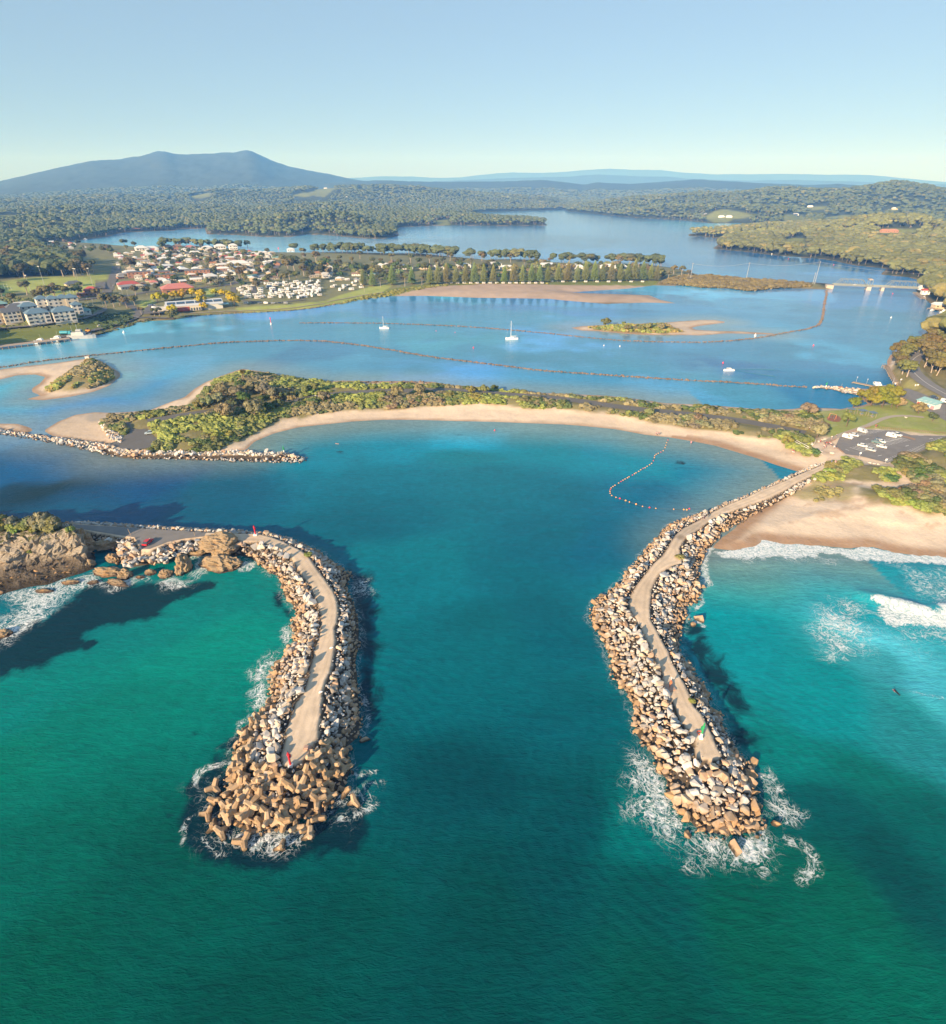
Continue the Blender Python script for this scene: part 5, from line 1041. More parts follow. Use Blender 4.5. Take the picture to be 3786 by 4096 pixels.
for rg, x, y, s, lb in (('C3',597,368,.9,'slender palm before the pine row'), ('C3',777,362,1.2,'tallest palm standing in front of the pine row'), ('C3',903,352,.9,'palm at the edge of the lawn before the pines'), ('C3',480,405,.8,'stubby palm on the foreshore lawn')):
    tree('palm_tree', [crown_mesh('crown', 202, 7, 60, (1.8, 1.8, .8), .9, (.3, .4), .3, 8.2)], [trunk_mesh(6, 13, .24, M_BARK, 0)], at(rg, x, y), s, (.22, .2, .08), lb)
for i, (x, y, s) in enumerate(((85,820,1.6),(165,800,1.2),(270,795,1.5),(350,785,1.5),(450,770,1.6),(540,775,1.5),(700,755,1.3),(790,775,1.5),(860,800,1.5),(900,860,1.9),(555,855,1.7),(575,900,1.2),(245,940,1.4))):
    tree('wattle_tree', WATC, [BANKT], at('C2', x, y), s*1.0, YEL, 'golden yellow tree ' + ('behind the club building' if y < 800 and x < 600 else 'at the lawn end of the club building' if x > 600 else 'in front of the club building'), 'tree', 'golden trees around the club building')
tree('coastal_tree', BANKC, [BANKT], at('C2', 250, 995), 1.7, (.13, .13, .04), 'dark olive tree leaning over the water in front of the club')
# --- forest mass on the hills, mangroves on the causeway
_exc = np.zeros(len(GP), bool)
MGX = T(.5, ('C4', 900,330, 1100,190, 1400,240, 1848,290), ('C5', 300,600, 860,650, 900,700, 700,740, 60,730), ('C4', 1848,420, 1300,400))
for pl_ in [MGX, TOWN, FIELD, PARK, CARP2, CARP1, SFLAT, MUDF, FORE, SCRUB, DUNE1, DUNE1B, DUNE2, DUNE3]+CLEAR: _exc |= sdist(GP, np.array(pl_), 10) > -3
_rr = np.hypot(GX, GY)[:, None]
for sh_ in (60, 130, 200):
    Q_ = GP*(1+sh_*np.clip((_rr-1000)/1500, .15, 1)/_rr)
    for pl_ in CLEAR: _exc |= sdist(Q_, np.array(pl_), 10) > 0
_exc |= (pdist(GP, ROAD_R) < 8) | (pdist(GP, ROAD_RAMP) < 12) | sandy
EXG = _exc.reshape(NR, NA).astype(float)
FV = [jit(2, 400+i, .22, (1, 1, .8)) for i in range(5)]+[jit(1, 410+i, .25, (1, 1, .8)) for i in range(5)]
TRV = MB().tube((0, 0, 0), (0, 0, 1), 1, .7, 4, False); TRVN = (np.array(TRV.v), np.array([[a, b_, c] for a, b_, c, d in TRV.f]+[[a, c, d] for a, b_, c, d in TRV.f])); FV.append(TRVN)
pl = []; I3 = np.eye(3); rr = np.random.default_rng(5)
for r0, r1, sp in ((420, 900, 7.5), (900, 1500, 8.5), (1500, 2300, 11), (2300, 3600, 15), (3600, 5600, 24)):
    n = int((.80*2)*(r1*r1-r0*r0)/2/(sp*sp)); az = rr.uniform(-.80, .80, n); r = np.sqrt(rr.uniform(r0*r0, r1*r1, n)); x = r*np.sin(az); y = r*np.cos(az)
    d = height(x, y, DG); e = height(x, y, EXG); k = (d > 5) & (e < .3); x = x[k]; y = y[k]; r = r[k]; z = height(x, y); pat = fbm(x, y, 120, 3, 131); az = az[k]
    for i in range(len(x)):
        H = random.uniform(11, 19) * (1.0 if sp < 20 else 1.15); w_ = random.uniform(.26, .40)*H * (1 if sp < 12 else sp/13.0)
        near = (az[i] > .3 and r[i] < 2100)
        c = np.array((.105, .112, .042)) if near else np.array((.065, .082, .036)); c = c*random.uniform(.8, 1.25)*(.8+.45*pat[i])*1.42
        if random.random() < .12: c = c*np.array((1.5, 1.25, 1.2))
        v_ = random.randrange(5)+(0 if sp < 10 else 5)
        pl.append((v_, (x[i], y[i], z[i]+H*.62), (w_*1.12, w_*random.uniform(.9, 1.3), H*(.36 if sp < 8 else .27)), I3, c))
        if sp < 10 and random.random() < .5: pl.append((v_, (x[i]+w_*random.uniform(-.7, .7), y[i]-w_*.4, z[i]+H*.45), (w_*.7, w_*.7, H*.26), I3, c*.95))
        if sp < 12 and random.random() < (.5 if near else .35): pl.append((10, (x[i], y[i], z[i]-1), (.3*(1 if r[i] < 1500 else 1.6), .3, H*.6), I3, (.30, .25, .20)))
merged('forest', FV, pl, M_LEAFS, label='eucalypt forest covering the hills around the lake')
MG = np.vstack([T(.5, ('C4', 1000,345, 1100,300, 1200,285, 1400,290, 1650,315, 1848,325), ('C5', 100,630, 280,640, 560,665, 590,690, 300,698, 60,712), ('C4', 1848,380, 1650,395, 1500,375, 1300,370, 1150,352))])
pl = []
for p in scatter(MG, 3.4, 6):
    if inside(p[None], MG)[0]: s = random.uniform(1.4, 2.8); pl.append((random.randrange(8), (p[0], p[1], .8+s*.4), (s*1.2, s, s*.9), I3, np.array((.17, .14, .06))*random.uniform(.7, 1.3)))
for poly, sp, c0, s0 in ((BANK, 3.0, (.15, .17, .06), .9), (T(3, ('C1', 1020,1010, 1150,960, 1300,925, 1400,960, 1330,1010, 1100,1070, 1030,1060)), 2.6, (.07, .10, .04), 1.6), (T(1.5, ('C1', 1000,1150, 1100,1100, 1300,1050, 1450,1000, 1600,980, 1600,1000, 1450,1022, 1100,1130, 1010,1165)), 3, (.09, .10, .04), 1.3), (T(1, ('C3', 330,470, 500,425, 700,400, 900,380, 1100,360, 1100,372, 900,395, 600,437, 450,458, 300,487)), 3, (.19, .19, .05), 1.0), (T(1, ('C3', 1200,358, 1848,352, 1848,360, 1200,364)), 3, (.19, .19, .05), .9)):
    for p in scatter(poly, sp, 8):
        if inside(p[None], poly)[0] and random.random() < .6: s = random.uniform(.7, 1.5)*s0; pl.append((random.randrange(8), (p[0], p[1], float(height(*p)[0])+s*.3), (s*1.3, s, s*.8), I3, np.array(c0)*random.uniform(.7, 1.3)))
merged('undergrowth', LEAFV, pl, M_LEAFS, label='mangrove and bank undergrowth along the causeway and town shore')

def garden(poly, n, seed, mind, where, k0=1.0, tints=(OLIVE, DK_G, GREY_G, (.09, .10, .04))):
    rs = random.Random(seed)
    for p in spread(poly, n, seed, mind):
        s = rs.uniform(.7, 1.5)*k0; c = rs.choice(tints); tree('garden_tree', BANKC, [BANKT], (p[0], p[1], float(height(*p)[0])), s, c, '%s %s tree %s' % ('large' if s > 1.25*k0 else 'small' if s < .95*k0 else 'mid sized', {OLIVE: 'olive', DK_G: 'dark green', GREY_G: 'grey green'}.get(c, 'deep green'), where), 'tree', 'garden trees '+where)
garden(pts('C2', -30,262, 250,262, 700,265, 1050,285, 1330,300, 1400,400, 1300,470, 1350,620, 900,640, 720,660, 560,650, 0,700), 150, 51, 10, 'between the houses of the town')
garden(pts('C3', 0,190, 400,205, 900,225, 1500,225, 1848,240, 1848,318, 1300,322, 700,335, 500,345, 420,300, 100,290), 130, 52, 8, 'in the belt behind the tall pines', 1.25)
garden(pts('C4', 0,205, 400,205, 700,225, 940,250, 1080,300, 1000,312, 500,308, 0,312), 48, 53, 9, 'near the causeway behind the pines', 1.2)
garden(pts('C1', 350,200, 740,190, 1100,215, 1480,240, 1200,330, 900,300, 500,270), 26, 54, 14, 'along the lake edge behind the gum belt', 1.2)
# ================================================================ TRAINING WALLS
b = NB('wall_rock'); n = b.noise(1.2, 4, .7); b.base(b.mix(n, (.10, .08, .065), (.34, .25, .18))); b.rough(.9); b.spec(.2); M_WROCK = b.m
def training_wall(line, wd, label, step=1.6, hgt=.5, gaps=0.0):
    pl = []; 
    for a, c in zip(line[:-1], line[1:]):
        L = np.hypot(*(c-a)); n = max(1, int(L/step))
        for i in range(n):
            if random.random() < gaps: continue
            for k in range(2 if wd > 2 else 1):
                p = a+(c-a)*(i+random.random())/n; s = random.uniform(.7, 1.25)*wd*.32; pl.append((random.randrange(12), (p[0]+random.gauss(0, wd*.22), p[1]+random.gauss(0, wd*.22), random.uniform(.0, hgt)), (s*1.3, s, s*.8), rand_rot(.3)[0], (1, 1, 1)))
    o = merged('training_wall', RVN, pl, M_WROCK); del o['kind']; tag(o, label, 'rock wall')
TW1 = T(0, ('C7', -300,215, 0,172, 200,140, 400,116, 500,105, 700,85, 900,65, 1100,45, 1300,28, 1560,19, 1700,18, 1840,22), ('C3', 185,768, 350,785, 500,805, 650,828, 800,855, 1000,888, 1300,925, 1500,950, 1840,990), ('C4', 185,990, 400,1005, 700,1025, 1000,1045, 1300,1062, 1500,1072, 1800,1088), ('C6', 263,675, 400,683, 550,692))
training_wall(TW1, 2.2, 'long low training wall of dark rocks curving across the inlet', 1.0, .4)
TW2 = T(0, ('C3', 0,633, 300,632, 600,635, 900,645, 1200,658, 1500,680, 1840,710), ('C4', 185,710, 400,735, 580,752, 760,765, 1000,773, 1300,776, 1500,766, 1700,746, 1840,724), ('C5', 263,1130, 400,1105, 560,1080, 670,1040, 700,990, 712,920, 722,850, 737,780, 743,718))
training_wall(TW2, 2.05, 'thin training wall passing the islet and turning up to the bridge approach', 1.1, .3)
training_wall(T(0, ('C2', 0,1105, 300,1085, 600,1068, 800,1052, 1150,1042, 1500,1040, 1848,1036)), 1.0, 'broken line of half sunken rocks off the town foreshore', 3.0, .1, .5)
training_wall(T(.6, ('C2', 380,962, 600,945, 800,930, 1200,914, 1500,897, 1700,875, 1848,855), ('C3', 200,500, 300,485)), 2.2, 'brown rock edging of the town foreshore lawn', 1.6, .8)
training_wall(T(.6, ('C1', 1010,1165, 1110,1125, 1300,1065, 1450,1015, 1600,1000)), 2.0, 'rock edging below the waterfront road', 1.6, .8)
training_wall(T(.6, ('C8', 250,108, 400,112, 560,112, 680,112, 760,120)), 2.6, 'brown rock edging on the lagoon side of the spit', 1.5, .9)
# ================================================================ BUILDINGS
def MP(name, c, **k): return plain(name, c, **k)
WALLS = [MP('wall_'+n, c, rough=.8, var=.06) for n, c in (('cream', (.62,.55,.42)), ('white', (.74,.74,.72)), ('brick', (.36,.19,.12)), ('sand', (.55,.44,.30)), ('grey', (.46,.47,.47)))]
ROOFS = {n: MP('roof_'+n.replace(' ', '_'), c, rough=.5, spec=.4, var=.08) for n, c in (('white', (.70,.70,.70)), ('beige', (.5,.44,.34)), ('grey tiled', (.30,.30,.30)), ('light grey', (.55,.57,.58)), ('silver', (.62,.65,.68)), ('red', (.42,.09,.07)), ('pink', (.50,.19,.16)), ('teal', (.20,.36,.36)), ('brown', (.25,.17,.12)), ('dark grey', (.13,.14,.155)), ('blue grey', (.13,.21,.28)), ('terracotta', (.45,.22,.12)))}
M_GLASS = MP('window_glass', (.05,.07,.085), rough=.15, spec=.8, var=.1); M_WHITE = MP('white_paint', (.8,.8,.79), rough=.5, var=.04); M_DOOR = MP('door_paint', (.22,.12,.08), rough=.6)
M_STEEL = MP('galvanised_steel', (.52,.53,.53), rough=.45, spec=.5, var=.06); M_TIMBER = MP('weathered_timber', (.34,.27,.20), rough=.85, var=.3, scale=2)
def roof_mb(mb, w, d, z, h, hip=True, over=.5):
    w2, d2 = w/2+over, d/2+over; r = (w2-d2*.9) if hip else w2
    vs = [(-w2,-d2,z),(w2,-d2,z),(w2,d2,z),(-w2,d2,z),(-r,0,z+h),(r,0,z+h),(-w2,-d2,z-.18),(w2,-d2,z-.18),(w2,d2,z-.18),(-w2,d2,z-.18)]
    mb.add(vs, [(0,1,5,4),(2,3,4,5),(1,2,5),(3,0,4),(6,7,1,0),(7,8,2,1),(8,9,3,2),(9,6,0,3),(9,8,7,6)]); return mb
HP = {}
def house_proto(k):
    w, d, h, rh, hip = ((12,9,2.9,2.2,True),(15,8.5,2.9,1.9,False),(10,8,5.6,2.0,True),(18,10,3.1,2.4,True),(9,7,2.7,1.8,False))[k]
    e = MB().box(0,0,-1.2,w,d,h+1.2); 
    if not hip: e.add([(-w/2,-d/2,h),(-w/2,d/2,h),(-w/2,0,h+rh*.9),(w/2,-d/2,h),(w/2,d/2,h),(w/2,0,h+rh*.9)], [(0,2,1),(3,4,5)])
    wall = e.mesh('wall', WALLS[0]); roof = roof_mb(MB(), w, d, h+.02, rh, hip).mesh('roof', ROOFS['white'])
    win = MB().box(0,0,0,1.7,.12,1.1).mesh('window', M_GLASS); door = MB().box(0,0,0,.95,.12,2.05).mesh('door', M_DOOR)
    ws = [(x, -d/2-.03, z) for z in ([1.0] if h < 4 else [1.0, 3.8]) for x in ([-w*.33, w*.12, w*.36])]
    return wall, roof, win, door, ws, d, w
HP = [house_proto(k) for k in range(5)]
def slot(o, m): o.material_slots[0].link = 'OBJECT'; o.material_slots[0].material = m
def house(p, rz, k, wall, roof, label, group=None, s=1.0, windows=True):
    wm, rm, wi, dm, ws, d, w_ = HP[k]; o = empty('house', p, rz); o.scale = (s, s, s); tag(o, label, 'house', group)
    a = obj('wall', wm, o); slot(a, WALLS[wall]); a = obj('roof', rm, o); slot(a, ROOFS[roof])
    if windows:
        for q in ws: obj('window', wi, o, q)
        obj('door', dm, o, (-w_*.1, -d/2-.03, 0))
    return o
def facing(p, extra=0.0): return -math.atan2(p[0], p[1]) + extra       # front towards the sea
WN = ['cream', 'white', 'brick', 'sand coloured', 'grey']
HT = pts('C2', -30,262, 250,262, 700,265, 1050,285, 1330,300, 1400,400, 1300,470, 1350,600, 900,620, 720,640, 560,600, 0,640)
HT2 = pts('C1', 1215,300, 1500,262, 1650,250, 1640,640, 1290,680, 1260,560, 1330,520, 1330,430, 1250,420)
zone_used = []
def put_houses(poly, n, seed, mind, where, win=True, big=False):
    rs = random.Random(seed)
    for p in spread(poly, n, seed, mind):
        k = rs.choice((0,0,1,1,3,4,2)); wl = rs.choice((0,0,1,1,3,2,4)); rf = rs.choice(('white','white','light grey','light grey','silver','silver','grey tiled','beige','white','light grey','silver','beige','grey tiled','red','pink','teal','brown','dark grey','terracotta'))
        house((p[0], p[1], float(height(*p)[0])), facing(p, rs.choice((0,0,1.57,1.57,.35))+rs.uniform(-.12,.12)), k, wl, rf, '%s%s house with %s roof %s' % (WN[wl].replace(' coloured', ''), ' two storey' if k == 2 else ' long' if k == 1 else ' gabled' if k == 4 else ' wide' if k == 3 else '', rf, where), 'houses '+where, rs.uniform(.62, .86), win)
put_houses(HT, 190, 11, 10.5, 'in the middle of the town'); put_houses(HT2, 42, 12, 13, 'in the streets beside the sports field road')
put_houses(pts('C1', 350,195, 740,185, 900,225, 1000,235, 700,285, 520,240, 400,225), 15, 13, 22, 'at the lake edge behind the gum belt', False)
put_houses(pts('C3', 0,200, 300,215, 560,230, 560,330, 400,340, 100,300), 22, 14, 12, 'between the caravan park and the tall pines')
for i, (rg, x, y, k, wl, rf) in enumerate((('C3',620,222,3,1,'white'),('C3',780,232,3,1,'silver'),('C3',930,232,1,0,'pink'),('C3',1040,232,1,1,'white'),('C3',1210,222,3,1,'silver'),('C3',1440,212,3,1,'light grey'),('C3',1530,238,3,1,'white'),('C4',610,228,3,1,'white'),('C4',705,234,3,1,'white'),('C4',350,222,1,1,'light grey'),('C4',400,232,0,1,'white'),('C4',160,214,1,1,'silver'))):
    p = at(rg, x, y); house(p, facing(p, .2), k, wl, rf, '%s walled house with %s roof showing above the row of pines' % (WN[wl].replace(' coloured', ''), rf), 'houses behind the row of pines', 1.0)
for rg, x, y, k, wl, rf, s, lb in (('C2',200,268,2,3,'brown',1.2,'sand coloured two storey house with brown roof by the lake'),('C2',300,268,2,2,'brown',1.3,'brick two storey house with brown roof by the lake'),('C2',430,258,0,0,'pink',1.3,'cream house with pink roof by the lake'),('C2',610,262,0,0,'white',1.3,'cream house with white hipped roof near the lake shore'),('C2',745,250,0,1,'white',1.5,'large white gabled house at the lake shore'),('C2',885,262,2,1,'white',1.3,'tall white flat fronted house at the lake shore'),('C2',1490,275,0,1,'white',1.0,'white lakeside house beside the big fig tree'),
    ('C1',1500,270,0,1,'white',1.5,'white hipped roof house right of the dense gum trees'),('C1',1600,268,3,1,'silver',1.2,'silver roofed long house by the lake'),('C1',1365,655,3,0,'red',1.1,'cream house with bright red hipped roof near the roundabout'),('C2',655,610,2,4,'light grey',1.3,'grey square two storey building on the main street'),('C2',300,712,3,2,'pink',1.6,'long low building with pink roof behind the golden trees'),('C2',940,440,3,1,'white',1.4,'large white roofed hall in the middle of the town')):
    p = at(rg, x, y); house(p, facing(p, .1), k, wl, rf, lb, None, s)
for rg, x, y, lb in (('C5',915,222,'white roofed house in the clearing on the forested hill'),('C5',1275,180,'large pink house on the forested hill'),('C5',1352,180,'pale green house beside the large pink house'),('C5',1635,188,'cream house highest in the hillside cluster'),('C5',1590,222,'grey roofed house in the hillside cluster'),('C5',1600,285,'cream house lower in the hillside cluster'),('C5',1645,300,'small white house lowest in the hillside cluster'),('C5',1585,345,'white roofed house among trees above the inlet road'),('C5',1305,245,'white house half hidden in the trees'),('C5',1235,245,'pale house left of the half hidden white house'),
    ('C5',1790,480,'large white roofed house above the boat sheds'),('C5',1830,330,'white house at the hill road'),('C5',1820,520,'terracotta house below the large white roof'),('C5',355,200,'small white cottage in the woods of the point'),('B3',1235,470,'white cottages at the far bay'),('B3',530,452,'pale farmhouse in the far clearing'),('B3',575,452,'white farm shed in the far clearing'),('B3',425,435,'small farmhouse at the edge of the far clearing'),('B3',1050,392,'farmhouse beside the upper far paddock'),('B3',965,440,'farmhouse beside the round far paddock'),('B3',1545,405,'cream house on the distant right hill'),
    ('B2',180,335,'pale farmhouse on the distant hill'),('B2',275,425,'white house cluster on the distant hill'),('B2',335,420,'yellow house on the distant hill'),('B2',450,455,'terracotta house on the far lake hill'),('B2',545,457,'small white house on the far lake hill'),('B2',60,285,'farmhouse on the hilltop paddock'),('B1',850,492,'white two storey house on the far lake shore'),('B1',800,520,'brick house on the far lake shore'),('B1',925,482,'yellow roofed house behind the far lake shore'),('B1',685,522,'long pale house at the far lake landing'),('B1',15,385,'white farmhouse on the far left rise'),('B1',145,380,'small white farmhouse in the far left woods')):
    p = at(rg, x, y); far = rg[0] == 'B'; house(p, facing(p, .1), 3 if 'large' in lb or far else random.choice((0,1)), 2 if 'pink' in lb or 'brick' in lb else 0 if 'cream' in lb else 1, 'terracotta' if 'terracotta' in lb or 'pink' in lb else 'white', lb, None, 1.0, not far)
# bigger buildings
def building(name, p, rz, w, d, st, wall, roof, label, cat, rtype='hip', nwin=4, balc=(), group=None, sh=2.9):
    o = tag(empty(name, p, rz), label, cat, group); h = st*sh
    MB().box(0,0,-1.5,w,d,h+1.5).build('wall', wall, o)
    if rtype == 'flat': MB().box(0,0,h+.003,w+.5,d+.5,.35).build('roof', roof, o)
    else: roof_mb(MB(), w, d, h+.02, min(w, d)*.30, rtype == 'hip').build('roof', roof, o)
    for s_ in range(st):
        for i in range(nwin):
            x = -w/2+(i+.5)*w/nwin
            if i in balc:
                g = MB().box(0,0,0,w/nwin*.9,1.3,.16); [g.box(sx*w/nwin*.42,-.55,.16,.14,.14,sh-.3) for sx in (-1,1)]; bl = g.build('balcony', M_WHITE, o, loc=(x,-d/2-.66,s_*sh+.02)); MB().box(0,-.6,.17,w/nwin*.9,.08,.85).build('railing', M_STEEL, bl)
                MB().box(0,0,0,w/nwin*.72,.1,2.0).build('glass_door', M_GLASS, o, loc=(x,-d/2-.03,s_*sh+.2))
            else: MB().box(0,0,0,1.3,.1,1.25).build('window', M_GLASS, o, loc=(x,-d/2-.03,s_*sh+.95))
        for i in range(2): MB().box(0,0,0,.1,1.3,1.2).build('window', M_GLASS, o, loc=(w/2+.03,-d/4+i*d/2,s_*sh+.95))
    return o
CR, WH = WALLS[0], MP('wall_off_white', (.62,.60,.55), rough=.8, var=.06); BG = ROOFS['blue grey']
for x, y, w, d, st, wm, rm, lb, bc, nw in ((425,1030,17,12,3,WH,BG,'white apartment block with blue grey roof and balconies, front left of the complex',(0,3),4),(695,1010,17,12,3,WH,BG,'white apartment block with blue grey roof, front right of the complex',(0,3),4),(330,960,13,10,3,WH,BG,'white apartment block behind the front left block',(),3),(480,915,9,9,4,WH,BG,'square apartment tower with pyramid roof at the back left',(),2),(590,915,9,9,4,WH,BG,'square apartment tower with pyramid roof at the back centre',(),2),(700,905,10,9,4,CR,BG,'cream apartment tower between the pyramid roofs and the stair tower',(),2),(790,900,10,10,4,CR,BG,'cream apartment tower at the back right with small gables',(),2),(835,940,8,9,3,WH,BG,'white apartment wing with open balconies at the right end',(1,),2),(905,935,9,8,1,WH,ROOFS['teal'],'low pale wing with teal roof at the right end of the apartments',(),2),
     (150,1020,13,10,3,CR,ROOFS['dark grey'],'cream three storey flats with gabled front left of the apartments',(1,2),4),(-10,1030,13,10,3,WALLS[3],ROOFS['dark grey'],'sand coloured flats cut by the picture edge',(1,),3),(190,930,14,9,2,WALLS[2],ROOFS['dark grey'],'brick flats behind the cream gabled flats',(),3),(30,900,10,8,2,WALLS[2],ROOFS['teal'],'brick house with teal roof at the left edge',(),2),(250,870,18,8,1,WH,ROOFS['light grey'],'long low white building behind the flats',(),3)):
    building('apartment_building', at('C1', x, y), facing(at('C1', x, y), .12), w*.88, d*.88, st, wm, rm, lb, 'apartment building', 'gable' if x == 150 else 'hip', nw, bc, None, 2.6)
for x, y, w, n, lb in ((1480,550,24,6,'two storey brick flats, left of the three brick rows'),(1745,545,12,3,'short two storey brick flats at the end of the upper brick row'),(1740,580,24,6,'two storey brick flats lower down in the brick rows')): building('brick_flats', at('C1', x, y), facing(at('C1', x, y), .05), w, 9, 2, WALLS[2], ROOFS['dark grey'], lb, 'apartment building', 'flat', n)
building('brick_flats', at('C2', 510, 530), facing(at('C2', 510, 530), .0), 27, 9, 2, WALLS[2], ROOFS['dark grey'], 'two storey brick flats standing alone beside a green lawn', 'apartment building', 'flat', 7)
building('pavilion', at('C1', 785, 645), facing(at('C1', 785, 645), .25), 15, 8, 1, WALLS[3], ROOFS['dark grey'], 'sports pavilion with dark roof at the edge of the field', 'pavilion', 'hip', 3)
building('clubhouse', at('C1', 985, 745), facing(at('C1', 985, 745), -.3), 12, 9, 2, WALLS[2], ROOFS['red'], 'red and pink two storey clubhouse beside the sports field', 'clubhouse', 'hip', 3)
building('shed', at('C1', 880, 755), facing(at('C1', 880, 755), -.3), 8, 6, 1, WALLS[2], ROOFS['pink'], 'small pink shed beside the red clubhouse', 'shed', 'flat', 1)
# club with solar roof
p = at('C2', 500, 900); q0 = at('C2', 150, 905); q1 = at('C2', 780, 860); ang = math.atan2(q1.y-q0.y, q1.x-q0.x); L = (q1-q0).length; mid = (q0+q1)/2
o = tag(empty('club_building', mid, ang), 'long white club building with solar panels on its dark sloping roof', 'club building')
MB().box(0,0,-1,L*.96,15,5.0).build('wall', WH, o)
MB().add([(-L*.46,-8,4.3),(L*.5,-8,4.3),(L*.5,8.5,6.2),(-L*.46,8.5,6.2),(-L*.46,-8,4.02),(L*.5,-8,4.02),(L*.5,8.5,5.9),(-L*.46,8.5,5.9)], [(0,1,2,3),(7,6,5,4),(4,5,1,0),(5,6,2,1),(6,7,3,2),(7,4,0,3)]).build('roof', ROOFS['silver'], o)
M_SOL = MP('solar_glass', (.02,.03,.05), rough=.2, spec=.8, var=.1)
for i in range(6):
    x = -L*.36+i*L*.155; r = obj('solar_panel', MB().box(0,0,0,L*.135,7.0,.12).mesh('solar_panel', M_SOL), o, (x, 1.0, 5.42)); r.rotation_euler = (math.atan2(1.9, 16.5), 0, 0)
MB().box(0,0,0,10,3,3.2).build('red_front', MP('red_render', (.45,.09,.06)), o, loc=(-L*.18,-9,-.1)); MB().box(0,0,0,9,3,3.4).build('entrance', CR, o, loc=(L*.02,-9.2,-.1))
for i in range(4): MB().box(0,0,0,1.3,.1,2.2).build('window', M_GLASS, o, loc=(L*.02-3.3+i*2.2,-10.76,.2))
MB().box(0,0,0,16,12,3.6).build('annexe', WH, o, loc=(-L*.5,-5,-.1)); MB().box(0,0,0,9,8,.25).build('terrace_roof', MP('blue_awning', (.12,.28,.42)), o, loc=(L*.5,-5,3.2)); 
# caravans, cabins
def caravan_proto():
    body = MB().box(0,0,.55,6.2,2.4,2.1,0,.94).mesh('body', M_WHITE); win = MB().box(0,0,0,1.6,.08,.7).mesh('window', M_GLASS); aw = MB().box(0,0,2.3,4.2,2.5,.1).box(-1.9,-1.1,0,.08,.08,2.3).box(1.9,-1.1,0,.08,.08,2.3).mesh('awning', M_WHITE)
    wh = MB().tube((0,-.12,.34),(0,.12,.34),.34,.34,10).mesh('wheel', M_DOOR); return body, win, aw, wh
CVB, CVW, CVA, CVH = caravan_proto(); AWC = [M_WHITE, MP('awning_cream', (.66,.6,.48)), MP('awning_grey', (.5,.52,.54)), MP('awning_blue', (.25,.38,.55)), MP('awning_green', (.3,.42,.34))]
def caravan(p, rz, ai, label, group, s=1.0):
    o = tag(empty('caravan', p, rz), label, 'caravan', group); o.scale = (s, s, s); obj('body', CVB, o); obj('window', CVW, o, (-1.4,-1.19,1.4)); obj('window', CVW, o, (1.4,-1.19,1.4)); a = obj('awning', CVA, o, (0,-2.5,0)); slot(a, AWC[ai]); obj('wheel', CVH, o, (.3,-1.15,0)); obj('wheel', CVH, o, (.3,1.15,0))
an = ['white', 'cream', 'grey', 'blue', 'green']
for poly, n, sd, md, wh_ in ((pts('C2', 905,700, 1000,640, 1300,620, 1780,600, 1790,700, 1640,795, 1500,770, 1450,800, 1220,790, 1060,800, 940,745), 78, 31, 6.6, 'in the waterfront caravan park'), (pts('C3', 0,370, 100,360, 160,380, 150,440, 20,450), 16, 32, 6.5, 'at the corner lawn of the caravan park'), (pts('C3', 200,300, 450,310, 560,345, 440,385, 300,400, 230,370), 18, 33, 7, 'under the trees beside the first tall pine')):
    for p in spread(poly, n, sd, md):
        ai = random.choice((0,0,0,1,1,2,2,3,4)); caravan((p[0], p[1], float(height(*p)[0])), facing(p, random.choice((0, 1.57))+random.uniform(-.1,.1)), ai, 'white caravan with %s awning %s' % (an[ai], wh_), 'caravans '+wh_, random.uniform(.7, 1.05))
for i in range(0, 30, 2):
    x = 1120+i*24 if i < 30 else 0; p = at('C3', x, 341) if i < 30 else None; caravan(p, facing(p, .0), i % 5, 'cabin like caravan with %s awning parked at the foot of the pine row' % an[i % 5], 'caravans at the foot of the pine row', .6)
for i in range(0, 22, 2):
    p = at('C4', 30+i*42, 331); caravan(p, facing(p, .0), (i*3) % 5, 'small caravan with %s awning under the last pines' % an[(i*3) % 5], 'caravans under the last pines', .6)
# streets of the town
for ln, wd in ((pts('C1', 1130,720, 1160,640, 1200,560, 1225,500, 1230,440), 9), (pts('C1', 700,800, 900,790, 1060,765, 1180,745, 1300,760, 1450,730, 1600,700, 1848,700), 7), (pts('C1', -60,1108, 200,1090, 520,1058, 720,1035, 880,1005, 1040,950, 1110,905, 1080,880, 950,880), 6), (pts('C1', 600,1195, 800,1165, 960,1130, 1100,1085, 1300,1035, 1430,985, 1480,940, 1465,900, 1400,870, 1330,830, 1300,770), 6.5), (pts('C1', 1430,985, 1560,975, 1700,990, 1848,992), 5), (pts('C2', 300,700, 560,660, 760,645, 900,620, 960,560), 7), (pts('C2', 740,480, 790,380), 9), (pts('C2', 1320,460, 1400,390), 9), (pts('C2', 890,720, 880,660), 5), (pts('C2', 1100,720, 1090,650), 5), (pts('C2', 1330,720, 1310,650), 5), (pts('C2', 980,800, 1300,830, 1650,790), 4), (pts('C5', 1755,390, 1770,330, 1810,250, 1848,190), 7), (pts('C4', 1000,300, 1300,300, 1600,318, 1848,326), 6), (pts('C5', 100,636, 400,648, 700,658, 800,664), 6)):
    ribbon('road', ln, wd, M_ASPH2, .25)
for ln in (pts('C2', 430,935, 800,915, 1200,900, 1500,880, 1848,830), pts('C3', 200,478, 450,430, 620,405)): ribbon('footpath', ln, 2.2, M_CONC, .2)
for poly in (pts('C2', -40,880, 40,830, 60,890, 200,935, 100,965, -60,970), pts('C1', 1010,620, 1120,600, 1120,690, 1020,680)): sheet('car_park', poly, M_ASPH2, float(max(height(poly[:, 0], poly[:, 1])))+.3)
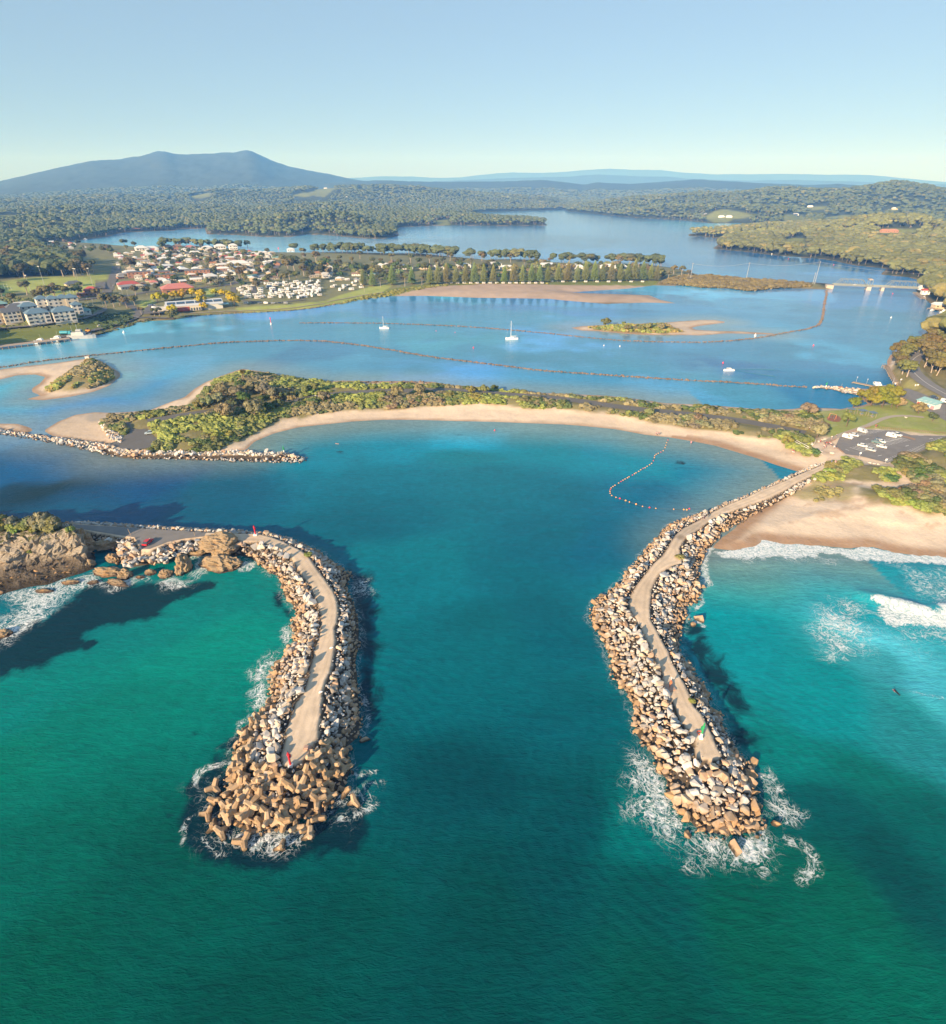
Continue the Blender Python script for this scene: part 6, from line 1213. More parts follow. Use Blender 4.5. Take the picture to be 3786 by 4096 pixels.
# sports field poles and goals
M_POLE = MP('pale_pole', (.38,.38,.36), rough=.5)
for x, y, h, lb in ((475,640,19,'tall floodlight pole in the middle of the sports field edge'),(990,662,19,'tall floodlight pole beside the field car park'),(328,698,15,'floodlight pole nearest the apartments'),(808,570,11,'floodlight pole in front of the gum belt'),(825,572,11,'floodlight pole paired with another by the gum belt')):
    o = tag(empty('floodlight', at('C1', x, y)), lb, 'floodlight'); MB().tube((0,0,0),(0,0,h),.2,.1,8).build('pole', M_POLE, o); MB().box(0,-.2,h-.6,1.8,.3,.7).build('lamp_head', M_STEEL, o)
for x, y, lb in ((76,683,'white goal posts at the far left of the field'),(765,722,'white goal posts in front of the clubhouse')):
    p = at('C1', x, y); o = tag(empty('goal_posts', p), lb, 'goal posts'); [MB().tube((sx,0,0),(sx,0,hh),.09,.09,6).build('post', M_WHITE, o) for sx, hh in ((-1.6,5.5),(1.6,5.5),(-4.6,2.8),(4.6,2.8))]
for x, y, h in ((940,860,7),(993,865,6),(1095,865,6),(1282,790,6),(1357,760,6),(1393,830,6),(1225,690,6),(1207,690,5),(1298,730,6)):
    o = tag(empty('street_lamp', at('C1', x, y)), 'slender street lamp beside the town road', 'street lamp', 'street lamps of the town road'); MB().tube((0,0,0),(0,0,h),.11,.07,6).build('pole', M_POLE, o); MB().box(.5,0,h-.05,1.1,.2,.12).build('lamp', M_STEEL, o)
# ================================================================ BRIDGE
A = Vector(G('C5', 800, 664, 4.2)); Bq = Vector(G('C5', 1660, 700, 4.2)); L = (Bq-A).length; ang = math.atan2(Bq.y-A.y, Bq.x-A.x)
o = tag(empty('bridge', (A.x, A.y, 0), ang), 'pale steel truss bridge with two trussed spans across the inlet', 'bridge'); M_BR = MP('bridge_paint', (.22,.25,.24), rough=.55)
MB().box(L/2,0,3.5,L,7.5,.7).build('deck', MP('bridge_deck', (.2,.21,.2)), o)
def truss(x0, x1, h, n=6):
    for sy in (-3.9, 3.9):
        m = MB(); d = (x1-x0)/n
        for i in range(n): m.tube((x0+i*d,sy,4.2),(x0+(i+1)*d,sy,4.2),.2,.2,4)
        for i in range(1, n-1): m.tube((x0+i*d,sy,4.2+h),(x0+(i+1)*d,sy,4.2+h),.24,.24,4)
        m.tube((x0,sy,4.2),(x0+d,sy,4.2+h),.24,.24,4); m.tube((x1,sy,4.2),(x1-d,sy,4.2+h),.24,.24,4)
        for i in range(1, n): m.tube((x0+i*d,sy,4.2),(x0+i*d,sy,4.2+h),.16,.16,4)
        for i in range(1, n-1): m.tube((x0+i*d,sy,4.2+h),(x0+(i+1)*d,sy,4.2),.13,.13,4)
        m.build('truss', M_BR, o)
    m = MB(); [m.tube((x0+i*(x1-x0)/n,-3.9,4.2+h),(x0+i*(x1-x0)/n,3.9,4.2+h),.12,.12,4) for i in range(1, n)]; m.build('cross_bracing', M_BR, o)
u = L/860.0; truss(20*u, 320*u, 6.0); truss(490*u, 810*u, 6.0)
for x in (330*u, 345*u+1.5):
    for sy in (-3.9, 3.9): MB().tube((x,sy,3.5),(x,sy,11.2),.3,.3,6).build('tower_post', M_BR, o)
MB().box(337*u,0,10.4,3.4,8.4,1.0).build('counterweight', MP('bridge_weight', (.42,.36,.3)), o)
for x, w_ in ((340*u,5),(468*u,3.2)): MB().box(x,0,-2,w_,8,5.5,0,.85).build('pier', MP('pier_concrete', (.48,.42,.36)), o)
MB().box(-3,0,-2,7,9,5.6).build('abutment', MP('abutment_concrete', (.5,.42,.34)), o)
for sy in (-3.65, 3.65): MB().box(L/2,sy,4.2,L,.08,.9).build('railing', M_BR, o)
# wharf, jetties, boardwalk
def pier(name, a, b_, w, z, label, cat, pile_step=4.0, mat=None, rail=False):
    a = Vector(a); b_ = Vector(b_); L = (b_-a).length; an_ = math.atan2(b_.y-a.y, b_.x-a.x); o = tag(empty(name, (a.x, a.y, 0), an_), label, cat)
    MB().box(L/2,0,z-.35,L,w,.35).build('deck', mat or M_TIMBER, o); n = max(2, int(L/pile_step))
    for i in range(n+1):
        for sy in (-w/2+.2, w/2-.2): MB().tube((i*L/n,sy,-2),(i*L/n,sy,z-.35),.17,.17,6).build('pile', M_TIMBER, o)
    if rail:
        for sy in (-w/2+.06, w/2-.06):
            m = MB().box(L/2,sy,z+.95,L,.07,.07); [m.box(i*L/n,sy,z,.08,.08,.95) for i in range(n+1)]; m.build('handrail', M_TIMBER, o)
    return o
pier('wharf', G('C1', -120, 1292, 2.2), G('C1', 735, 1192, 2.2), 5.5, 2.2, 'timber and concrete wharf where the fishing boats are moored', 'wharf', 3.5, MP('wharf_deck', (.40,.32,.25)))
pier('pontoon', G('C6', 985, 640, .7), G('C6', 1240, 692, .7), 2.2, .7, 'narrow pontoon with two lamp posts beside the boat ramp', 'pontoon', 6)
pier('boardwalk', G('C6', 1300, 490, 1.6), G('C6', 1385, 645, 1.6), 2.2, 1.6, 'timber boardwalk with handrail following the wooded shore', 'boardwalk', 4, None, True)
pier('viewing_platform', G('C6', 1268, 492, 1.6), G('C6', 1302, 492, 1.6), 3.0, 1.6, 'small square platform at the far end of the boardwalk', 'platform', 3, None, True)
pier('landing', G('C6', 1225, 705, 1.4), G('C6', 1350, 708, 1.4), 2.4, 1.4, 'boat ramp landing with pale uprights', 'landing', 4, MP('landing_deck', (.6,.58,.52)), True)
pier('jetty', G('C5', 1560, 735, 1.5), G('C5', 1640, 792, 1.5), 4, 1.5, 'jetty carrying boat sheds beside the bridge', 'jetty', 4)
pier('jetty', G('C5', 1690, 880, 1.5), G('C5', 1860, 905, 1.5), 6, 1.5, 'wide jetty carrying the white boat shed at the picture edge', 'jetty', 4)
building('boat_shed', Vector(G('C5', 1765, 880, 1.5)), -.1, 8, 7, 1, WALLS[3], ROOFS['white'], 'boat shed with white striped roof on the wide jetty', 'boat shed', 'gable', 2)
building('boat_shed', Vector(G('C5', 1650, 745, 1.5)), -.2, 7, 5, 1, WALLS[1], ROOFS['red'], 'boat shed with red roof on the small jetty', 'boat shed', 'gable', 2)
building('kiosk', Vector(G('C5', 1618, 702, 4.2)), -.1, 5, 4, 1, WALLS[1], ROOFS['white'], 'white box like building at the right end of the bridge', 'kiosk', 'flat', 1)
# power poles over the causeway
pp = []
for rg, x, y, h, lb in (('C4',1225,300,17,'tall power pole at the start of the causeway'),('C4',1635,316,20,'tall power pole halfway along the causeway'),('C5',630,662,24,'tallest power pole at the bridge end of the causeway'),('C5',614,660,12,'short power pole beside the tallest one')):
    p = at(rg, x, y); o = tag(empty('power_pole', p), lb, 'power pole'); MB().tube((0,0,0),(0,0,h),.3,.2,6).build('pole', M_POLE, o); MB().box(0,0,h-1,2.4,.2,.2).build('cross_arm', M_TIMBER, o); pp.append((p, h))
for i, (a, b_) in enumerate((((pp[0][0]+Vector((0,0,16))), pp[1][0]+Vector((0,0,19))), ((pp[1][0]+Vector((0,0,19))), pp[2][0]+Vector((0,0,23))), ((pp[2][0]+Vector((0,0,23))), Vector(G('C5', 1900, 575, 12))))):
    m = MB(); prev = None
    for k in range(13):
        t = k/12; q = a.lerp(b_, t)-Vector((0,0,math.sin(math.pi*t)*3)); 
        if prev: m.tube(prev, q, .07, .07, 4, False)
        prev = q
    tag(m.build('power_line', M_POLE), ('power line over the %s' % ('first part of the causeway', 'second part of the causeway', 'bridge and inlet')[i]), 'power line')
# ================================================================ PARK, VEHICLES, BOATS, PEOPLE, MARKERS
def PAINT(n, c): return plain(n, c, .3, .5, .03)
CP = {n: PAINT('car_'+n.replace(' ', '_'), c) for n, c in (('white', (.82,.82,.82)), ('silver', (.55,.57,.6)), ('red', (.55,.03,.04)), ('dark blue', (.04,.07,.13)), ('teal grey', (.10,.20,.22)), ('pale blue', (.40,.50,.58)), ('grey', (.25,.26,.27)))}
M_TYRE = plain('tyre', (.02,.02,.02), .9, .2); M_TAIL = plain('tail_lamp', (.4,.02,.02), .4, .5); M_HEAD = plain('head_lamp', (.8,.8,.78), .2, .6)
def extrude_profile(pts_, w0, w1=None):
    """side profile (x, z, half width factor)"""
    n = len(pts_); vs = [(x, -w0/2*f, z) for x, z, f in pts_]+[(x, w0/2*f, z) for x, z, f in pts_]
    return MB().add(vs, [tuple(range(n-1, -1, -1)), tuple(range(n, 2*n))]+[(i, (i+1) % n, n+(i+1) % n, n+i) for i in range(n)])
CB = {}; RIM = MB().tube((0,-.13,0),(0,.13,0),.2,.2,10).mesh('rim', M_STEEL)
def car_meshes(kind):
    if kind in CB: return CB[kind]
    if kind == 'van': body = [(-2.4,.35,1),(2.3,.35,1),(2.4,.9,1),(2.1,1.2,.98),(1.5,2.0,.88),(-2.2,2.1,.86),(-2.4,1.2,1)]; glass = [(2.06,1.26,.97),(1.5,1.92,.9),(.2,1.94,.9),(.2,1.26,1.005)]; L = 4.8
    elif kind == 'ute': body = [(-2.6,.4,1),(2.5,.4,1),(2.55,.85,1),(1.3,1.05,.98),(-2.6,1.05,1)]; glass = [(1.3,1.04,.95),(.7,1.72,.82),(-.8,1.74,.82),(-1.0,1.04,.95)]; L = 5.1
    else: body = [(-2.2,.35,1),(2.15,.35,1),(2.2,.75,.98),(1.25,.95,.97),(-1.6,1.0,.97),(-2.2,.95,.98)]; glass = [(1.15,.94,.93),(.45,1.45,.78),(-1.2,1.5,.78),(-2.0,.96,.93)]; L = 4.4
    b_ = extrude_profile(body, 1.85); 
    g = extrude_profile(glass, 1.82); gx = [q for q in glass]; rf = MB().box((gx[1][0]+gx[2][0])/2,0,gx[1][1]+.0,(gx[1][0]-gx[2][0])*1.04,1.48 if kind != 'van' else 1.6,.07)
    wh = MB().tube((0,-.12,0),(0,.12,0),.33,.33,12); li = MB().box(0,0,0,.08,.34,.16)
    CB[kind] = (b_.mesh('body', CP['white']), g.mesh('windows', M_GLASS), rf.mesh('roof', CP['white']), wh.mesh('wheel', M_TYRE), li.mesh('headlight', M_HEAD), li.mesh('tail_light', M_TAIL), L); return CB[kind]
def car(name, kind, p0, p1, col, label, cat='car', group=None):
    p0 = Vector(p0); p1 = Vector(p1); m = (p0+p1)/2; o = tag(empty(name, m, math.atan2(p1.y-p0.y, p1.x-p0.x)), label, cat, group)
    bo, gl, rf, wh, hl, tl, L = car_meshes(kind); o.scale = (.85, .85, .85); a = obj('body', bo, o); slot(a, CP[col]); obj('windows', gl, o); a = obj('roof', rf, o); slot(a, CP[col])
    for x in (-L*.3, L*.31):
        for y in (-.86, .86): w_ = obj('wheel', wh, o, (x, y, .33)); obj('rim', RIM, w_)
    for y in (-.65, .65): obj('headlight', hl, o, (L/2-.02, y, .68)); obj('tail_light', tl, o, (-L/2+.02, y, .75))
    return o
g6 = lambda x, y, z=3.13: G('C6', x, y, z)
for k, a, c, lb in (('van',(892,1150,975,1172),'white','white people mover parked left of the others in the front row'),('car',(958,1132,1028,1148),'white','white hatchback between the people mover and the grey van'),('van',(1035,1095,1105,1118),'silver','silver grey van at the end of the front row'),('van',(1298,1140,1378,1158),'white','white high roofed van beside a white utility'),('ute',(1355,1128,1415,1145),'white','white utility behind the white high roofed van'),
    ('car',(1168,1198,1232,1212),'teal grey','dark teal car in the middle row'),('car',(1185,1180,1268,1196),'dark blue','dark car behind the dark teal one'),('car',(1215,1192,1268,1205),'white','white hatchback squeezed beside the dark teal car'),('car',(1038,1230,1108,1246),'white','white car alone on the left of the lower row'),('car',(1208,1238,1290,1256),'white','white wagon on the right of the lower row'),('car',(1110,1268,1186,1286),'silver','silver car parked lowest in the car park')):
    car('parked_car', k, g6(a[0], a[1]), g6(a[2], a[3]), c, lb)
car('parked_car', 'car', G('C6', 1708, 782, 4.1), G('C6', 1758, 800, 4.1), 'dark blue', 'dark blue car on the road behind the amenities block'); car('parked_car', 'van', G('C6', 1808, 822, 4.1), G('C6', 1860, 842, 4.1), 'white', 'white van on the road at the picture edge')
car('parked_car', 'car', G('C10', 975, 396, 4.1), G('C10', 1020, 355, 4.1), 'red', 'red car alone on the turning area at the headland'); car('parked_car', 'ute', G('C7', 880, 545, 1.78), G('C7', 832, 550, 1.78), 'pale blue', 'pale utility parked on the small spit car park')
for i in range(16):
    x, y = [(30+i*14, 885) if i < 5 else (620-0*i, 0)][0] if i < 5 else ((1560+(i-5)*18, 862) if i < 9 else (1000+(i-9)*70, 835)); rg = 'C1' if 5 <= i < 9 else 'C2'
    p = at(rg, x, y); q = p+Vector((3.5, 1.5*(i % 3), 0)); c = ('white', 'silver', 'dark blue', 'grey')[i % 4]; car('parked_car', 'car' if i % 3 else 'van', p+Vector((0,0,.35)), q+Vector((0,0,.35)), c, '%s vehicle parked %s' % (c, 'beside the club building' if i < 9 else 'on the grass road before the caravans'), 'car', 'cars parked '+('beside the club building' if i < 9 else 'before the caravans'))
car('bridge_car', 'car', A.lerp(Bq, .22)+Vector((0,0,.02)), A.lerp(Bq, .27), 'white', 'white car crossing the bridge under the first truss'); car('bridge_car', 'car', A.lerp(Bq, .63), A.lerp(Bq, .68), 'silver', 'silver car crossing the bridge under the second truss')
p = at('C1', 695, 1165); o = tag(empty('tanker_truck', p+Vector((0,0,.3)), .12), 'blue tanker truck on the wharf road beside the grey ship', 'truck'); M_BLUE = PAINT('truck_blue', (.05,.32,.42))
MB().tube((-3.2,0,1.9),(2.2,0,1.9),1.1,1.1,14).build('tank', M_BLUE, o); MB().box(3.6,0,.6,1.9,2.3,2.2,0,.9).build('cab', M_BLUE, o); [MB().tube((x,y-.15,.5),(x,y+.15,.5),.5,.5,10).build('wheel', M_TYRE, o) for x in (-2.4,-1.2,3.5) for y in (-1,1)]
p = at('C1', 940, 1135); o = tag(empty('loader', p+Vector((0,0,.3)), .1), 'orange loader on the quay behind the grey ship', 'loader'); MB().box(0,0,.6,3.2,1.9,1.3).build('body', PAINT('loader_orange', (.6,.28,.03)), o); MB().box(-.4,0,1.9,1.4,1.5,1.2,0,.9).build('cab', M_GLASS, o); [MB().tube((x,y-.2,.6),(x,y+.2,.6),.6,.6,10).build('wheel', M_TYRE, o) for x in (-1.1,1.1) for y in (-.95,.95)]
car('parked_car', 'car', at('C1', 1035, 1080)+Vector((0,0,.3)), at('C1', 1085, 1070)+Vector((0,0,.3)), 'white', 'white car driving on the waterfront road'); 
# parking bays
def lines_sheet(name, segs, w, z):
    V = []; F = []
    for a, c in segs:
        a = Vector(a[:2]); c = Vector(c[:2]); d = (c-a).normalized(); n = Vector((-d.y, d.x))*w/2; k = len(V); V += [(a.x+n.x,a.y+n.y,z),(c.x+n.x,c.y+n.y,z),(c.x-n.x,c.y-n.y,z),(a.x-n.x,a.y-n.y,z)]; F.append((k+3,k+2,k+1,k))
    tag(obj(name, np_mesh(name, V, F, M_LINE)), kind='structure')
sg = []
def bays(a, b_, n, d):
    for i in range(n+1): t = i/n; x = a[0]+(b_[0]-a[0])*t; y = a[1]+(b_[1]-a[1])*t; sg.append((g6(x, y), g6(x+d[0], y+d[1])))
bays((900,1142), (1215,1078), 13, (62,16)); bays((1010,1262), (1440,1160), 18, (-52,-16)); bays((1010,1262), (1440,1160), 18, (74,22)); sg.append((g6(1180,1222), g6(1440,1160))); bays((1330,1385), (1848,1172), 26, (-62,-20))
for a in ((1100,1172,1132,1163),(1590,1137,1640,1138),(1690,1168,1724,1162),(1470,1235,1500,1227),(915,1262,950,1275),(1215,1325,1250,1318)): sg.append((g6(a[0],a[1]), g6(a[2],a[3])))
lines_sheet('parking_lines', sg, .26, 3.115)
sheet('traffic_island', np.array([g6(*q)[:2] for q in ((1420,1135),(1500,1148),(1565,1168),(1555,1182),(1500,1165),(1430,1145))]), plain('island_mulch', (.34,.22,.14)), 3.2)
# amenities block, shelters, swings, bollards, ramp
p0 = Vector(G('C6', 1570, 852, 3)); p1 = Vector(G('C6', 1735, 902, 3)); ang = math.atan2(p1.y-p0.y, p1.x-p0.x); L = (p1-p0).length; o = tag(empty('amenities_block', (p0+p1)/2, ang), 'small amenities block with teal roof and colourful mural walls', 'amenities block')
MB().box(0,2,-.3,L,4.5,2.9).build('wall', WALLS[1], o); MB().add([(-L/2-.4,-1,2.5),(L/2+.4,-1,2.5),(L/2+.4,4.9,3.5),(-L/2-.4,4.9,3.5),(-L/2-.4,-1,2.63),(L/2+.4,-1,2.63),(L/2+.4,4.9,3.63),(-L/2-.4,4.9,3.63)], [(3,2,1,0),(4,5,6,7),(0,1,5,4),(1,2,6,5),(2,3,7,6),(3,0,4,7)]).build('roof', plain('teal_sheet', (.30,.52,.52), .5, .4), o)
for i in range(4): MB().box(-L/2+(i+.5)*L/4,1.95,3.62-.6,.16,5.8,.1).build('roof_rib', WALLS[1], o)
for i, c in enumerate(((.5,.12,.1), (.7,.7,.66), (.16,.3,.5), (.5,.25,.3))): MB().box(-L/2+(i+.5)*L/4,-.28,.2,L/5,.06,1.6).build('mural', plain('mural_%s' % ('red', 'white', 'blue', 'rose')[i], c), o)
for x, y, w_, lb in ((958,930,3.2,'picnic shelter with dark roof nearest the water'), (1062,945,3.4,'picnic shelter with blue table in the middle'), (1158,965,2.8,'picnic shelter with flat roof nearest the path')):
    p = Vector(G('C6', x, y, 3.0)); o = tag(empty('picnic_shelter', p, .1), lb, 'shelter'); [MB().box(sx*w_/2*.85,sy*1.1,0,.14,.14,2.3).build('post', M_TIMBER, o) for sx in (-1,1) for sy in (-1,1)]
    MB().box(0,0,2.3,w_,3.0,.14).build('roof', plain('shelter_roof', (.16,.22,.28)), o); MB().box(0,0,.7,1.6,.8,.08).box(0,0,0,.3,.3,.7).build('table', plain('picnic_table', (.2,.3,.36)), o); [MB().box(0,sy,.42,1.6,.3,.06).box(0,sy,0,.2,.2,.42).build('bench', M_TIMBER, o) for sy in (-.75,.75)]
sheet('playground_surface', np.array([G('C6', x, y, 3)[:2] for x, y in ((745,970),(790,948),(850,955),(880,985),(860,1012),(800,1010),(750,995))]), plain('bark_mulch', (.27,.12,.075)), 3.06)
pa = Vector(G('C6', 762, 975, 3.06)); pb = Vector(G('C6', 822, 990, 3.06)); ang = math.atan2(pb.y-pa.y, pb.x-pa.x); L = (pb-pa).length; o = tag(empty('swing_set', pa, ang), 'orange framed swing set on red brown bark', 'swing set'); M_OR = plain('orange_frame', (.55,.22,.10), .5)
for x in (0, L): MB().tube((x,-.9,0),(x,0,2.4),.07,.07,6).tube((x,.9,0),(x,0,2.4),.07,.07,6).build('frame', M_OR, o)
MB().tube((0,0,2.4),(L,0,2.4),.07,.07,6).build('top_bar', M_OR, o)
for x in (L*.3, L*.7): MB().box(x,0,.5,.45,.25,.05).tube((x-.18,0,.52),(x-.18,0,2.38),.015,.015,4).tube((x+.18,0,.52),(x+.18,0,2.38),.015,.015,4).build('seat', M_BLUE, o)
M_BOL = plain('timber_bollard', (.26,.15,.11), .8); BOL = MB().lathe([(.11,0),(.11,.8),(.08,.86),(.0,.88)], n=8).mesh('bollard', M_BOL)
def bol(rg, a, b_, n, z, label, group):
    for i in range(n): t = i/(n-1); q = G(rg, a[0]+(b_[0]-a[0])*t, a[1]+(b_[1]-a[1])*t, z); o = obj('bollard', BOL, None, q); tag(o, label, 'bollard', group)
bol('C6', (722,1212), (820,1180), 9, 3.05, 'timber bollard beside the footpath at the car park entry', 'bollards at the car park entry'); bol('C6', (905,1122), (1140,1062), 18, 3.05, 'timber bollard between footpath and front row of parked cars', 'bollards along the front row'); bol('C6', (1240,1070), (1848,1122), 34, 3.05, 'low timber bollard between park lawn and car park', 'bollards along the park lawn'); bol('C6', (840,1262), (890,1300), 5, 3.05, 'timber bollard at the corner where people gather', 'bollards at the gathering corner')
p0 = Vector(G('C6', 440, 1200, 3.6)); p1 = Vector(G('C6', 685, 1338, 1.6)); L = (p1-p0).length; ang = math.atan2(p1.y-p0.y, p1.x-p0.x); o = tag(empty('beach_ramp', (p0.x, p0.y, 0), ang), 'pale timber beach ramp with handrails descending through the dune', 'ramp')
MB().add([(0,-.8,3.6),(L,-.8,1.8),(L,.8,1.8),(0,.8,3.6),(0,-.8,3.4),(L,-.8,1.6),(L,.8,1.6),(0,.8,3.4)], [(0,1,2,3),(7,6,5,4),(4,5,1,0),(5,6,2,1),(6,7,3,2),(7,4,0,3)]).build('deck', plain('pale_timber', (.6,.55,.46)), o)
for sy in (-.8, .8): MB().tube((0,sy,4.6),(L,sy,2.8),.07,.07,5).build('handrail', M_WHITE, o)
for i, (rg, x, y, s) in enumerate((('C6',548,1212,1.0),('C6',598,1212,1.2),('C6',575,1242,.9),('C6',608,1256,.9),('C6',688,1284,1.0),('C6',790,1296,1.3),('C6',700,1172,.8),('C6',725,1170,.9),('C6',668,1188,.7),('C6',742,1472,.8),('C6',985,1345,.7),('C6',1145,1388,.7),('C6',1185,1395,.8),('C6',1222,1400,.8),('C6',1278,1420,.8),('C6',1400,1425,1.0),('C6',1475,970,.8),('C9',1120,480,1.0),('C9',1165,462,1.0),('C9',1100,492,.9),('C9',1195,455,.8),('C9',1075,510,1.1),('C9',1140,470,.8))):
    p = G(rg, x, y, 3.2); o = bpy.data.objects.new('landscape_boulder', RV[i % 12]); COL.objects.link(o); o.location = p; o.scale = (s*1.0, s*.9, s*.8); o.rotation_euler = (0, 0, i*1.3); o.color = (.56, .50, .44, 1)
    tag(o, 'pale boulder set in the grass %s' % ('by the top of the beach ramp' if i < 9 else 'along the edge of the car park' if i < 16 else 'on the park lawn' if i == 16 else 'where the breakwater track leaves the dune'), 'boulder', 'landscape boulders '+('by the beach ramp' if i < 9 else 'along the car park' if i < 17 else 'by the track'))
# ---- boats
def hull(L, B, H, x0=0.0):
    st = [(-.5,.72,.0),(-.3,.95,.0),(0,1,.0),(.25,.82,.05),(.4,.48,.16),(.5,.03,.30)]; vs = []; fs = []
    for t, w_, sh in st:
        z1 = H*(1+sh); vs += [(t*L, -B/2*w_, z1), (t*L, -B/2*w_*.8, 0), (t*L, 0, -.25*H), (t*L, B/2*w_*.8, 0), (t*L, B/2*w_, z1)]
    for k in range(len(st)-1):
        for i in range(4): fs.append((k*5+i, k*5+i+1, (k+1)*5+i+1, (k+1)*5+i))
        fs.append((k*5+4, k*5, (k+1)*5, (k+1)*5+4))
    fs.append((0,4,3,2,1)); fs = [tuple(reversed(f)) for f in fs]; return MB().add(vs, fs)
M_HULL = plain('boat_white', (.85,.85,.84), .35, .5, .02); M_GSH = plain('ship_grey', (.42,.44,.45), .5, .4, .08); M_DK = plain('boat_trim', (.05,.08,.14), .4, .5)
def yacht(p, rz, L, mast, label):
    o = tag(empty('sailing_yacht', p, rz), label, 'yacht'); hull(L, L*.31, L*.11).build('hull', M_HULL, o); MB().box(L*.02,0,L*.115,L*.42,L*.17,L*.05,0,.8).build('cabin', M_HULL, o); MB().tube((L*.08,0,L*.1),(L*.08,0,mast),.13,.09,8).build('mast', M_HULL, o)
    MB().tube((L*.06,0,L*.24),(-L*.36,0,L*.24),.17,.15,8).build('boom', M_HULL, o); m = MB(); [m.tube(a, (L*.08,0,mast), .025, .025, 4, False) for a in ((L*.5,0,L*.14),(-L*.5,0,L*.11),(L*.05,L*.15,L*.11),(L*.05,-L*.15,L*.11))]; m.build('rigging', M_STEEL, o)
    MB().box(L*.05,-L*.086,L*.13,L*.25,.02,L*.02).build('cabin_window', M_DK, o); return o
yacht(G('C3', 625, 673), math.pi-.1, 7.8, 9.3, 'smaller white sailing yacht moored left in the channel'); yacht(G('C3', 1567, 752), math.pi+.05, 9.3, 13.2, 'larger white sailing yacht moored right with tall mast')
def cruiser(p, rz, L, label, mat=None, cat='boat', fly=True):
    mat = mat or M_HULL; o = tag(empty('motor_boat', p, rz), label, cat); hull(L, L*.34, L*.13).build('hull', mat, o); MB().box(L*.03,0,L*.135,L*.42,L*.25,L*.13,0,.85).build('cabin', mat, o); MB().box(L*.06,0,L*.19,L*.36,L*.252,L*.05,0,.97).build('cabin_windows', M_DK, o)
    if fly: MB().box(-.02*L,0,L*.266,L*.22,L*.2,L*.06).build('flybridge', mat, o); MB().tube((-.05*L,0,L*.32),(-.05*L,0,L*.62),.05,.03,5).build('antenna', mat, o)
    return o
cruiser(G('C1', 442, 1248), math.pi-.02, 10.5, 'white cruiser moored at the wharf, left one'); cruiser(G('C1', 620, 1222), math.pi-.02, 11.0, 'white cruiser with raised bridge moored between cruiser and grey ship'); cruiser(G('C1', 1320, 1232), 0, .01, 'x') if False else None
p = G('C1', 875, 1195); o = tag(empty('patrol_ship', p, .08), 'grey steel ship with masts moored at the end of the wharf', 'ship'); L = 20.0
hull(L, 5.2, 2.3).build('hull', M_GSH, o); MB().box(-2,0,2.3,9,3.8,2.2,0,.93).build('deckhouse', M_GSH, o); MB().box(-1,0,4.5,4,3,1.9,0,.88).build('bridge_house', M_GSH, o); MB().box(-.9,0,5.1,4.05,3.0,.6,0,.98).build('bridge_windows', M_DK, o); MB().tube((-2,0,6.2),(-2,0,10.5),.14,.07,6).box(-2,0,8.6,.1,2.4,.1).build('mast', M_GSH, o); MB().tube((-6,0,2.3),(-6,0,9),.12,.07,6).build('mast', M_GSH, o); MB().box(6.5,0,2.7,1.6,1.2,1).build('winch', M_DK, o)
o = cruiser(G('C4', 1508, 985), math.pi+.02, 6.6, 'small white motorboat under way leaving a wake', fly=False)
MB().box(-.4,0,1.35,1.8,1.8,.08).build('canopy', M_HULL, o)
for x, y, rz, L, lb in ((1637,745,.6,7,'white boat moored in front of the red roofed boat shed'),(1660,762,.6,7,'white boat moored second from the red boat shed'),(1640,790,.5,6,'white boat moored at the jetty corner below the bridge'),(1825,925,.3,8,'white boat moored by the wide jetty at the edge'),(1720,905,.3,5,'small dinghy under the wide jetty')): cruiser(G('C5', x, y), rz, L, lb, fly=L > 6)
for x, y, L, lb in ((1190,665,5.5,'white runabout moored at the pontoon, outer one'),(1222,668,5.5,'white runabout moored at the pontoon, inner one')): cruiser(G('C6', x, y), 1.4, L, lb, fly=False)
o = tag(empty('barge', G('C6', 860, 692), .05), 'small rusty work barge beside the rock groyne', 'barge'); MB().box(0,0,-.1,3.2,1.6,.6).build('hull', plain('rust', (.35,.16,.09)), o); MB().tube((1,0,.5),(1,0,2.2),.05,.05,5).build('mast', M_STEEL, o)
cruiser(G('C1', 815, 158), .2, 7, 'turquoise covered boat on the far lake arm', PAINT('turquoise', (.12,.45,.5)), fly=False); cruiser(G('C1', 905, 152), .2, 8, 'white boat on the far lake arm')
# wake of the motorboat: two low ripples in real relief
for sgn, pts_ in ((1, (1560,980, 1650,975, 1760,975, 1848,978)), (-1, (1560,985, 1650,1000, 1760,1015, 1848,1028))):
    ln = T(0, ('C4',)+pts_); m = MB(); V = []; F = []
    for i, q in enumerate(ln):
        w_ = .4+.5*i
        V += [(q[0], q[1]-w_, .02), (q[0], q[1], .16), (q[0], q[1]+w_, .02)]
        if i: k = 3*i; F += [(k-3,k,k+1,k-2),(k-2,k+1,k+2,k-1)]
    o = m.add(V, F).build('wake', plain('wake_water', (.03,.18,.26), .08, .5), smooth=True); tag(o, kind='structure')
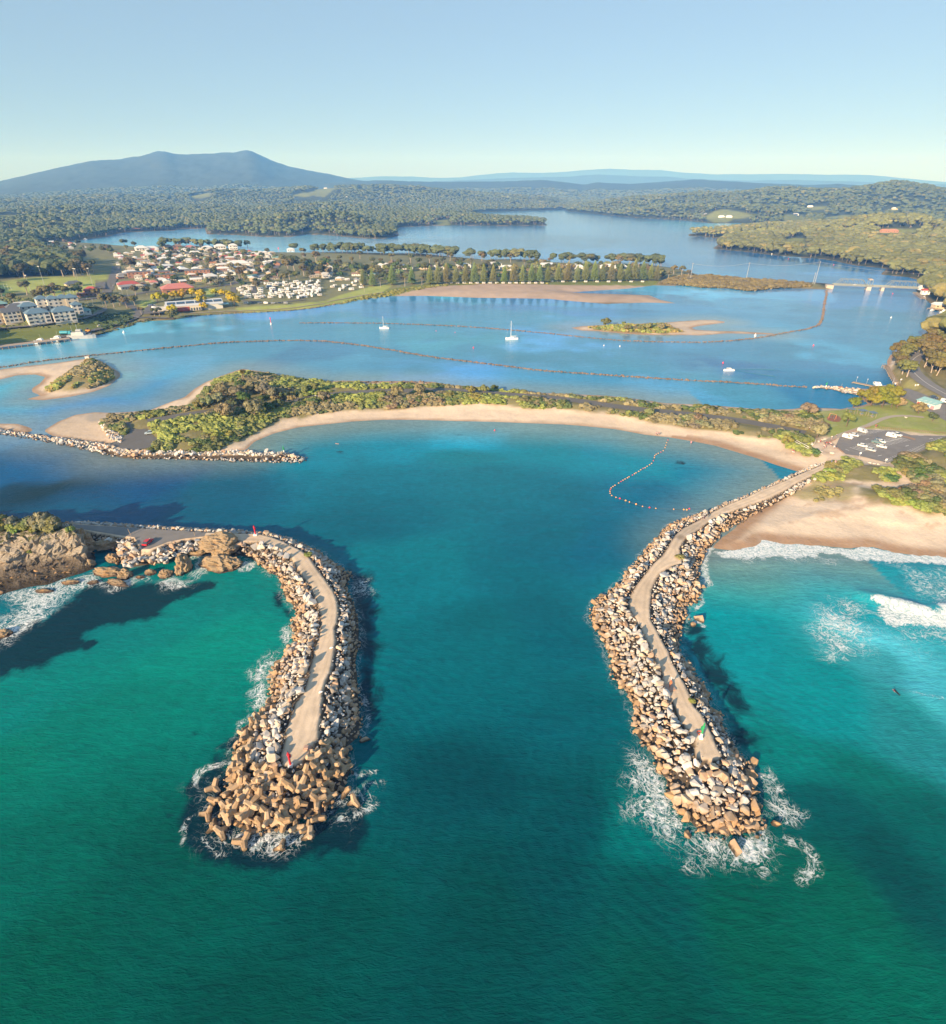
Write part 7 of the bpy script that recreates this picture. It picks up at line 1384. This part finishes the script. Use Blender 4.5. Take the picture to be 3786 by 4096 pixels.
# ---- beacons
M_RED = plain('beacon_red', (.62,.03,.04), .5, .4, .05); M_GRN = plain('beacon_green', (.03,.33,.12), .5, .4, .05)
def beacon(p, h, col, label, white=.0, base=1.1):
    o = tag(empty('channel_beacon', p), label, 'beacon'); MB().box(0,0,-.2,base,base,.55).build('base', M_WHITE, o)
    if white: MB().lathe([(.26,.3),(.24,h*white)], n=10).build('white_column', M_WHITE, o)
    MB().lathe([(.21,max(.3, h*white)),(.17,h*.72),(.30,h*.73),(.30,h*.78),(.16,h*.8),(.16,h*.93)], n=10).build('column', col, o); MB().box(0,.32,h*.50,.5,.35,.7).build('panel', col, o); MB().lathe([(.11,h*.93),(.13,h),(.02,h*1.04)], n=8).build('lantern', M_GLASS if not white else col, o); return o
beacon(G('C10', 1719, 318, 4.1), 3.6, M_RED, 'red channel beacon on a white base at the bend of the breakwater'); beacon(G('E2', 952, 640, 4.1), 4.0, M_RED, 'red channel beacon at the end of the curving breakwater track', .0, .8)
beacon(G('E4', 785, 490, 4.1), 4.2, M_GRN, 'green and white beacon post near the end of the surf side breakwater', .33, .7); beacon(G('C7', 1618, 664, 1.3), 3.8, M_GRN, 'green and white light on the low rock wall', .5, .8); beacon(G('C6', 735, 692, 1.2), 3.0, M_GRN, 'small green light on the rock groyne', .4, .7)
o = tag(empty('lifebuoy_stand', G('E3', 880, 1645, 4.1), .3), 'orange rescue buoy stand with white arm on a square slab', 'rescue stand'); MB().box(0,0,-.05,2.0,2.0,.22).build('slab', plain('pinkish_slab', (.5,.32,.24)), o); MB().tube((0,0,.15),(0,0,2.4),.09,.08,8).build('post', plain('orange_post', (.6,.16,.06)), o); MB().tube((-.7,0,3.2),(.9,0,2.6),.05,.05,6).tube((0,0,2.4),(0,0,3.2),.05,.05,6).build('arm', M_WHITE, o); MB().box(0,-.12,1.3,.5,.25,.7).build('buoy_box', M_OR, o)
o = tag(empty('lifebuoy', G('E4', 775, 450, 4.15)), 'orange ring buoy lying at the foot of the green beacon', 'lifebuoy'); m = MB(); n = 14
for i in range(n): a0, a1 = 6.283*i/n, 6.283*(i+1)/n; m.tube((.42*math.cos(a0),.42*math.sin(a0),.1),(.42*math.cos(a1),.42*math.sin(a1),.1),.09,.09,6)
m.build('ring', plain('ring_orange', (.75,.12,.05)), o)
tag(MB().box(0,0,0,1.4,1.0,.3).box(0,0,.3,1.0,.7,.25).build('bait_table', plain('bait_stone', (.45,.3,.24)), None, loc=G('E2', 1092, 500, 4.05)), 'small reddish slab bench at the edge of the track beside big rocks', 'bench')
for x, y, lb in ((1287,1112,'white painted stone at the track edge, upper one'), (1200,1475,'white painted stone at the track edge, lower one')): o = bpy.data.objects.new('marker_stone', RV[3]); COL.objects.link(o); o.location = G('E1', x, y, 4.3); o.scale = (.5,.5,.4); o.color = (.85,.85,.85,1); tag(o, lb, 'stone')
for rg, x, y, z, h, lb in (('C10',882,320,4.1,2.2,'leaning timber post at the corner of the turning area'), ('C10',1312,325,4.1,1.5,'short pale post at the edge of the turning area')): o = MB().tube((0,0,-.2),(-.35 if h > 2 else 0,0,h),.1,.09,6).build('post', M_TIMBER, None, loc=G(rg, x, y, z)); tag(o, lb, 'post')
# pot plants of green on the tracks
for rg, x, y, s, lb in (('E1',1100,350,1.0,'bright green tuft among the stones at the bend of the track'), ('E3',962,575,1.0,'bright green tuft at the edge of the wide track'), ('E3',1065,1755,.6,'small green tuft between stones and track, seaward one'), ('E4',720,205,.6,'low green tuft against the stones of the track')): shrub(G(rg, x, y, 4.0), s, BR_G, lb, None, s*.6)
# ---- floating buoys
def buoy(p, r, col, label, group=None, name='buoy', tall=1.0):
    o = MB().lathe([(r*.7,-.2),(r,.05),(r,.3*r),(r*.55,1.1*r*tall),(r*.3,1.9*r*tall),(.02,2.1*r*tall)], n=10).build(name, col, None, True, p); return tag(o, label, 'buoy', group)
M_FLO = plain('float_orange', (.85,.42,.12), .5, .4, .05); M_BR_ = plain('buoy_pink', (.7,.06,.10), .5, .4, .05)
for rg, x, y, r, c, lb in (('C3',1284,818,.55,M_BR_,'red conical buoy between the two yachts'),('C4',1465,930,.55,M_BR_,'red buoy near the moving motorboat'),('C6',620,308,.55,M_BR_,'red ball buoy off the boat ramp channel'),('C5',1352,752,.55,M_BR_,'red buoy in front of the bridge'),('C5',390,428,.6,M_BR_,'red buoy along the far wooded shore'),('C5',808,485,.6,M_BR_,'red buoy nearest the mudflat shore'),('C4',1703,728,.9,M_WHITE,'white marker float inside the curving wall'),('C4',585,800,.4,M_WHITE,'white mooring float, left of a pair'),('C4',703,806,.45,M_WHITE,'white mooring float, right of a pair'),('C5',1337,974,.6,M_WHITE,'white mooring float below the bridge'),('C1',1312,1140,.9,M_WHITE,'white square topped buoy near the town shore'),('C8',1108,388,.35,M_BR_,'small red float near the curved beach'),('C3',1008,692,.3,M_BR_,'tiny red float between the yachts'),('C3',1148,703,.3,M_BR_,'tiny red float nearer the larger yacht'),('C2',1360,250,1.2,M_BR_,'red beacon buoy in the lake behind the town'),('C5',235,388,1.0,M_WHITE,'white beacon by the wooded point')): buoy(G(rg, x, y), r, c, lb)
o = tag(empty('channel_beacon', G('C2', 1282, 1048)), 'slim red and white beacon standing in the channel off the town', 'beacon'); MB().lathe([(.8,-.5),(.7,1.2)], n=10).build('base', M_WHITE, o); MB().lathe([(.25,1.2),(.22,4.2),(.5,4.3),(.45,5.4)], n=8).build('column', M_BR_, o)
NB_ = [(463,262),(457,275),(453,288),(449,300),(440,315),(428,322),(415,328),(405,333),(398,340),(396,350),(391,365),(382,378),(372,385),(360,393),(350,400),(340,403),(328,410),(318,418),(305,425),(297,430),(287,436),(270,445),(262,450),(250,456),(240,462),(230,468),(218,476),(200,487),(190,493),(181,500),(177,508),(175,517),(176,527),(184,538),(205,547),(224,553),(253,563),(272,570),(305,581),(337,592),(372,598),(403,602),(492,606),(542,608),(557,609),(570,604)]
for i, (x, y) in enumerate(NB_):
    big = (x, y) in ((224,553),(305,581),(372,598),(180,500),(253,563),(542,608),(557,609),(570,604)); buoy(G('C9', x, y), .34 if big else .25, M_FLO if i % 5 else M_BR_, ('orange float on the net line running out from the beach' if i < 29 else 'orange float on the seaward leg of the net line') if i % 5 else ('red float on the net line running out from the beach' if i < 29 else 'red float on the seaward leg of the net line'), 'floats of the swimming net', 'net_float', .6)
m = MB(); q0 = Vector(G('C9', 466, 250, .1))
for x, y in NB_: q = Vector(G('C9', x, y, .03)); m.tube(q0, q, .05, .05, 4, False); q0 = q
tag(m.build('net_rope', plain('rope_dark', (.07,.08,.08))), 'dark rope joining the floats of the swimming net', 'rope')
# ---- people
def skin_mesh(name, verts, edges, radii, root=0, sub=1):
    me = bpy.data.meshes.new('t'); me.from_pydata(verts, edges, []); o = bpy.data.objects.new('t', me); COL.objects.link(o); sk = o.modifiers.new('s', 'SKIN'); o.modifiers.new('u', 'SUBSURF').levels = sub
    for i, r in enumerate(radii): v = me.skin_vertices[0].data[i]; v.radius = (r, r); v.use_root = i == root
    dg = bpy.context.evaluated_depsgraph_get(); ev = bpy.data.meshes.new_from_object(o.evaluated_get(dg)); bpy.data.objects.remove(o); ev.name = name; return ev
def person_parts(walk):
    s = .28*walk
    V = [(0,0,.95),(0,0,1.2),(0,0,1.42),(0,0,1.52),(0,.01,1.64),(0,.01,1.74), (.19,0,1.40),(.25,-.04-s*.4,1.12),(.26,-.14-s,.88),(-.19,0,1.40),(-.25,.04+s*.4,1.12),(-.26,-.02+s,.88), (.10,0,.90),(.11,-s,.50),(.11,-s*.9,.08),(.11,-s-.14,.04),(-.10,0,.90),(-.11,s*.8,.50),(-.11,s*1.3,.10),(-.11,s*1.2-.12,.04)]
    Ed = [(0,1),(1,2),(2,3),(3,4),(4,5),(2,6),(6,7),(7,8),(2,9),(9,10),(10,11),(0,12),(12,13),(13,14),(14,15),(0,16),(16,17),(17,18),(18,19)]
    Rd = [.13,.125,.13,.055,.095,.08,.06,.045,.035,.06,.045,.035,.09,.06,.04,.035,.09,.06,.04,.035]
    body = skin_mesh('body', V, Ed, Rd); shirt = skin_mesh('shirt', [V[0],V[1],V[2],V[6],V[7],V[9],V[10]], [(0,1),(1,2),(2,3),(3,4),(2,5),(5,6)], [.155,.15,.15,.085,.065,.085,.065]); sh = skin_mesh('shorts', [V[0],V[12],tuple(Vector(V[12]).lerp(Vector(V[13]), .7)),V[16],tuple(Vector(V[16]).lerp(Vector(V[17]), .7))], [(0,1),(1,2),(0,3),(3,4)], [.16,.115,.095,.115,.095])
    hair = MB().ball((0,.03,1.70), .115, (1,1,.9), 10, 6).mesh('hair'); return body, shirt, sh, hair
PP = [person_parts(0), person_parts(1)]
M_SKIN = [plain('skin_light', (.55,.34,.25), .6), plain('skin_tan', (.38,.21,.14), .6)]; M_HAIR = [plain('hair_brown', (.08,.045,.03)), plain('hair_fair', (.35,.24,.12))]; CL = {n: plain('cloth_'+n.replace(' ', '_'), c, .85) for n, c in (('white', (.8,.8,.8)), ('black', (.02,.02,.025)), ('red', (.5,.05,.05)), ('navy', (.03,.05,.14)), ('pink', (.65,.25,.3)), ('grey', (.3,.3,.31)), ('blue', (.12,.25,.5)))}
def person(p, rz, walk, top, bot, label, group=None, k=0):
    o = tag(empty('person', p, rz), label, 'person', group); bo, st_, sh, ha = PP[walk]
    for nm_, me_, mt in (('body', bo, M_SKIN[k % 2]), ('shirt', st_, CL[top]), ('shorts', sh, CL[bot]), ('hair', ha, M_HAIR[(k//2) % 2])):
        if not me_.materials: me_.materials.append(mt)
        a = obj(nm_, me_, o); slot(a, mt)
    return o
person(G('E3', 1133, 268, 4.02), .5, 1, 'white', 'grey', 'person in white top walking on the track, left of a pair', k=0); person(G('E3', 1162, 268, 4.02), .6, 1, 'navy', 'black', 'person in dark clothes walking on the track, right of a pair', k=1)
for i, (x, y, t, b_, w_) in enumerate(((785,1170,'white','grey',0),(830,1152,'white','navy',0),(722,1225,'navy','black',0),(738,1228,'red','grey',0),(752,1232,'black','black',0),(765,1226,'pink','navy',0),(776,1235,'white','black',0),(790,1240,'grey','navy',0),(806,1262,'white','grey',0),(820,1262,'navy','grey',0),(712,1255,'white','navy',0),(724,1258,'pink','grey',0),(678,1212,'red','navy',1),(782,1398,'blue','navy',1),(816,1402,'pink','white',1),(580,1085,'white','black',0),(1190,1066,'red','navy',0),(1202,1066,'navy','black',0))):
    wh_ = 'beside the footpath above the gathering' if i < 2 else 'in the gathering at the car park corner' if i < 12 else ('near the boulders by the ramp' if i == 12 else 'walking at the start of the breakwater track' if i < 15 else 'on the bend of the spit road' if i == 15 else 'by the bollards at the lawn corner')
    person(G('C6', x, y, 3.1), i*1.1, w_, t, b_, 'person in %s top and %s shorts %s' % (t, b_, wh_), 'people at the car park', i)
for i, (x, y, t, b_, lb) in enumerate(((404,238,'pink','navy','person in pink top at the water edge, left of three'),(410,240,'white','black','person in white top at the water edge, middle of three'),(417,238,'red','grey','person in red top at the water edge, right of three'),(577,283,'pink','pink','person in pink paddling alone in the shallows'),(1082,328,'red','white','person in red sitting out near the dune, left of two'),(1088,330,'pink','white','person in pink near the dune, right of two'))): q = at('C9', x, y); person(q, i*.9, 0, t, b_, lb, k=i)
# the surfer: lying on a board, propped on the forearms
q = G('E5', 1510, 1228, .25); o = tag(empty('person', q, .25), 'person in black wetsuit lying on a surfboard beyond the breakers', 'person')
V = [(0,0,.16),(0,.3,.22),(0,.52,.28),(0,.62,.36),(0,.72,.46),(.2,.5,.26),(.28,.72,.12),(-.2,.5,.26),(-.28,.72,.12),(.1,-.08,.15),(.12,-.5,.13),(.12,-.9,.12),(-.1,-.08,.15),(-.12,-.5,.13),(-.12,-.9,.12)]
bd = skin_mesh('body', V, [(0,1),(1,2),(2,3),(3,4),(2,5),(5,6),(2,7),(7,8),(0,9),(9,10),(10,11),(0,12),(12,13),(13,14)], [.14,.14,.14,.06,.1,.06,.04,.06,.04,.09,.065,.045,.09,.065,.045]); bd.materials.append(CL['black']); obj('body', bd, o)
MB().ball((0,.74,.5), .11, (1,1,.9), 10, 6).build('hair', M_HAIR[0], o)
vs = []; n = 12
for z in (-.02, .05):
    for i in range(2*n): a = math.pi*i/n; yy = math.sin(a)*1.15; xx = math.cos(a)*.27*(1-.25*abs(math.sin(a))**3); vs.append((xx, yy, z))
o2 = MB().add(vs, [tuple(range(2*n-1, -1, -1)), tuple(range(2*n, 4*n))]+[(i, (i+1) % (2*n), 2*n+(i+1) % (2*n), 2*n+i) for i in range(2*n)]).build('surfboard', plain('board_red', (.62,.22,.2), .3, .5), None, loc=q); o2.rotation_euler = (0,0,.25); tag(o2, 'pale red surfboard under the person beyond the breakers', 'surfboard')
q = G('C8', 212, 464, .0); o = tag(empty('person', q, 1.5), 'swimmer stretched out in the calm water near the low rock wall', 'person'); bd2 = bd.copy(); bd2.name = 'body'; bd2.materials.clear(); bd2.materials.append(M_SKIN[0]); a = obj('body', bd2, o); MB().ball((0,.74,.46), .11, (1,1,.9), 10, 6).build('hair', M_HAIR[0], o)
# signs and lamps
for rg, x, y, z, h, lb in (('C6',1015,640,.7,2.6,'lamp post at the outer end of the pontoon'),('C6',1110,660,.7,2.6,'lamp post on the middle of the pontoon'),('C6',1332,712,3,6.5,'tall pale pole at the boat ramp landing'),('C6',1418,655,3,2.5,'white round sign post at the start of the boardwalk'),('C6',1366,690,3,2.3,'white sign post beside the boat ramp'),('C6',1556,690,3.1,1.4,'white direction sign on the grass wedge, left one'),('C6',1578,690,3.1,1.6,'white direction sign on the grass wedge, right one'),('C6',1045,1330,3.1,1.8,'white notice board at the lower edge of the car park'),('C6',1282,1392,3.1,1.8,'white notice board at the right lower edge of the car park'),('C6',1400,1440,3,1.6,'white sign by the dune path'),('C6',629,1218,3,2.4,'thin grey pole beside the boulders'),('C8',92,212,2.6,2.2,'white sign on the spit road bend')):
    o = tag(empty('lamp_post' if 'lamp' in lb else 'sign_post', G(rg, x, y, z)), lb, 'lamp post' if 'lamp' in lb else 'sign'); MB().tube((0,0,0),(0,0,h),.06,.05,6).build('post', M_STEEL, o)
    if 'pole' not in lb:
        if 'lamp' in lb: MB().ball((0,0,h+.15), .22).build('lamp', M_WHITE, o)
        else: MB().box(0,-.08,h-.6,.8,.05,.75).build('sign_board', M_WHITE, o)
for i in range(12):   # timber railing on the cliff top
    pass
p0 = Vector(G('C10', 402, 278, 9.0)); o = tag(empty('lookout_fence', (p0.x, p0.y, hl_height(p0.x, p0.y)), 0.05), 'small white railing on the cliff top', 'fence'); m = MB(); [m.box(i*.75,0,0,.08,.08,1.0) for i in range(5)]; m.build('post', M_WHITE, o); MB().box(1.5,0,.95,3.1,.06,.08).box(1.5,0,.5,3.1,.06,.08).build('rail', M_WHITE, o)
tag(MB().box(0,0,0,2.6,1.6,1.8).build('utility_hut', WALLS[4], None, loc=at('C7', 502, 122)), 'small grey hut at the tip of the scrubby islet', 'hut')
# ================================================================ HAZE
hb = MB().box(0, 8500, -6, 38000, 20000, 760); b = NB('haze_air'); b.t.nodes.remove(b.p)
pv = b.n('VolumePrincipled'); pv.inputs['Color'].default_value = (.14, .40, 1.0, 1); pv.inputs['Absorption Color'].default_value = (1, 1, 1, 1); pv.inputs['Density'].default_value = 0.00014; pv.inputs['Anisotropy'].default_value = -0.1
b.l(pv.outputs[0], b.out.inputs['Volume']); tag(hb.build('haze', b.m), kind='stuff')
